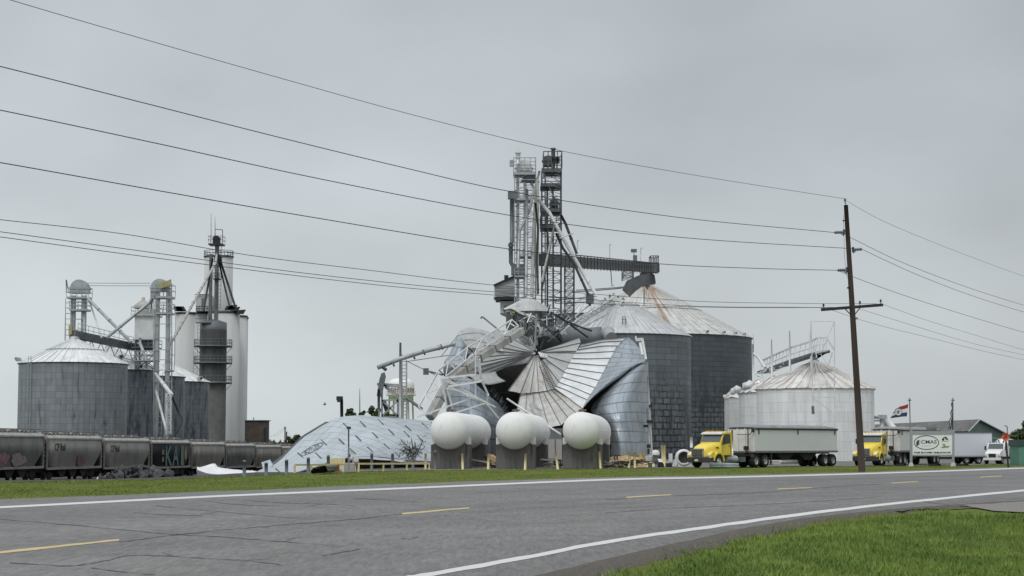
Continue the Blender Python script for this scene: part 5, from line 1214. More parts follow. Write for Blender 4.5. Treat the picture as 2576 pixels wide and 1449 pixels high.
for a_,c__,w in((1300,1110,.3),(1255,1272,.6),(1292,1235,.55)): m=MB(); m.box(P(*b1(a_,c__),176.8),(w,.3,.25)); m.build('bracket',blacks,t)
m=MB(); m.beam(P(*b1(1247,1310),176),P(*b1(1247,1560),176),.12); tag(m.build('thin_post',galv),'thin pale post standing before the right wall remnant','post')
# catwalk wreck running up to the big roof
t=thing('fallen_catwalk','bent white catwalk truss climbing right over the flattened bin roof','catwalk',P(1500,HOR,232))
d4=lambda a,c:(1840/1.3311+a*.14511, 960/1.3311+c*.14511)
m=MB()
def rail(p,q,w=.13,Y0=226,Y1=240): m.beam(P(*d4(*p),Y0),P(*d4(*q),Y1),w)
for o_ in((0,0),(60,45),(140,110),(210,160)): rail((340+o_[0]*.6,600+o_[1]),(700+o_[0]*1.6,300+o_[1]))
rail((150,830),(1140,160),.16); rail((190,870),(1180,230),.14); rail((80,760),(720,310),.12); rail((560,600),(1100,250),.1)
for k in range(14):
    f=k/13; rail((160+f*900,825-f*600),(230+f*900,860-f*600),.1); 
    if k%2: rail((160+f*900,825-f*600),(100+f*900,740-f*560),.08)
    rail((160+f*900,825-f*600),(200+f*900,790-f*600),.08)
m.build('truss',white_s,t)
R=random.Random(21)
for k in range(16):
    a_=R.uniform(820,1250); c__=R.uniform(110,300); s_=R.uniform(20,70)
    mb,_=sheet([[ (*d4(a_,c__),250),(*d4(a_+s_,c__-R.uniform(0,30)),251)],[(*d4(a_+R.uniform(-10,20),c__+R.uniform(20,50)),249),(*d4(a_+s_+20,c__+R.uniform(15,50)),250)]],3,3,.4,1,k); mb.build('crumpled_plate',(white_s,galvd,blacks,fanG)[k%4],t)
m=MB()
for k in range(26):
    a_=R.uniform(150,600); c__=780-(a_-150)*.35+R.uniform(-50,80); m.beam(P(*d4(a_,c__),226),P(*d4(a_+R.uniform(-40,130),c__+R.uniform(-60,60)),228),.07)
m.build('bent_rods',galv,t)
for i,(a,b) in enumerate((((0,235),(820,165)),((0,180),(260,190)),((430,90),(1280,20)),((460,60),(1300,0)),((100,285),(660,260)))):
    m=MB(); L=[P(*d4(a[0]+(b[0]-a[0])*k/6,a[1]+(b[1]-a[1])*k/6+ (6 if 0<k<6 else 0)),222+k) for k in range(7)]; m.tube(L,.06,5)
    tag(m.build('slack_cable',galvd),('thick slack cable crossing the lattice tower base','short slack cable beside the lattice tower','upper slack cable reaching the big roof peak','topmost slack cable reaching the big roof peak','low slack cable ending at the small grey bin')[i],'cable','slack cables between towers and roofs')
m=MB(); m.box(P(*d4(700,215),224),(.9,.8,1.1)); m.beam(P(*d4(690,190),224),P(*d4(700,330),224),.3); tag(m.build('spout_foot',galvd),'grey valve box where the dark leaning spout ends','machinery')
# wreck on the white bins
g5=lambda a,c:(1803+a*.2126,781.3+c*.2126)
t=thing('collapsed_catwalk','collapsed white catwalk with railings draped over the white bins','catwalk',P(1990,HOR,226))
m=MB()
def rl(p,q,w=.12,Y0=214,Y1=214): m.beam(P(*g5(*p),Y0),P(*g5(*q),Y1),w*.62)
top=[(540,590,232),(640,545,228),(760,490,222),(900,430,218),(1100,370,214),(1190,322,212),(1300,322,211)]
bot=[(530,720,232),(640,690,228),(760,640,222),(900,590,218),(1090,530,214),(1180,500,212),(1310,470,211)]
for L_ in(top,bot): 
    for a,b in zip(L_,L_[1:]): m.beam(P(*g5(a[0],a[1]),a[2]),P(*g5(b[0],b[1]),b[2]),.16)
for k in range(20):
    f=k/19*5.99; i=int(f); u=f-i; A_=[top[i][q]+(top[i+1][q]-top[i][q])*u for q in range(3)]; B_=[bot[i][q]+(bot[i+1][q]-bot[i][q])*u for q in range(3)]
    m.beam(P(*g5(A_[0],A_[1]),A_[2]),P(*g5(B_[0]-15,B_[1]),B_[2]),.08); M_=[(A_[q]+B_[q])/2 for q in range(3)]; 
    if k: m.beam(P(*g5(pM[0],pM[1]),pM[2]),P(*g5(M_[0],M_[1]),M_[2]),.09)
    pM=M_
m.build('railing',white_s,t)
m=MB()
for a,b in zip(bot,bot[1:]): m.beam(P(*g5(a[0],a[1]+12),a[2]+.6),P(*g5(b[0],b[1]+12),b[2]+.6),1.1,.3)
m.prism([(0,0),(1.5,.45),(2.3,.75),(1.1,.5),(.7,-.25)],-.5,.5,'Y',0,None,P(*g5(1090,560),212)); m.build('deck',galvd,t)
m=MB(); R=random.Random(8)
for k in range(22):
    a_=R.uniform(450,900); c__=760-(a_-450)*.35+R.uniform(-30,60); m.beam(P(*g5(a_,c__),220),P(*g5(a_+R.uniform(-30,110),c__+R.uniform(-70,40)),220),.08)
m.build('bent_rods',white_s,t)
t=thing('steel_frame_tower','thin white open tower frame rising above the large white bin','frame',P(2075,HOR,206))
m=MB()
for p,q,w in(((1118,125),(1140,1200),.15),((1394,130),(1394,1365),.16),((1118,127),(1394,130),.10),((1394,130),(1255,450),.2),((1310,340),(1390,460),.25),((1370,495),(1315,660),.2),((1115,540),(1120,690),.3),((1118,130),(1100,480),.22),((1145,1025),(1394,1025),.17),((1145,1040),(1394,1220),.17),((1394,1240),(1225,1365),.17),((1140,990),(1270,870),.12),((1394,1137),(1515,1137),.12),((1230,515),(1310,640),.10),((1150,400),(1185,560),.16)):
    rl(p,q,w,206,206)
m.build('frame_bars',white_s,t)
m=MB(); m.beam(P(*g5(1136,1130),206),P(*g5(1142,1225),206),.28); m.build('hanging_chain',galvd,t)
for i,(a_,c0,c1_,lb) in enumerate(((652,340,810,'thin white mast standing on the middle white bin roof'),(866,240,740,'thin white mast rising beside the collapsed catwalk'))):
    m=MB(); m.tube([P(*g5(a_,c1_),218),P(*g5(a_,(c0+c1_)/2),218),P(*g5(a_-4,c0),218)],[.16,.14,.05],6); tag(m.build('thin_mast',white_s),lb,'mast','masts on the white bins')
pipe([(*g5(440,510),226),(*g5(490,550),225),(*g5(575,675),224)],0,.2,'bent white pipe at the left end of the collapsed catwalk',white_s,'bent_pipe')
pipe([(*b1(2128,610),290),(*b1(2132,920),290)],0,.14,'thin white downpipe on the right edge of the widest bin',white_s,'downpipe')
for i,(a_,c__,w) in enumerate(((225,945,50),(375,885,55))):
    m=MB(); prof=[(0,.5),(.45,.42),(.72,.12),(.78,-.1),(.6,-.3)]; m.lathe(prof,P(*g5(a_,c__),224-4*i),16,0,True,Matrix.Rotation(-.5,3,'Y'))
    m.v=[tuple(Vector(v)+.22*Vector((noise.noise(Vector(v)*1.8),noise.noise(Vector(v)*1.8+Vector((9,0,0))),noise.noise(Vector(v)*1.8+Vector((0,9,0)))))) for v in m.v]; o=m.build('crumpled_hood',white_s); tag(o,('crumpled white hood lying on the lowest white bin','crumpled white hood with torn side on the middle white bin')[i],'debris')
mb,_=sheet([[ (*g5(80,1045),258),(*g5(170,1000),257),(*g5(240,975),256)],[(*g5(110,1045),256),(*g5(180,1020),254),(*g5(270,1045),254)]],8,6,.5,1); solid(mb.build('torn_roof_sheet',white_s),.05); tag(bpy.data.objects['torn_roof_sheet'],'torn white roof sheet drooping over the lowest white bin','debris')
# ---------------- covered hopper cars ----------------
carm=[plain('hopper car grey paint',(.50,.50,.465),.6,.1,.25,.35,(.08,.065,.05),.5),plain('hopper car dark paint',(.035,.04,.045),.6,.1,.2,.35,(.10,.09,.08),.4),
      plain('hopper car rusty paint',(.50,.48,.43),.65,.1,.28,.3,(.09,.065,.045),.75),plain('hopper car green grey',(.32,.33,.31),.6,.1,.25,.4,(.05,.045,.04),.7)]
carroof=plain('hopper car roof',(.40,.395,.37),.6,.1,.3,.8,(.12,.10,.08),.7); under=plain('greasy undercarriage',(.018,.017,.016),.9,0,.3,2)
sill_m=plain('side sill paint',(.27,.26,.24),.6,.1,.25,.6,(.08,.06,.05),.6)
def car_parts(t,body,L=16.2):
    m=MB(); out=[(2.5,1.25),(13.9,1.25),(15.75,2.75),(15.95,3.9),(.25,3.9),(.45,2.75)]
    # curved sides: three depth stations
    ys=[(-1.50,0),(-1.60,1)]
    n_=8; rings=[]
    for k in range(n_+1):
        f=k/n_; z=1.25+f*2.65; y=-1.45-.15*sin(pi*f*.9); 
        def xe(z): 
            return 2.5-(2.05)*min(1,(z-1.25)/1.5)-.2*max(0,(z-2.75)/1.15)
        rings.append((xe(z),z,y))
    vs=[]
    for (x,z,y) in rings: vs+=[(x,y,z),(16.4-x,y,z),(16.4-x,-y,z),(x,-y,z)]
    fs=[]
    for k in range(n_):
        for q in range(4): fs.append((4*k+q,4*k+(q+1)%4,4*k+4+(q+1)%4,4*k+4+q))
    fs.append((3,2,1,0)); m.add(vs,fs,0,True); m.build('hopper_body',body,t)
    m=MB(); pr=[(-1.63,3.86),(-1.63,4.0),(-1.35,4.22),(-.6,4.40),(.6,4.40),(1.35,4.22),(1.63,4.0),(1.63,3.86)]
    m.prism(pr,.15,16.25,'X'); 
    for k in range(15): x=.6+k*1.08; m.beam((x,-1.55,4.06),(x,-.75,4.42),.07); 
    for k in range(5): m.bb((1.4+k*3,-.45,4.38),(3.6+k*3,.45,4.55))
    m.build('car_roof',carroof,t)
    m=MB(); 
    for y in(-.95,.95): m.bb((-.2,y-.28,4.56),(16.6,y+.28,4.60))
    m.build('running_board',galvd,t)
    m=MB()
    for y in(-1.5,1.5): m.bb((.1,y-.09,1.08),(16.3,y+.09,1.3))
    m.build('side_sill',sill_m,t)
    m=MB()
    for x in(.12,16.28):
        for y in(-1.5,1.5): m.beam((x,y,1.1),(x,y,4.0),.13)
        for z in(1.5,1.9,2.3,2.7,3.1,3.5): m.beam((x,-1.5,z),(x,-1.0,z),.05)
        m.beam((x,-1.5,2.4),(x,1.5,2.4),.08)
    m.bb((-.1,-.4,.85),(16.5,.4,1.15),1); m.bb((.3,-1.4,1.25),(.5,1.4,3.9),1); m.bb((15.9,-1.4,1.25),(16.1,1.4,3.9),1)
    m.build('end_frame',[sill_m,under],t)
    m=MB()
    for k in range(3): c=5+k*3.2; m.prism([(c-1.55,1.25),(c+1.55,1.25),(c+.45,.35),(c-.45,.35)],-1.3,1.3,'Y')
    m.build('discharge_hopper',under,t)
    for bx in(2.0,14.4):
        m=MB(); m.bb((bx-1.2,-1.05,.35),(bx+1.2,-.92,.75)); m.bb((bx-1.2,.92,.35),(bx+1.2,1.05,.75)); m.bb((bx-.3,-1.1,.3),(bx+.3,1.1,.85)); b=m.build('bogie',under,t)
        for wx in(bx-.85,bx+.85):
            m=MB()
            for y in(-.8,.8): m.tube([(wx,y-.07,.46),(wx,y+.07,.46)],.46,18)
            m.tube([(wx,-.8,.46),(wx,.8,.46)],.09,8); m.build('wheelset',under,b)
def train_pt(n): return Vector((-43.8+1.47*n,170+17.1*n,-1.55-.165*n))
tdir=math.atan2(17.1,1.47)
proto=[]
lab=['dark grey hopper car at the left picture edge with pink graffiti','grey hopper car lettered in black with a mauve graffiti patch','grey hopper car with plain clean side, lettered in black next to the dark green car',
 'dark green hopper car with large pale green letters and an ochre oval','pale brown hopper car with rust streaks right behind the dark green car','grey hopper car with dirty side in front of the concrete silo','rust smeared hopper car in front of the brick shed','last hopper car partly hidden by the fallen bin wall sheet']
bodies=[carm[3],carm[0],carm[0],carm[1],carm[2],carm[3],carm[2],carm[2]]
base_by={}
for i,n_ in enumerate(range(-1,7)):
    bm_=bodies[i]
    if bm_.name not in base_by:
        t=thing('hopper_car',lab[i],'hopper car',(0,0,0),0,'hopper cars of the grain train'); car_parts(t,bm_); base_by[bm_.name]=t
    else: t=copy_tree(base_by[bm_.name])
    t['label']=lab[i]; t.location=train_pt(n_)+Vector((.05,.4,0)); t.rotation_euler=(0,radians(.0),tdir)
    base_by[bm_.name+str(i)]=t
cars=[o for o in COL.objects if o.name.startswith('hopper_car')]
cars.sort(key=lambda o:o.location.y)
def on_car(car,build,name,mat):
    mb=MB(); build(mb); o=mb.build(name,mat); o.parent=car; return o
blk=plain('car lettering black',(.02,.02,.02),.7,0,.1)
for k in(1,2): on_car(cars[k],lambda mb:add_text(mb,'CP Rail',(3.4,-1.63,3.15),(1,0,0),(0,0,1),.95,fitw=3.0,lift=.02,bold=.02),'lettering',blk)
def blob(mb,cx,cz,w,h,seed,mi=0):
    R=random.Random(seed); pts=[]
    for k in range(26):
        a=2*pi*k/26; r=1+.13*sin(3*a+seed)+.10*sin(7*a+seed*2)+.04*R.uniform(-1,1); pts.append((cx+cos(a)*w*r,-1.64,cz+sin(a)*h*r))
    mb.add(pts,[tuple(range(26))],mi)
on_car(cars[1],lambda mb:(blob(mb,9.6,1.85,1.3,.5,2),add_text(mb,'OVO',(9.6,-1.66,1.95),(1,0,0),(0,0,1),.8,fitw=2.3,mi=1)),'graffiti',[plain('mauve graffiti',(.13,.075,.07),.8),plain('dull mauve graffiti',(.19,.12,.11),.8)])
on_car(cars[0],lambda mb:(blob(mb,5.2,2.0,2.0,.6,6),blob(mb,9.5,1.9,1.9,.55,8,1)),'graffiti',[plain('pink graffiti',(.20,.11,.13),.8,0,.5,2),plain('pale graffiti',(.22,.18,.17),.8,0,.4,2)])
def kal(mb):
    for i,ch in enumerate('KAI'): add_text(mb,ch,(6.6+i*2.9,-1.66,2.5),(1,0,0),(0,0,1),3.1,fitw=(2.7,2.7,1.3)[i],lift=.0,bold=.06)
    pts=[(15.0-.15+.55*cos(a),-1.66,2.7+.75*sin(a)) for a in [2*pi*k/20 for k in range(20)]]
    mb.add([(p[0]-1.0,p[1],p[2]) for p in pts],[tuple(range(20))],1)
    for z in(2.9,2.1): mb.add([(3.7,-1.66,z-.28),(4.6,-1.66,z-.28),(4.6,-1.66,z+.28),(3.7,-1.66,z+.28)],[(0,1,2,3)],2)
on_car(cars[3],kal,'lettering',[plain('pale green letters',(.10,.19,.165),.7,0,.2,.8),plain('ochre oval',(.26,.21,.09),.7),plain('dull grey plate',(.17,.15,.12),.7)])
# track and ballast
mb=MB(); a=train_pt(-4); b=train_pt(12)
nn_=(b-a).normalized(); s_=Vector((nn_.y,-nn_.x,0))
mb.add([a-s_*4.2+Vector((0,0,-.75)),a-s_*2+Vector((0,0,-.15)),a+s_*2+Vector((0,0,-.15)),a+s_*4.2+Vector((0,0,-.75)),b-s_*4.2+Vector((0,0,-.75)),b-s_*2+Vector((0,0,-.15)),b+s_*2+Vector((0,0,-.15)),b+s_*4.2+Vector((0,0,-.75))],[(0,4,5,1),(1,5,6,2),(2,6,7,3)])
o=mb.build('railway_ballast',speck('dark ballast',(.03,.029,.028),(.10,.095,.09),(.05,.047,.044),10)); struct(o)
t=thing('railway_track','steel rails on dark ties under the hopper cars','railway',a)
for sgn in(-.75,.75):
    mb=MB(); mb.beam(a+s_*sgn+Vector((0,0,-.06)),b+s_*sgn+Vector((0,0,-.06)),.09,.14); mb.build('rail',plain('worn rail',(.14,.12,.11),.4,.6),t)
# ---------------- white storage tanks ----------------
tankw=plain('chalky white tank paint',(.76,.765,.75),.7,0,.07,.5,(.40,.385,.34),.4,stretch=(1,1,.6))
conc2=plain('stained concrete saddle',(.155,.15,.145),.9,0,.3,.8,(.02,.019,.018),.95,stretch=(2.2,2.2,.25))
t=thing('storage_tank','x','tank',(0,0,0),0,'white horizontal storage tanks on concrete saddles'); R_=1.43
prof=[(R_*sin(a),-R_*cos(a)*.92) for a in [pi/2*k/12 for k in range(13)]]+[(R_,z) for z in(5,10,15.6)]+[(R_*sin(a),15.6-R_*cos(a)*.92) for a in [pi/2+pi/2*k/12 for k in range(1,13)]]
M=Matrix.Rotation(-pi/2,3,'X')
m=MB(); m.lathe(prof,(0,1.35,2.87),56,0,True,M); m.build('tank_shell',tankw,t)
m=MB(); m.tube([(0,2.6,4.25),(0,2.6,4.5)],.13,10); m.tube([(-.3,2.6,4.45),(.3,2.6,4.45)],.06,8); m.tube([(0,2.6,4.5),(0,2.6,4.54)],.15,10); m.build('top_valve',plain('rusty valve',(.17,.13,.11),.7),t)
for y0 in(1.9,12.8):
    m=MB(); w=1.48; pts=[(-w,0),(w,0),(w,1.78),(1.15,1.9)]+[(1.43*cos(a),2.87+1.43*sin(a)) for a in [-.65-(pi-1.3)*k/10 for k in range(11)]]+[(-1.15,1.9),(-w,1.78)]
    m.prism(pts,y0,y0+1.5,'Y'); m.build('saddle',conc2,t)
    for s__ in(-1,1): m=MB(); m.prism([(s__*1.0,1.82),(s__*1.5,1.82),(s__*1.5,2.35),(s__*1.38,2.35)][::s__],y0+.2,y0+1.2,'Y'); m.build('saddle_bracket',tankw,t)
for yy in(3.2,5.8,8.4,11.0,13.6):
    m=MB(); m.tube([(1.434*cos(2*pi*k/40),1.35+yy,2.87+1.434*sin(2*pi*k/40)) for k in range(41)],.012,4); m.build('weld_seam',tankw,t)
m=MB(); m.tube([(1.30*cos(2*pi*k/40),.80,2.87+1.30*sin(2*pi*k/40)) for k in range(41)],.012,4); m.build('weld_seam',tankw,t)
labs=['white horizontal storage tank on saddles, leftmost of three, beside the fallen wall sheet','white horizontal storage tank in the middle of the three','white horizontal storage tank on the right, before the curved wall remnant']
for k,(x,lb) in enumerate(((1125,labs[0]),(1289.4,labs[1]),(1458,labs[2]))):
    o=t if k==0 else copy_tree(t); o['label']=lb; o.location=P(x,HOR,143)-Vector((0,1.2,H)); o.location.z=0; o.rotation_euler=(0,0,-radians(5.9+k*.1))
# ---------------- semi trucks with grain trailers ----------------
alu=plain('brushed trailer aluminium',(.68,.70,.70),.45,.1,.06,.25,(.50,.50,.48),.4,stretch=(.4,1,1.2)); tarp=plain('dusty grey tarp',(.24,.245,.25),.8,0,.2,1.2,(.42,.41,.38),.6)
nosew=plain('white trailer nose',(.76,.76,.74),.5,.1,.06,.6,(.50,.47,.42),.5); rail_=plain('trailer rail',(.18,.18,.18),.6,.3,.2,1)
def wheel(mb_t,x,y,r,w,parent,rim=None):
    m=MB(); s=1 if y>0 else -1
    m.lathe([(r*.55,-w/2),(r*.93,-w/2),(r,-w*.3),(r,w*.3),(r*.93,w/2),(r*.55,w/2)],(x,y,r),26,0,True,Matrix.Rotation(-pi/2*s,3,'X')); tt=m.build('wheel',black,parent)
    m=MB(); m.lathe([(r*.57,w*.46),(r*.50,w*.40),(r*.3,w*.15 if rim else w*.1),(r*.2,w*.3),(0,w*.42)],(x,y,r),20,0,True,Matrix.Rotation(-pi/2*s,3,'X')); m.build('rim',rim or galv,tt)
def semi(t):
    hx=lambda x: x if x<4.38 else 4.38+(x-4.38)*1.36
    # tractor frame
    m=MB()
    for y in(-.42,.42): m.bb((-2.2,y-.06,.72),(5.6,y+.06,.98))
    m.bb((-2.0,-1.0,.9),(1.6,1.0,1.0)); m.bb((-1.0,-.5,1.0),(.4,.5,1.16)); m.build('chassis',under,t)
    # cab
    m=MB(); W_=1.06
    def sec(x,w,z0,z1): return [(x,-w,z0),(x,w,z0),(x,w*.96,z1),(x,-w*.96,z1)]
    cabv=[sec(2.95,W_,.95,2.72),sec(3.1,W_,.95,2.82),sec(3.75,W_,.95,2.84),sec(4.02,W_*.97,.95,2.70),sec(4.42,W_*.95,.95,1.98)]
    vs=[v for s in cabv for v in s]; fs=[(4*k+q,4*k+(q+1)%4,4*k+4+(q+1)%4,4*k+4+q) for k in range(4) for q in range(4)]+[(3,2,1,0),(16,17,18,19)]
    m.add(vs,[f for f in fs]); cab=m.build('cab',yellow,t); recalc(cab); bevel(cab,.05,3)
    # windshield, slightly proud of the slanted front
    m=MB(); n1=Vector((.87,0,.48))
    def wp_(y,f): return Vector((4.42+(4.02-4.42)*f,y,1.98+(2.70-1.98)*f))+n1*.03
    m.add([wp_(-.93,.05),wp_(.93,.05),wp_(.88,.90),wp_(-.88,.90)],[(0,1,2,3)]); m.build('windshield',glass2,cab)
    m=MB(); m.prism([(4.0,2.66),(4.30,2.60),(4.30,2.66),(4.02,2.80)],-1.0,1.0,'Y'); m.build('sun_visor',plain('visor white',(.6,.6,.6),.3),cab)
    for y in(1,-1):
        m=MB(); yy=y*(W_+.006); m.add([(3.24,yy,1.92),(4.30,yy,1.84),(4.08,yy*.978,2.5),(3.94,yy*.975,2.64),(3.26,yy*.972,2.64)],[(0,1,2,3,4)]); m.build('side_window',glass_m,cab)
        m=MB(); m.box((4.32,y*1.26,2.1),(.07,.15,.42)); m.beam((4.3,y*1.05,2.3),(4.32,y*1.25,2.3),.04); m.beam((4.3,y*1.05,1.8),(4.32,y*1.25,1.8),.04); m.build('mirror',blacks,cab)
        m=MB(); m.beam((3.20,yy*1.003,1.0),(3.20,yy*.97,2.68),.02); m.beam((3.2,yy*1.003,1.0),(4.25,yy*1.003,1.0),.02); m.beam((4.27,yy*1.003,1.0),(4.27,yy*1.003,1.95),.02); m.box((3.36,yy*1.004,1.72),(.16,.03,.05)); m.build('door_seam',blacks,cab)
    for k in range(5):
        m=MB(); m.box((3.95,-.6+.3*k,2.90),(.16,.10,.06)); m.build('roof_lamp',plain('amber lamp',(.5,.25,.05),.4),cab)
    # hood with fenders
    m=MB(); H_=[(4.38,.98,2.02,1.02),(4.8,.90,1.93,1.0),(5.3,.76,1.74,.95),(5.55,.66,1.52,.9),(5.62,.62,1.3,.85)]
    H_=[(hx(a),b,c,d) for a,b,c,d in H_]
    vs=[];n_=13
    for (x,w,zt_,zb_) in H_:
        for k in range(n_):
            a=pi*k/(n_-1); c_=cos(a); s2=sin(a); px_=w*(abs(c_)**.45)*(1 if c_>0 else -1); pz=zb_+(zt_-zb_)*(s2**.45 if s2>0 else 0); vs.append((x,px_,pz))
    fs=[(i*n_+k,i*n_+k+1,(i+1)*n_+k+1,(i+1)*n_+k) for i in range(4) for k in range(n_-1)]+[tuple(4*n_+k for k in range(n_))]
    m.add(vs,fs,0,True); hd=m.build('hood',yellow,t)
    for y in(1,-1):
        m=MB(); pts=[]
        for k in range(13):
            a=pi*(.02+.96*k/12); pts.append((4.87+.74*cos(a),.50+.74*sin(a)))
        pts=pts+[(4.87-.60,.5+.0),]+[(4.87+.60*cos(a),.50+.60*sin(a)) for a in [pi*(.98-.96*k/12) for k in range(13)]]
        m.prism(pts,min(y*.66,y*1.17),max(y*.66,y*1.17),'Y',0); 
        o=m.build('fender',yellow,hd); recalc(o)
        m=MB(); m.prism([(5.42,.75),(6.0,.75),(5.97,1.10),(5.6,1.28),(5.35,1.25)],min(y*.70,y*1.12),max(y*.70,y*1.12),'Y'); o=m.build('fender_front',yellow,hd); recalc(o); bevel(o,.05)
        m=MB(); m.prism([(5.72,.96),(6.04,.94),(5.99,1.10),(5.72,1.20)],min(y*.78,y*1.10),max(y*.78,y*1.10),'Y'); o=m.build('headlight',chrome,hd); recalc(o); bevel(o,.03)
        m=MB(); m.add([(4.62,y*.99,1.50),(5.02,y*.965,1.52),(5.0,y*.955,1.64),(4.75,y*.975,1.62)],[(0,1,2,3)]); m.build('hood_vent',blacks,hd)
    m=MB(); m.prism([(hx(5.60),.92),(hx(5.70),.92),(hx(5.68),1.42),(hx(5.60),1.50)],-.52,.52,'Y'); g=m.build('grille',plain('dark grille',(.10,.10,.10),.4,.6),t); recalc(g)
    m=MB()
    for k in range(9): m.bb((hx(5.70),-.48+k*.12-.012,.96),(hx(5.70)+.025,-.48+k*.12+.012,1.42))
    m.beam((hx(5.70),-.53,.92),(hx(5.70),-.53,1.46),.05); m.beam((hx(5.70),.53,.92),(hx(5.70),.53,1.46),.05); m.beam((hx(5.70),-.53,1.46),(hx(5.70),.53,1.46),.05); m.build('grille_bars',chrome,g)
    m=MB(); m.prism([(5.6,-1.16),(5.95,-1.10),(6.26,-.6),(6.32,0),(6.26,.6),(5.95,1.10),(5.6,1.16)],.42,.86,'Z'); o=m.build('bumper',plain('dark bumper',(.045,.045,.047),.45),t); recalc(o); bevel(o,.06,3)
    m=MB(); m.box((6.325,.0,.60),(.02,.32,.16)); m.build('number_plate',white_s,o)
    for y in(-1,1):
        wheel(None,4.87,y*.98,.52,.30,t,chrome)
        for x in(-.15,-1.45): wheel(None,x,y*.95,.52,.55,t,galv)
        m=MB(); m.tube([(2.2,y*.80,.66),(3.6,y*.80,.66)],.29,16); m.build('fuel_tank',galv,t)
        m=MB(); pts=[(-.15+.62*cos(a),.52+.62*sin(a)) for a in [pi*.15+pi*.6*k/8 for k in range(9)]]; pts+=[(-.15+.58*cos(a),.52+.58*sin(a)) for a in [pi*.75-pi*.6*k/8 for k in range(9)]]; m.prism(pts,min(y*.65,y*1.22),max(y*.65,y*1.22),'Y'); recalc(m.build('mudguard',blacks,t))
        m=MB(); m.bb((1.2,y*.6-.02 if y>0 else y*1.1,.45),(1.9,y*1.1 if y>0 else y*.6+.02,.85)); m.build('battery_box',galvd,t)
    m=MB(); m.tube([(2.80,.95,.9),(2.80,.95,2.95)],.075,10); m.tube([(2.80,-.95,.9),(2.80,-.95,2.95)],.075,10); m.build('exhaust_stack',chrome,t)
    # trailer
    L=12.2
    tr=MB(); tr.bb((-L,-1.29,1.28),(.05,1.29,3.12)); 
    b=tr.build('trailer_box',alu,t)
    m=MB(); m.bb((.06,-1.26,1.30),(.10,1.26,3.10)); 
    for y in(-1.2,-.35,.35,1.2): m.bb((.08,y-.05,1.25),(.2,y+.05,3.1))
    m.build('nose_panel',nosew,b)
    m=MB()
    for y in(-1.30,1.30): m.bb((-L,y-.03,1.16),(.1,y+.03,1.32)); m.bb((-L,y-.035,3.06),(.1,y+.035,3.16))
    for x in(.06,-L-.02): m.bb((x-.05,-1.32,1.16),(x+.05,1.32,1.30)); 
    m.build('side_rail',rail_,b)
    m=MB(); n_=44
    vs=[]
    for i in range(n_+1):
        x=.15-(L+.3)*i/n_; h=.26+.05*sin(i*1.35)+.02*sin(i*3.1); h*=min(1,(i+1)/3,(n_-i+1)/5+.25)
        for k in range(9): a=pi*k/8; vs.append((x,1.34*cos(a),3.12+h*sin(a)**.7 if 0<k<8 else 3.08))
    fs=[(i*9+k,i*9+k+1,(i+1)*9+k+1,(i+1)*9+k) for i in range(n_) for k in range(8)]+[tuple(range(9)),tuple(n_*9+k for k in reversed(range(9)))]
    m.add(vs,fs,0,True); m.build('roll_tarp',tarp,b)
    m=MB(); m.tube([(.0,1.34,3.07),(-L,1.34,3.07)],.07,8)
    for x in(-.4,-6.1,-11.8): m.bb((x-.035,1.30,2.65),(x+.035,1.36,3.08))
    m.build('tarp_roller',blacks,b)
    m=MB(); m.beam((.45,-.2,2.62),(.40,1.0,2.62),.05); m.beam((.40,1.0,2.62),(.30,1.32,3.0),.05); m.box((.35,1.25,2.95),(.2,.2,.3)); m.box((.25,.5,1.55),(.2,.35,.3)); m.beam((.25,.7,1.4),(.25,.7,3.05),.06); m.build('tarp_arm',blacks,b)
    for c_ in(-4.6,-8.0):
        m=MB(); m.prism([(c_-1.65,1.28),(c_+1.65,1.28),(c_+.45,.55),(c_-.45,.55)],-1.05,1.05,'Y'); m.build('discharge_hopper',under,b)
    m=MB(); m.bb((-L,-.5,1.05),(-8.8,.5,1.28)); m.bb((-2.6,-.5,1.1),(.0,.5,1.28)); m.build('subframe',under,t)
    for y in(-1,1):
        m=MB(); m.bb((-3.0,y*.75-.06,.25),(-2.86,y*.75+.06,1.28)); m.box((-2.93,y*.75,.2),(.3,.25,.05)); m.build('landing_leg',galvd,t)
        for x in(-10.45,-11.65): wheel(None,x,y*.95,.52,.55,t,galv)
    for x in(-1.5,-5.2,-9.0,-11.9): 
        m=MB(); m.box((x,1.335,1.26),(.14,.02,.06)); m.build('marker_lamp',plain('amber lamp',(.5,.25,.05),.4),b)
    m=MB(); m.bb((-L-.05,-1.1,1.1),(-L-.02,-.7,1.28)); m.build('tail_lamp',plain('red lamp',(.35,.02,.02),.4),b)
def place_truck(t,x,Y,ang):
    t.rotation_euler=(0,0,pi+radians(ang)); t.location=(0,0,0)
    n_=Matrix.Rotation(pi+radians(ang),3,'Z')@Vector((0,1.3,0)); c=P(x,HOR,Y); t.location=(c.x-n_.x,Y-n_.y,0)
t=thing('grain_truck','yellow cab semi truck with long grey grain trailer, left of the wooden pole','truck',(0,0,0),0,'yellow grain trucks')
semi(t); place_truck(t,1902,149.5,48.6)
t2=copy_tree(t); t2['label']='yellow cab semi truck behind the billboard and partly behind the wooden pole'; place_truck(t2,2266,164,61)
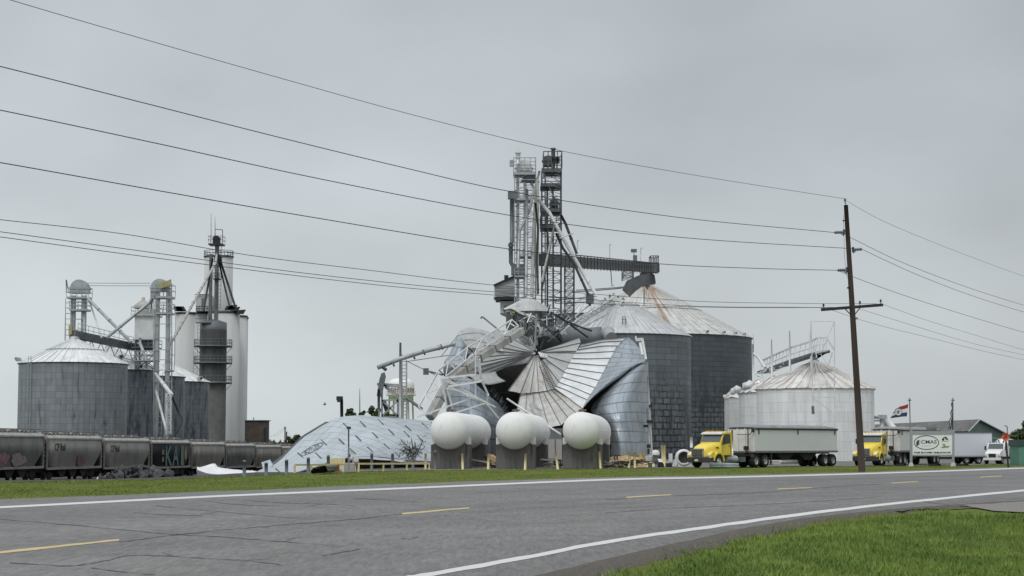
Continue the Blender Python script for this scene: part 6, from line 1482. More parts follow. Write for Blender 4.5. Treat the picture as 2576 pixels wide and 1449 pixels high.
# big white box trailer and tanker truck on the right
def loc_thing(name,label,cat,x,Y,ang,group=None):
    c=P(x,HOR,Y); t=thing(name,label,cat,(0,0,0),0,group); return t,(c.x,Y,0),radians(ang)
t,l,a=loc_thing('box_trailer','white box trailer behind the grain trailer, between billboard and white tanker truck','trailer',2482,180,188)
m=MB(); m.bb((-.0,-1.3,.72),(12.5,1.3,2.92)); b=m.build('trailer_body',plain('white trailer sheet',(.62,.65,.70),.45,0,.04,.3),t)
m=MB(); m.bb((-.02,-1.33,.66),(12.5,-1.30,.8)); m.bb((-.02,1.30,.66),(12.5,1.33,.8)); m.bb((-.03,-1.32,2.86),(12.5,-1.305,2.95)); m.bb((-.03,1.305,2.86),(12.5,1.32,2.95)); m.bb((-.03,-1.32,.66),(.0,-1.2,2.94)); m.bb((-.03,1.2,.66),(0,1.32,2.94)); m.build('frame_rail',plain('trailer trim',(.34,.36,.40),.5,.2,.1),b)
m=MB(); m.bb((.3,-.5,.5),(12,.5,.7)); m.build('subframe',under,t)
for x in(1.3,2.5): wheel(None,x,1.0,.36,.4,t,galv); wheel(None,x,-1.0,.36,.4,t,galv)
t.location=l; t.rotation_euler=(0,0,a)
t,l,a=loc_thing('tanker_truck','white cab tanker truck with rounded steel tank at the far right','truck',2508,177,238)
m=MB(); vs=[]; 
whitep=plain('white truck paint',(.75,.75,.75),.35,0,.05,1)
m.prism([(-1.4,.9),(.55,.9),(.55,1.85),(.25,2.62),(-1.4,2.66)],-1.12,1.12,'Y'); cab=m.build('cab',whitep,t); recalc(cab); bevel(cab,.08,3)
m=MB(); m.add([(.575,-.95,1.90),(.575,.95,1.90),(.30,.9,2.52),(.30,-.9,2.52)],[(0,1,2,3)]); m.build('windshield',glass2,cab)
m=MB()
for k in range(5): m.box((.2,-.8+.4*k,2.70),(.2,.14,.08))
m.build('roof_lamp',blacks,cab)
m=MB(); m.prism([(.5,.85),(1.9,.75),(1.95,1.30),(1.6,1.55),(.5,1.88)],-.95,.95,'Y'); h_=m.build('hood',whitep,t); recalc(h_); bevel(h_,.12,3)
m=MB(); m.bb((1.93,-.45,.85),(1.99,.45,1.3)); m.build('grille',blacks,h_)
for y in(-1,1):
    m=MB(); m.box((1.85,y*.82,.95),(.2,.28,.2)); m.build('headlight',chrome,h_); wheel(None,1.25,y*.95,.5,.3,t,galv); wheel(None,-3.4,y*.95,.5,.5,t,galv); wheel(None,-4.6,y*.95,.5,.5,t,galv)
    m=MB(); m.box((.55,y*1.3,2.0),(.1,.2,.5)); m.build('mirror',blacks,cab)
m=MB(); m.bb((1.85,-1.1,.5),(2.1,1.1,.8)); m.build('bumper',whitep,t)
m=MB(); m.bb((-5.5,-.5,.7),(1.8,.5,.95)); m.build('chassis',under,t)
m=MB(); m.lathe([(0,-.25),(.7,-.18),(1.1,0),(1.15,.2),(1.15,3.6),(1.1,3.8),(0,4.0)],(-5.5,0,2.0),30,0,True,Matrix.Rotation(pi/2,3,'Y')); m.build('tank',chrome,t)
m=MB(); m.tube([(-1.7,-.3,1.2),(-1.7,-.3,3.0)],.07,8); m.tube([(-1.65,.3,2.9),(-1.6,.6,2.0)],.09,8); m.build('hose_rack',blacks,t)
t.location=l; t.rotation_euler=(0,0,a)
t.scale=(.76,.76,.76)
# ---------------- billboard ----------------
S=lambda a,c:(2125.4+a*.175,976.7+c*.175)
t=thing('billboard','white billboard with green oval emblem and lettering on two grey posts','billboard',P(2345,HOR,158))
Y=158; m=MB()
g1=plain('sign post grey',(.33,.36,.37),.6,.2,.1,1)
for a0 in(952,1556):
    p=P(*S(a0,1130),Y); q=P(*S(a0,600),Y); mm=MB(); mm.beam((p.x,Y,0),(q.x,Y,q.z),.19); mm.build('post',g1,t)
    mm=MB(); mm.prism([(-.2,0),(.2,0),(.1,.3),(-.1,.3)],-.15,.15,'Y',0,None,(p.x,Y,0)); mm.build('post_base',white_s,t)
m=MB(); a=P(*S(945,665),Y);b=P(*S(1560,615),Y); m.bb((a.x,Y-.1,a.z),(b.x,Y+.1,b.z)); a=P(*S(945,975),Y);b=P(*S(1560,952),Y); m.bb((a.x,Y-.09,a.z),(b.x,Y+.09,b.z)); m.build('cross_beam',g1,t)
m=MB(); a=P(*S(967,952),Y);b=P(*S(1540,667),Y); m.bb((a.x,Y-.06,a.z),(b.x,Y+.06,b.z)); pn=m.build('sign_panel',plain('white sign panel',(.80,.82,.80),.5,0,.03,1),t)
m=MB(); cS=lambda a_,c_:P(*S(a_,c_),Y-.075)
mu=mpp(Y)*.175
def ell(mb,cx,cy,rx,ry,w,mi): 
    c=cS(cx,cy); k=40
    o_=[c+Vector((cos(2*pi*i/k)*rx*mu,0,sin(2*pi*i/k)*ry*mu)) for i in range(k)]; i_=[c+Vector((cos(2*pi*i/k)*(rx-w)*mu,0,sin(2*pi*i/k)*(ry-w)*mu)) for i in range(k)]
    mb.add(o_+i_,[(i,(i+1)%k,k+(i+1)%k,k+i) for i in range(k)],mi)
ell(m,1173,780,180,103,11,0); m.build('oval_ring',plain('sign green grey',(.05,.085,.09),.5),pn)
m=MB(); X_=Vector((1,0,0));Z_=Vector((0,0,1))
add_text(m,'CMAS',cS(1208,770),X_,Z_,.33*1.25,fitw=222*mu,lift=.0,bold=.004,mi=0); m.build('lettering',plain('sign blue green',(.03,.06,.08),.5),pn)
m=MB()
for k,(dx,dy) in enumerate(((0,0),(0,22),(0,44))):
    pts=[(1022,792+dy),(1030,768+dy),(1052,740+dy),(1070,752+dy),(1098,738+dy),(1072,766+dy),(1054,756+dy),(1038,774+dy)]; 
    if k==2: pts=[(a_,c_+4) for a_,c_ in pts]
    m.add([cS(a_,c_) for a_,c_ in pts],[tuple(range(5))])
m.build('wave_emblem',plain('sign blue green',(.03,.06,.08),.5),pn)
m=MB(); add_text(m,'THE SLATER WILDCATS',cS(1255,925),X_,Z_,.17,fitw=530*mu,lift=.0,shear=.25,bold=.01); m.build('lettering',blacks,pn)
m=MB(); m.tube([cS(1415,715),cS(1440,700),cS(1455,735)],.035,5); m.tube([cS(1448,700),cS(1480,742)],.05,5); m.lathe([(.1,-.01),(.1,.01),(0,.01)],cS(1412,735),12,0,False,Matrix.Rotation(pi/2,3,'X')); add_text(m,'AMERIND',cS(1438,762),X_,Z_,.09,fitw=98*mu,lift=0); m.build('small_emblem',blacks,pn)
m=MB(); m.add([cS(*q) for q in((1395,800),(1450,802),(1432,820),(1470,835),(1505,825),(1490,850),(1410,858),(1380,850),(1425,830))],[tuple(range(9))]); m.build('green_emblem',plain('sign olive',(.22,.27,.10),.6),pn)
m=MB(); add_text(m,'www.cmas.com',cS(1175,828),X_,Z_,.07,fitw=150*mu,lift=0); m.build('small_lettering',plain('sign pale green',(.35,.42,.38),.6),pn)
m=MB(); c=P(*S(1245,570),158.3); m.lathe([(.42,-.06),(.45,0),(.42,.06),(0,.08)],c,28,0,True,Matrix.Rotation(pi/2,3,'X')); m.build('round_emblem',plain('grey green disc',(.18,.20,.19),.6),t)
# flag poles with flags
def flagpole(x0,lab):
    t=thing('flagpole',lab,'flagpole',P(*S(x0,1130),159)); p=P(*S(x0,1130),159); q=P(*S(x0-22 if x0<1200 else x0-4,175),159)
    m=MB(); m.tube([(p.x,159,0),(q.x,159,q.z)],[.06,.045],8); m.build('pole',galv,t); m=MB(); m.lathe([(0,.25),(.06,.16),(.03,.1),(.16,.05),(.16,-.02),(0,-.03)],q,12); m.build('finial',galvd,t); return t
flagpole(952,'thin flagpole at the left end of the billboard'); flagpole(1556,'thin flagpole at the right end of the billboard')
t=thing('flag','red white and blue flag with round seal streaming left from its pole','flag',P(*S(800,330),159))
def flagpt(u,v):   # u 0 hoist .. 1 fly, v 0 top .. 1 bottom
    top=[(912,225),(860,245),(790,262),(735,305),(700,345)]; bot=[(892,405),(830,408),(770,415),(710,425),(655,432)]
    i=min(3,int(u*4)); f=u*4-i; a=[top[i][k]+(top[i+1][k]-top[i][k])*f for k in(0,1)]; b=[bot[i][k]+(bot[i+1][k]-bot[i][k])*f for k in(0,1)]
    x=a[0]+(b[0]-a[0])*v; y=a[1]+(b[1]-a[1])*v; return P(*S(x,y),159+.16*sin(u*9+v*2)+u*.4)
for nm,v0,v1,col in(('red_band',0,.33,(.30,.03,.04)),('white_band',.33,.66,(.72,.72,.74)),('blue_band',.66,1,(.03,.055,.14))):
    m=MB(); vs=[flagpt(i/20,v0+(v1-v0)*k/4) for i in range(21) for k in range(5)]; m.add(vs,[(i*5+k,i*5+k+1,(i+1)*5+k+1,(i+1)*5+k) for i in range(20) for k in range(4)],0,True); m.build(nm,plain('flag '+nm,col,.8,0,.08),t)
m=MB(); c=flagpt(.60,.45)+Vector((0,-.32,0)); k=24
for r0,r1,mi in((.33,.30,0),(.27,.0,1)): 
    o_=[c+Vector((cos(2*pi*i/k)*r0,0,sin(2*pi*i/k)*r0*1.05)) for i in range(k)]; i_=[c+Vector((cos(2*pi*i/k)*r1,0,sin(2*pi*i/k)*r1)) for i in range(k)]; m.add(o_+i_,[(i,(i+1)%k,k+(i+1)%k,k+i) for i in range(k)],mi)
m.add([c+Vector((a_*.1,-.02,b_*.1)) for a_,b_ in((-1,-1),(.4,-1.6),(.2,-.2),(1.2,.4),(.3,1.5),(-.2,.3),(-1.2,.9))],[tuple(range(7))],0)
m.build('round_seal',[plain('seal blue',(.06,.08,.16),.8),plain('seal white',(.6,.6,.62),.8)],t)
t=thing('flag','furled dark striped flag hanging limp against the right flagpole','flag',P(*S(1545,400),159))
m=MB(); n_=40
for s_i in range(5):
    vs=[]
    for i in range(n_+1):
        f=i/n_; y=195+f*395; w=16+44*f**1.1+8*sin(f*20); x=1556-f*6-w*(s_i/5)*1.0+3*sin(f*9+s_i); vs+=[P(*S(x-w*.25,y),158.85+.1*sin(s_i*2+f*6)),P(*S(x+w*.02,y+3),158.80+.1*cos(s_i*2+f*6))]
    m.add(vs,[(2*i,2*i+1,2*i+3,2*i+2) for i in range(n_)],0 if s_i in(0,2,4) else 1,True)
m.build('cloth',[plain('flag dark cloth',(.035,.03,.045),.9,0,.3,3),plain('flag white cloth',(.55,.52,.53),.9,0,.1)],t)
for i,(x,y) in enumerate(((805,1122),(1290,1118),(1690,1128))):
    m=MB(); p=P(*S(x,y),157); m.box((p.x,157,.12),(1.0 if i else .8,.3,.16)); m.box((p.x+.3,157,.2),(.2,.3,.15)); o=m.build('floodlight',blacks); tag(o,['low ground floodlight left of the billboard','low ground floodlight under the billboard','low ground floodlight right of the billboard'][i],'floodlight','ground lights of the billboard')
# ---------------- green shed ----------------
t=thing('farm_shed','long low green metal shed with weathered grey roof at the right','building',P(2440,HOR,235))
gr=plain('green metal siding',(.105,.175,.145),.6,.1,.12,.5); rfm=plain('weathered shed roof',(.115,.112,.11),.7,.1,.35,.5,(.32,.31,.29),.6)
Pf=lambda x,y,Y:P(x,y,Y)
A_=P(2461,1057.5,235); EL=P(2434,1086,232); ER=P(2566,1112,246); BL=P(2180,1071,290)
m=MB(); gz=-.2
m.add([(EL.x,EL.y,gz),(ER.x,ER.y,gz),ER,A_,EL],[(0,1,2,3,4)]); 
EL2=BL+(EL-A_); ER2=BL+(ER-A_); m.add([EL,(EL.x,EL.y,gz),(EL2.x,EL2.y,gz),EL2],[(0,1,2,3)]); m.add([ER,(ER.x,ER.y,gz),(ER2.x,ER2.y,gz),ER2],[(0,1,2,3)]); m.add([(EL2.x,EL2.y,gz),(ER2.x,ER2.y,gz),ER2,BL,EL2],[(4,3,2,1,0)])
m.build('wall',gr,t)
m=MB(); u=Vector((0,0,.08)); f_=(A_-BL).normalized()*.6
m.add([A_+u+f_,BL+u,EL2+u+(EL2-BL)*.04,EL+u+f_+(EL-A_)*.04],[(0,1,2,3)]); m.add([A_+u+f_,BL+u,ER2+u,ER+u+f_],[(0,3,2,1)]); o=m.build('roof',rfm,t); solid(o,.12)
m=MB(); m.beam(A_+f_*1.1+u,EL+f_*1.1+u+(EL-A_)*.04,.1); m.beam(A_+f_*1.1+u,ER+f_*1.1+u,.1); m.beam(EL+f_*.9-Vector((0,0,.35)),P(2560,1110,243),.08); m.build('roof_trim',plain('pale trim',(.42,.45,.44),.6),t)
# work sign and small things at the right edge
t=thing('road_work_sign','orange diamond road sign with red flags on a black post','sign',P(2532,HOR,150))
p=P(2535,1171,149); m=MB(); m.beam((p.x+.05,149,0),P(2530,1106,149),.13,.1); m.build('post',blacks,t)
m=MB(); c=P(2529.5,1100,148.9); m.add([c+Vector((a_*.36,0,b_*.40)) for a_,b_ in((0,-1),(1,0),(0,1),(-1,0))],[(0,1,2,3)]); o=m.build('sign_plate',plain('orange sign',(.62,.13,.04),.5,0,.06),t); solid(o,.03)
m=MB(); c=c+Vector((0,-.03,0)); m.add([c+Vector((a_*.1,0,b_*.1)) for a_,b_ in((-1.8,-1.2),(-.2,-.2),(-.8,.3),(1.2,1.4),(.8,-.6),(.3,-.1),(-1.2,-1.6))],[tuple(range(7))]); m.build('sign_symbol',blacks,o)
mb,_=sheet([[ (2521,1088.5,148.8),(2528,1090,148.7),(2536,1088,148.8)],[(2524,1095,148.7),(2530,1094.5,148.8),(2535,1095,148.7)]],6,4,.1,2); o=mb.build('warning_flag',plain('faded red flag',(.35,.05,.06),.8),t); solid(o,.02)
m=MB(); m.tube([P(2534,1110,200),P(2534,1075,200),P(2531,1071,200),P(2527,1072,200)],.06,6); o=m.build('yard_lamp',galvd); tag(o,'curved yard lamp pole rising behind the orange sign','lamp')
t=thing('green_container','green metal container with dark top at the right picture edge','container',P(2580,HOR,165))
m=MB(); a=P(2563,1122,165); m.bb((a.x,165,0),(a.x+3,168,a.z)); m.build('container_body',plain('teal container',(.10,.24,.19),.6,.1,.15),t)
m=MB(); m.bb((a.x-.1,164.9,a.z),(a.x+3,168.1,P(0,1106,165).z)); m.build('container_lid',plain('dark green lid',(.035,.07,.06),.6),t)
# ---------------- wooden utility pole and wires ----------------
wood=plain('weathered pole wood',(.05,.036,.028),.9,0,.35,1.2,(.022,.017,.014),.6,stretch=(3,3,.2))
t=thing('utility_pole','tall leaning brown wooden utility pole with crossarm at the right of the road','utility pole',G(2169,1186))
g0=G(2169,1186); top=P(2128,516,g0.y)
pl=lambda y,dx=0,dY=0:P(2128+(2169-2128)*(y-516)/670+dx,y,g0.y+dY)
m=MB(); m.tube([g0-Vector((0,0,.3)),pl(1000),pl(800),pl(650),top],[.245,.22,.19,.165,.145],18); m.build('pole_shaft',wood,t)
m=MB(); a=P(2067,779,g0.y-2.6); b=P(2220,767,g0.y+2.6); m.beam(a+Vector((0,0,0)),b,.12,.20); m.build('crossarm',plain('dark crossarm',(.03,.028,.03),.8),t)
m=MB(); mid_=pl(797); m.beam(a.lerp(b,.36),mid_,.05); m.beam(a.lerp(b,.64),mid_,.05); m.build('arm_brace',blacks,t)
for f in(.03,.62,.97):
    m=MB(); q=a.lerp(b,f); m.tube([q+Vector((0,0,.1)),q+Vector((0,0,.25))],.03,6); m.lathe([(.04,.2),(.09,.24),(.05,.3),(.08,.34),(.03,.4)],q,10); m.build('pin_insulator',plain('brown glass',(.06,.045,.04),.3),t)
porc=plain('grey post insulator',(.16,.17,.19),.4)
for (x0,y0,x1,y1) in((2123,584,2099,585),(2146,628,2168,627),(2130,679,2107,680)):
    m=MB(); a2=P(x0,y0,g0.y);b2=P(x1,y1,g0.y-.5 if x1<x0 else g0.y+.5); L=[a2.lerp(b2,k/10) for k in range(11)]; m.tube(L,[.11 if k%2 else .075 for k in range(10)]+[.03],8); m.build('post_insulator',porc,t)
    m=MB(); m.beam(a2-Vector((0,0,.25)),a2.lerp(b2,.5),.04); m.box(a2,(.12,.2,.35)); m.build('bracket',blacks,t)
m=MB(); m.tube([top,P(2125,505,g0.y)],.04,6); m.lathe([(.03,0),(.09,.05),(.06,.12),(.10,.18),(.03,.22)],P(2126,507,g0.y),10); m.build('top_pin',galvd,t)
m=MB(); m.tube([P(2122,540,g0.y-.2),P(2124,640,g0.y-.25),P(2131,700,g0.y-.25)],.012,4); m.build('ground_wire',galvd,t)
for x_,y_ in((2122,555),(2133,724)): m=MB(); m.lathe([(0,-.08),(.09,0),(0,.08)],P(x_,y_,g0.y-.2),8,0); m.build('line_knob',blacks,t)
m=MB(); m.box(P(2155,801,g0.y-.22),(.14,.05,.14)); m.build('pole_plate',galvd,t)
def planL(x):   # distance of the line west of the pole, straight in plan towards the camera side
    A_=Vector((22.3,g0.y));B_=Vector((-18.4,67)); k=(x-CX)/F; d=B_-A_
    # X=k*Y
    s=(k*A_.y-A_.x)/(d.x-k*d.y); return A_.y+d.y*s
def planR(x):
    A_=Vector((22.3,g0.y));B_=Vector((45.2,168)); k=(x-CX)/F; d=B_-A_; s=(k*A_.y-A_.x)/(d.x-k*d.y); return A_.y+d.y*s
wm=plain('dark conductor',(.03,.032,.034),.6,.2)
def smoothpx(L,n=8): q=crom([Vector((x,y,0)) for x,y in L],n); return [(p.x,p.y) for p in q]
wires=[('topmost',[(-120,-48),(0,-8),(350,95),(700,195),(1050,292),(1390,375),(1750,441),(2124,500)],[(2130,506),(2230,560),(2400,630),(2576,695),(2700,735)],.014),
 ('second',[(-120,142),(0,167),(350,256),(700,345),(1000,418),(1290,483),(1700,546),(2100,585)],[(2168,627),(2300,688),(2440,742),(2576,785),(2700,818)],.020),
 ('third',[(-120,257),(0,277),(400,362),(800,449),(1290,543),(1700,596),(2165,627)],[(2130,593),(2260,656),(2420,718),(2576,768),(2700,802)],.020),
 ('fourth',[(-120,392),(0,409),(400,480),(800,549),(1285,627),(1650,663),(1900,675),(2108,680)],[(2108,680),(2150,698),(2280,745),(2440,796),(2576,836),(2700,866)],.020),
 ('fifth',[(-120,537),(0,552.5),(300,587),(620,641),(930,680),(1240,717),(1700,755),(2000,763),(2205,764)],[(2217,764),(2330,805),(2460,845),(2576,880),(2700,908)],.014),
 ('sixth',[(-120,568),(0,583),(330,628),(700,679),(1000,713),(1240,734),(1700,768),(2000,773),(2120,773)],[(2165,778),(2300,820),(2440,862),(2576,893),(2700,920)],.014),
 ('lowest',[(-120,581),(0,596),(330,641),(700,688),(1000,722),(1240,742),(1500,764),(1800,773),(2070,774)],[(2074,774),(2200,815),(2340,850),(2460,880),(2576,905),(2700,930)],.014)]
for nm,l,r,rad in wires:
    m=MB(); m.tube([P(x,y,planL(x)) for x,y in smoothpx(l)],rad,5); tag(m.build('power_line',wm),f'{nm} overhead wire running from the wooden pole to the upper left','wire','overhead wires left of the pole')
    m=MB(); m.tube([P(x,y,planR(x)) for x,y in smoothpx(r)],rad*.85,5); tag(m.build('power_line',wm),f'overhead wire falling from the wooden pole to the right edge, continuing the {nm} wire','wire','overhead wires right of the pole')
# ---------------- posts along the grass ----------------
gpost=plain('grey bollard paint',(.13,.15,.165),.6,0,.15,2); 
jb=lambda a,c:(631.1+a*.18081, 976.7+c*.18081)
t=thing('bollard','x','bollard',(0,0,0),0,'row of grey bollards along the grass')
m=MB(); m.tube([(0,0,-.1),(0,0,.86)],.105,16); m.build('pipe_post',gpost,t); m=MB(); m.lathe([(.11,.85),(.10,.90),(.05,.94),(0,.95)],(0,0,0),16); m.build('cap',gpost,t)
gb=[(213,1030,1206,'first grey bollard from the left, before the tip of the fallen wall'),(495,990,1190,'second grey bollard from the left, beside the yellow rail end'),(798,960,1176,'third grey bollard from the left, before the black pipe ends'),(1077,928,1085,'short looking grey bollard behind the stacked black pipes'),(1366,905,1146,'grey bollard with the small lamp pole right behind it'),(1680,900,1136,'sixth grey bollard, before the dark hollow under the fallen wall'),(1970,900,1126,'seventh grey bollard, right of the dark hollow'),(2255,862,1128,'grey bollard in front of the wiry debris'),]
for i,(a_,c0,c1_,lb) in enumerate(gb):
    o=t if i==0 else copy_tree(t); x,y=jb(a_,c1_); x2,y2=jb(a_,c0)
    if i==3: y=jb(0,1165)[1]
    g_=G(x,y); o.location=g_; hgt=(y-y2)*mpp(g_.y); o.scale=(1,1,hgt/.95); o['label']=lb; o.rotation_euler=(0,radians((-1,1,0,1,-1,0,1,-1)[i]*.6),i*1.3)
o=copy_tree(t); x,y=z3(583,1312); g_=G(x,y); o.location=g_; o.scale=(1,1,(1312-1150)*.28*mpp(g_.y)/.95); o['label']='ninth grey bollard, standing against the left tank saddle'; o.rotation_euler=(0,0,0)
o=copy_tree(t); p_=G(614.5,1197); o.location=p_; o.scale=(1,1,.95); o['label']='isolated grey bollard in front of the last hopper cars'; o.rotation_euler=(0,0,0)
t=thing('yellow_post','x','bollard',(0,0,0),0,'pale yellow posts along the grass')
m=MB(); m.tube([(0,0,-.05),(0,0,1.3)],.085,12); m.build('pipe_post',cream,t); m=MB(); m.tube([(0,0,1.3),(0,0,1.33)],.09,12); m.build('cap',plain('dirty yellow cap',(.50,.42,.22),.7,0,.2),t)
L5=lambda a,c:(1517.6+a*.0875,1111.9+c*.0875)
yp_=[(*z3(497,1178),*z3(495,1315),'yellow post left of the left tank saddle'),(*z3(826,1180),*z3(830,1315),'yellow post in front of the left tank saddle'),(*z3(1063,1180),*z3(1058,1315),'yellow post in the gap between the left and middle tanks'),(*z3(1396,1180),*z3(1390,1320),'yellow post in front of the middle tank saddle'),(*z3(1665,1162),*z3(1684,1315),'leaning yellow post between the middle and right tanks'),(*z3(2058,1162),*z3(2068,1310),'yellow post in front of the right tank saddle'),
 (*L5(768,290),*L5(738,760),'leaning yellow post standing free right of the right tank'),(*L5(903,318),*L5(908,760),'straight yellow post second right of the right tank'),(*L5(1028,380),*L5(1030,712),'dull yellow post left of the close group of three'),(*L5(1083,290),*L5(1075,716),'pale topped tall yellow post in the close group of three'),(*L5(1130,372),*L5(1122,712),'dull yellow post right in the close group of three'),(*L5(1190,420),*L5(1190,730),'pale post beside the white drum block'),(*L5(1283,560),*L5(1285,738),'short pale post before the white block'),(*L5(1430,560),*L5(1435,730),'short white post under the grey pump'),(*L5(1488,560),*L5(1488,745),'thin white post right of the grey pump'),
 (*L5(1690,125),*L5(1722,722),'left timber of the tall yellow pair'),(*L5(1762,122),*L5(1762,722),'right timber of the tall yellow pair')]
for i,(x0,y0,x1,y1,lb) in enumerate(yp_):
    o=t if i==0 else copy_tree(t); g_=G(x1,y1-(0 if i<6 else 2)); o.location=g_; o['label']=lb
    hh=(y1-y0)*mpp(g_.y); dx=(x0-x1)*mpp(g_.y); o.scale=(1.25 if i>=15 else 1.,1,hh/1.33); o.rotation_euler=(0,math.atan2(dx,hh),0)
    if i in(13,14): 
        pass
# yellow guard rails
ym_=plain('rail yellow',(.62,.52,.22),.6,0,.15,1)
for i,(a0,a1,c_,lb) in enumerate(((610,1290,1066,'left low yellow guard rail between the grey bollards'),(1500,2480,1050,'long pale yellow guard rail before the dark hollow'))):
    t=thing('guard_rail',lb,'guard rail',P(*jb((a0+a1)/2,1130),122))
    m=MB(); p=P(*jb(a0,c_),120 if i==0 else 126);q=P(*jb(a1,c_-3),124 if i==0 else 136); m.beam(p,q,.09,.12); m.build('rail',cream if i else ym_,t)
    for k in range(4):
        mm=MB(); c=p.lerp(q,k/3); mm.beam((c.x,c.y,-.1),(c.x,c.y,c.z),.12); mm.build('rail_post',cream if i else ym_,t)
# stack of black culvert pipes
blkp=plain('grey black culvert pipe',(.10,.10,.095),.6,0,.2,2); 
for i,(a_,c_,r,b_) in enumerate(((1020,1108,.145,1180),(985,1130,.15,1165),(940,1143,.15,1160),(898,1150,.15,1150),(1035,1143,.14,1168),(860,1160,.12,1120))):
    t=thing('culvert_pipe',('topmost grey pipe on the culvert pipe stack','second open pipe end below the topmost pipe','third open pipe end in the culvert stack','fourth open pipe end in the culvert stack','lower pipe lying under the topmost one','outermost small open pipe end at the left of the stack')[i],'pipe',P(*jb(a_,c_),118),0,'stacked culvert pipes')
    p=P(*jb(a_,c_),116);q=P(*jb(b_,c_-14),121); m=MB(); m.tube([p,q],r,14,cap=False); d=(q-p).normalized(); m.tube([p+d*.02,q],r*.85,14,mi=1,cap=False); m.tube([p+d*.4,p+d*.42],r*.86,14,mi=1); m.build('pipe_wall',[blkp,blacks],t)
    m=MB(); m.tube([p,p+d*.08],r*1.1,14,cap=False); m.build('pipe_collar',blacks,t)
# pallets and barrel-like debris by the pipes
t=thing('striped_barricade','striped red and white barricade pieces right of the culvert pipes','barricade',P(*jb(1220,1140),122))
m=MB(); p=P(*jb(1190,1140),122)
for k in range(4): m.bb((p.x+k*.36,121.9,.05),(p.x+k*.36+.18,122.1,p.z+.35-.03*k),k%2)
m.build('striped_board',[plain('barricade red brown',(.22,.05,.03),.7),white_s],t)
t=thing('timber_rack','low cream timber rack of short uprights behind the culvert pipes','rack',P(*jb(1200,1060),128))
for k in range(6):
    m=MB(); c=P(*jb(1120+k*34,1030),128); m.bb((c.x-.09,128,.1),(c.x+.09,128.2,c.z+.28)); m.build('upright',cream,t)
t=thing('concrete_block','pale square concrete block with scrap on top behind the fifth bollard','block',P(*jb(1370,1100),122))
m=MB(); a=P(*jb(1300,1112),122);b=P(*jb(1448,1040),122); m.bb((a.x,121.8,0),(b.x,123.2,b.z)); o=m.build('block_body',plain('pale concrete',(.36,.345,.32),.9,0,.15,1.5),t); bevel(o,.04)
m=MB(); R=random.Random(2)
for k in range(10): 
    x=R.uniform(1380,1490); m.beam(P(*jb(x,R.uniform(990,1060)),122),P(*jb(x+R.uniform(-30,30),R.uniform(950,1020)),122.5),.12)
m.build('scrap_top',beige,t)
# wiry debris in front of the fallen wall
t=thing('wire_tangle','dark rusty tangle of bent rods hanging before the fallen wall sheet','debris',P(*jb(2240,900),140))
m=MB(); R=random.Random(9)
for k in range(150):
    a_=2230+R.gauss(0,75); c_=880+R.gauss(0,65); m.beam(P(*jb(a_,c_),139),P(*jb(a_+R.gauss(0,38),c_+R.gauss(0,38)),139.6),.03)
m.build('bent_rods',plain('rusty brown rods',(.10,.08,.075),.8),t)
m=MB()
for q in ([(2235,700),(2250,820),(2330,880),(2385,910)],[(2150,820),(2180,850),(2250,840),(2300,800)],[(2280,760),(2300,870),(2260,950),(2190,960)],[(2395,720),(2340,850),(2290,960)]): m.tube([P(*jb(*p_),138.6) for p_ in q],.035,6)
m.build('thick_rod',blacks,t)
# lamp poles
t=thing('floodlight_pole','black wooden pole with a floodlight head behind the fallen wall sheet','lamp',P(*jb(1265,400),185))
m=MB(); m.tube([P(*jb(1268,640),185),P(*jb(1262,150),185)],.16,10); m.build('pole_shaft',blacks,t); m=MB(); m.box(P(*jb(1235,140),184.6),(.62,.4,.4)); m.box(P(*jb(1225,165),184.2),(.35,.2,.4),0,0); m.build('lamp_head',dark,t)
t=thing('yard_light','slim grey light pole with small box head before the fallen wall sheet','lamp',P(*jb(1362,900),119))
m=MB(); m.tube([P(*jb(1362,1145),119),P(*jb(1360,560),119)],.045,8); m.build('pole_shaft',galvd,t); m=MB(); m.box(P(*jb(1362,550),119),(.26,.2,.16)); m.build('lamp_head',dark,t)
m=MB(); m.tube([P(905,1045,300),P(905,977,300)],[.12,.03],5); tag(m.build('radio_mast',galvd),'hair thin grey radio mast beyond the fallen wall sheet','mast')
m=MB(); c=P(817,1018,150); m.tube([c+Vector((-.16,0,0)),c,c+Vector((.12,0,.02))],[.02,.06,.02],6); m.add([c,c+Vector((-.08,.1,.12)),c+Vector((.02,.3,.2)),c+Vector((.06,.05,.02)),c+Vector((-.05,-.1,.12)),c+Vector((.05,-.3,.16))],[(0,1,2,3),(0,3,5,4)]); tag(m.build('bird',blacks),'tiny dark bird flying in the sky left of the floodlight pole','bird')
# grain spilled in the yard
def mound(name,lb,cat,x0,x1,y0,y1,Y,mat,kind=None,D=6,amp=.12):
    p0=P(x0,y1,Y);p1=P(x1,y1,Y); cx=(p0.x+p1.x)/2; rx=(p1.x-p0.x)/2; hh=P(0,y0,Y).z; m=MB(); n_=28;vs=[]
    for i in range(n_+1):
        for k in range(n_+1):
            u=i/n_*2-1;v=k/n_*2-1; r=min(1,max(abs(u)**2+abs(v)**2,0)); z=hh*max(0,1-r**1.0)**.75; vs.append((cx+u*rx*1.05,Y+v*D,z-.03+amp*noise.noise(Vector((u*4,v*4,Y)))*min(1,z)))
    m.add(vs,[(i*(n_+1)+k,(i+1)*(n_+1)+k,(i+1)*(n_+1)+k+1,i*(n_+1)+k+1) for i in range(n_) for k in range(n_)],0,True); o=m.build(name,mat); tag(o,lb,cat,kind=kind); return o
corn=speck('spilled corn',(.42,.27,.11),(.55,.38,.18),(.36,.24,.12),20)
mound('grain_spill','orange tan heap of spilled grain right of the right tank','grain heap',1500,1640,1146,1172,160,corn,'stuff'); mound('grain_spill','orange tan heap of spilled grain between left and middle tanks','grain heap',1205,1262,1142,1172,163,corn,'stuff')
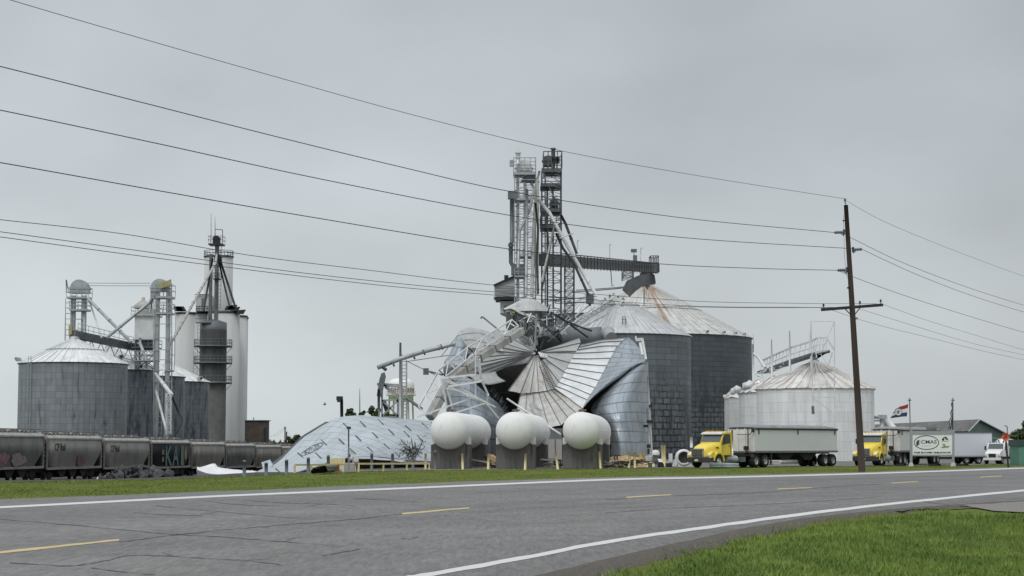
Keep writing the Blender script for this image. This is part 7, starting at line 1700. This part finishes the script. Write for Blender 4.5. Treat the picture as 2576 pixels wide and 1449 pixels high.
dm=plain('dark debris mix',(.05,.045,.04),.9,0,.6,2,(.25,.22,.18),.7)
def rubble(lb,x0,x1,yb,Y,n,seed,hmax=.5):
    t=thing('rubble',lb,'debris',P((x0+x1)/2,HOR,Y)); R=random.Random(seed); m=MB(); m2=MB()
    for k in range(n):
        x=R.uniform(x0,x1); p=P(x,HOR,Y+R.uniform(-1,1.5)); z=R.uniform(.0,hmax); q=Vector((p.x+R.gauss(0,.7),p.y+R.uniform(-.5,.5),max(.02,z+R.gauss(0,.2)))); (m if k%3 else m2).beam((p.x,p.y,z),q,R.uniform(.05,.16),R.uniform(.03,.12))
    m.build('dark_pieces',dm,t); m2.build('pale_pieces',beige,t)
rubble('low rubble and boards between the middle and right tanks',1388,1412,1172,147,30,3,.7); rubble('dark boards and scrap right of the right tank saddle',1535,1600,1174,149,60,5,.55); rubble('scrap at the foot of the gap between left and middle tanks',1228,1250,1174,147,24,6,.5)
t=thing('trailer_rack','low rack of stacked tan rails in front of the grain heap','rack',P(1575,HOR,150))
for k in range(4):
    m=MB(); a=P(*L5(240,570+k*38),150+k*.1);b=P(*L5(1000,560+k*38),150+k*.1); m.beam(a,b,.10,.08); m.build('stacked_rail',cream,t)
m=MB(); 
for a_ in(330,400): m.tube([P(*L5(a_,620),149.5),P(*L5(a_+10,520),149.5),P(*L5(a_-10,430),149.5),P(*L5(a_+25,370),149.5)],.07,6)
o=m.build('coupling',plain('rusty brown rods',(.10,.08,.075),.8)); tag(o,'rusty coupling hooks left of the grain heap','machinery')
t=thing('white_block','white speckled block on short legs right of the yellow posts','block',P(1634,HOR,150))
m=MB(); a=P(*L5(1205,560),150);b=P(*L5(1410,395),150); m.bb((a.x,149.7,a.z),(b.x,150.6,b.z)); o=m.build('block_body',plain('speckled white',(.60,.58,.54),.8,0,.3,5,(.3,.25,.2),.6),t); bevel(o,.05)
m=MB(); a=P(*L5(1300,735),150);b=P(*L5(1400,600),150); m.bb((a.x,149.8,0),(b.x,150.4,b.z)); m.build('lower_crate',galvd,t)
t=thing('pump_unit','upright grey pump with white hood beside the white block','machinery',P(1648,HOR,149))
m=MB(); a=P(*L5(1420,560),149);b=P(*L5(1545,400),149); m.bb((a.x,148.8,a.z),(b.x,149.3,b.z)); m.tube([P(*L5(1480,400),149),P(*L5(1430,330),149)],.12,8); m.tube([P(*L5(1530,740),149),P(*L5(1530,500),149)],.12,8); o=m.build('pump_body',galvd,t)
m=MB(); m.lathe([(.33,-.1),(.33,.1),(.2,.28),(0,.32)],P(*L5(1505,340),149),16); m.build('hood',white_s,t)
m=MB(); a=P(*L5(1270,350),150.5);b=P(*L5(1330,190),150.5); m.bb((a.x,150.3,a.z),(b.x,150.7,b.z)); m.box(P(*L5(1303,120),150.5),(.28,.2,.3)); o=m.build('black_canister',blacks); tag(o,'black canister hanging on the ladder above the white block','canister')
t=thing('blower_fan','white blower with dark round inlet in front of the yellow truck bumper','fan',P(1722,HOR,151))
c=P(*L5(2310,450),151); rr=.62; m=MB(); M=Matrix.Rotation(pi/2,3,'X')@Matrix.Identity(3)
m.lathe([(.46,.35),(.50,.40),(rr,.36),(rr+.06,.2),(rr+.06,-.3),(rr*.9,-.36),(0,-.36)],c,30,0,True,M); m.prism([(-rr,-c.z+.05),(rr+.15,-c.z+.05),(rr*.8,-.42),(-rr*.8,-.42)],-.3,.3,'Y',0,None,c); m.build('housing',white_s,t)
m=MB(); m.lathe([(.455,.30),(0,.22)],c,24,0,True,M); m.build('inlet',blacks,t)
m=MB(); a=P(*L5(1980,690),151); m.prism([(a.x,.08),(c.x-.5,.08),(c.x-.5,P(*L5(2160,450),151).z),(c.x-.62,P(*L5(2140,450),151).z)],150.7,151.3,'Y'); m.build('side_chute',white_s,t)
m=MB(); a=P(*L5(1885,580),152);b=P(*L5(1985,330),152); m.bb((a.x,151.9,a.z),(b.x,152.2,b.z)); m.beam(P(*L5(1900,600),152),P(*L5(1900,520),152),.08); m.beam(P(*L5(1790,590),152),P(*L5(2010,560),152),.10); o=m.build('switch_box',plain('pale box',(.62,.66,.66),.6)); tag(o,'pale upright switch box left of the white blower','box')
m=MB(); a=P(*L5(1800,720),152);b=P(*L5(1970,610),152); m.bb((a.x,151.5,0),(b.x,152.5,b.z)); m.tube([P(*L5(1640,680),151)+Vector((0,-.2,0)),P(*L5(1640,680),151)+Vector((0,.2,0))],.30,14); o=m.build('dark_skid',blacks); tag(o,'dark skid and tyre at the foot of the yellow timbers','machinery')
mb,_=sheet([[ (*L5(1560,490),152),(*L5(1690,490),153)],[(*L5(1600,560),151.5),(*L5(1700,560),152)],[(*L5(1660,610),151.3),(*L5(1710,640),151.5)]],5,5,.1); o=mb.build('sheet_scrap',white_s); solid(o,.03); tag(o,'small pale metal sheet behind the yellow timbers','debris')
# steel tubes in the grass beside the truck
Tk=lambda a,c:(1697.9+a*.18664,976.7+c*.18664)
for i,(c_,lb) in enumerate(((1018,'upper grey steel tube lying before the truck wheels'),(1034,'middle grey steel tube lying before the truck wheels'),(1058,'lower grey steel tube lying before the truck wheels'))):
    m=MB(); m.tube([P(*Tk(462+i*3,c_-3),141),P(*Tk(860,c_+8 if i<2 else c_+2),141)],.085,12); o=m.build('steel_tube',plain('pale blue grey tube',(.30,.35,.37),.45,.4)); tag(o,lb,'tube','steel tubes on the grass')
m=MB(); m.beam(P(*Tk(1295,1010),160),P(*Tk(1875,1005),160),.16,.1); m.beam(P(*Tk(1870,985),159),P(*Tk(1878,1060),159),.12); o=m.build('white_beam',white_s); tag(o,'long white beam lying behind the grain trailer','beam')
m=MB(); m.prism([(-1.1,0),(1.1,0),(.9,.5),(.35,.62),(.25,1.0),(-.25,1.0),(-.35,.62),(-.85,.5)],-.3,.3,'Y',0,None,P(*Tk(1590,1000),160)); o=m.build('white_hopper',white_s); tag(o,'white machine part seen beneath the grain trailer','machinery')
m=MB(); m.tube([P(*Tk(222,800),156),P(*Tk(222,655),156)],.13,10); o=m.build('white_standpipe',white_s); tag(o,'white standpipe behind the hood of the front yellow truck','pipe')
# auger behind second truck
t=thing('grain_auger','white slanted auger tube on an upright behind the second truck cab','auger',P(2225,HOR,190))
m=MB(); m.tube([P(*S(540,600),190),P(*S(540,410),190)],.28,10); m.tube([P(*S(540,420),190),P(*S(420,415),190)],.15,8); m.box(P(*S(540,412),190),(.8,.6,.4)); m.build('upright',galv,t)
m=MB(); m.tube([P(*S(560,440),190),P(*S(600,470),190),P(*S(705,585),190)],.34,12); m.build('auger_tube',white_s,t)
m=MB(); m.beam(P(*S(420,465),191),P(*S(530,465),191),.2); m.build('link_bar',galv,t)
# white equipment house and dark door seen between middle and right tank
t=thing('equipment_house','pale metal equipment housing seen between the middle and right tanks','housing',P(*z3(1660,1290),167))
m=MB(); a=P(*z3(1600,1300),166);b=P(*z3(1722,1048),166); m.bb((a.x,166,0),(b.x,168,b.z)); o=m.build('housing_body',plain('pale housing',(.36,.36,.35),.6,0,.1),t)
m=MB(); xm=(a.x+b.x)/2; m.beam((xm,165.97,0),(xm,165.97,b.z),.05); m.build('door_gap',blacks,o)
m=MB(); a=P(*z3(1605,1048),166.5);b=P(*z3(1722,950),166.5); m.bb((a.x,166.5,a.z),(b.x,168,b.z)); m.build('louvre',galvd,t)
# ---------------- rock pile ----------------
rk=speck('grey broken rock',(.055,.055,.06),(.13,.13,.135),(.035,.036,.04),1.4); protos=[]
for k in range(5):
    bm=bmesh.new(); bmesh.ops.create_icosphere(bm,subdivisions=2,radius=.5); R=random.Random(k)
    for v in bm.verts: 
        n1=noise.cell(v.co*2.3+Vector((k*7,0,0))); v.co*=.8+.35*n1; v.co.z*=.7; v.co.x*=1.25
    me=bpy.data.meshes.new('rock'); bm.to_mesh(me); bm.free(); me.materials.append(rk); protos.append(me)
R=random.Random(33); N_=95
for k in range(N_):
    u=R.uniform(-1,1); lay=R.random(); hgt=(1-abs(u)**1.8)*.8*lay; x=(252+428)/2+u*88
    Y_=122+R.uniform(-2.4,2.4)*(1-lay); p=P(x,1206,Y_); zz_=zg(p.x,Y_)+hgt
    o=bpy.data.objects.new('rock',protos[k%5]); COL.objects.link(o); o.location=(p.x,Y_,zz_+.12); s_=R.uniform(.35,.8)*(1-.35*lay); o.scale=(s_*R.uniform(.8,1.2),s_,s_*R.uniform(.7,1.1)); o.rotation_euler=(R.uniform(0,6),R.uniform(0,6),R.uniform(0,6))
    tag(o,'grey broken rock in the pile in front of the hopper cars','rock','rocks of the grey pile')
# ---------------- trees ----------------
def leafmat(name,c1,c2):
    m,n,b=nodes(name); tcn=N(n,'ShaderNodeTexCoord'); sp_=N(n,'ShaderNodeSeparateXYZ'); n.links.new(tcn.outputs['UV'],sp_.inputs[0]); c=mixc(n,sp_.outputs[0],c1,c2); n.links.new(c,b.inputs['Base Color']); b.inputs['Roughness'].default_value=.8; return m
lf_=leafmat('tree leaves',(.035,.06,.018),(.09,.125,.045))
def tree(name,lb,x,Y,hpx,wpx,yb,seed,n=2600,ls=.22,group=None,sparse=1):
    R=random.Random(seed); base=P(x,yb,Y); base.z=zg(base.x,Y) if yb is None else base.z; t=thing(name,lb,'tree',base,0,group); s_=mpp(Y); Ht=hpx*s_; Wd=wpx*s_/2
    m=MB(); m.tube([base,base+Vector((.1,0,Ht*.35)),base+Vector((0,0,Ht*.7))],[Ht*.035,Ht*.025,Ht*.01],8); tips=[]
    for k in range(9):
        a=2*pi*k/9+R.random(); h0=Ht*(.25+.05*k); p=base+Vector((0,0,h0)); q=base+Vector((cos(a)*Wd*R.uniform(.5,.9),sin(a)*Wd*R.uniform(.5,.9),h0+Ht*R.uniform(.15,.35))); m.tube([p,p.lerp(q,.5)+Vector((0,0,.1*Ht*R.random())),q],[Ht*.012,Ht*.008,Ht*.003],5); tips+= [q,p.lerp(q,.6)]
    m.build('trunk',plain('tree bark',(.05,.042,.035),.9),t)
    clumps=[(q,Wd*R.uniform(.22,.42)) for q in tips]+[(base+Vector((R.gauss(0,Wd*.35),R.gauss(0,Wd*.35),Ht*R.uniform(.45,.97))),Wd*R.uniform(.2,.4)) for _ in range(10)]
    vs=[];fs=[];uv=[]; m=MB()
    for k in range(n):
        c,r=clumps[k%len(clumps)]; d=Vector((R.gauss(0,1),R.gauss(0,1),R.gauss(0,.8))).normalized()*r*R.random()**.45; p=c+d
        a=Vector((R.gauss(0,1),R.gauss(0,1),R.gauss(0,1))).normalized()*ls*R.uniform(.6,1.3); b_=a.cross(Vector((R.gauss(0,1),R.gauss(0,1),R.gauss(0,1)))).normalized()*ls*.7
        i=len(vs); vs+=[p-a,p+b_,p+a,p-b_]; fs.append((i,i+1,i+2,i+3)); q=R.random(); uv+=[(q,0)]*4
    m.add(vs,fs,0,False,uv); m.build('crown',lf_,t); return t
tree('broadleaf_tree','leafy green tree at the right picture edge beside the green container',2590,210,110,78,1172,1,5200,.20)
tree('broadleaf_tree','low distant tree left of the right edge tree, over the shed roof',2552,330,70,60,1158,2,2600,.25)
for i,(x,h,w,lb) in enumerate(((877,26,36,'small distant tree just right of the black floodlight pole'),(905,18,26,'low distant bush between the floodlight pole and loading frame'),(938,28,44,'wide distant tree left of the loading frame'),(978,22,36,'distant tree behind the loading frame'))): tree('broadleaf_tree',lb,x,260,h+70,w,1125,5+i,2200,.20)
for i,(x,h) in enumerate(((2205,20),(740,18),(756,14))): tree('broadleaf_tree',('far tree behind the shed by the white bin','faint far tree beyond the last hopper car','fainter far bush right of the far tree beyond the cars')[i],x,420,h+25,34,1140,15+i,900,.35)
# distant tree belt on the horizon
mb=MB(); R=random.Random(12); vs=[];fs=[];uv=[]
for k in range(16000):
    x=R.uniform(-2500,5200); Y_=R.uniform(900,1100); X=(x-CX)/F*Y_; h=(4+5*noise.noise(Vector((x*.004,0,0)))+2*noise.noise(Vector((x*.03,1,0))))*R.random()**.6
    p=Vector((X,Y_,max(.3,h))); a=Vector((R.gauss(0,1),R.gauss(0,.4),R.gauss(0,1)))*1.0; b_=Vector((R.gauss(0,1),R.gauss(0,.4),R.gauss(0,1)))*.9; i=len(vs); vs+=[p-a,p+b_,p+a,p-b_]; fs.append((i,i+1,i+2,i+3)); q=R.random(); uv+=[(q,0)]*4
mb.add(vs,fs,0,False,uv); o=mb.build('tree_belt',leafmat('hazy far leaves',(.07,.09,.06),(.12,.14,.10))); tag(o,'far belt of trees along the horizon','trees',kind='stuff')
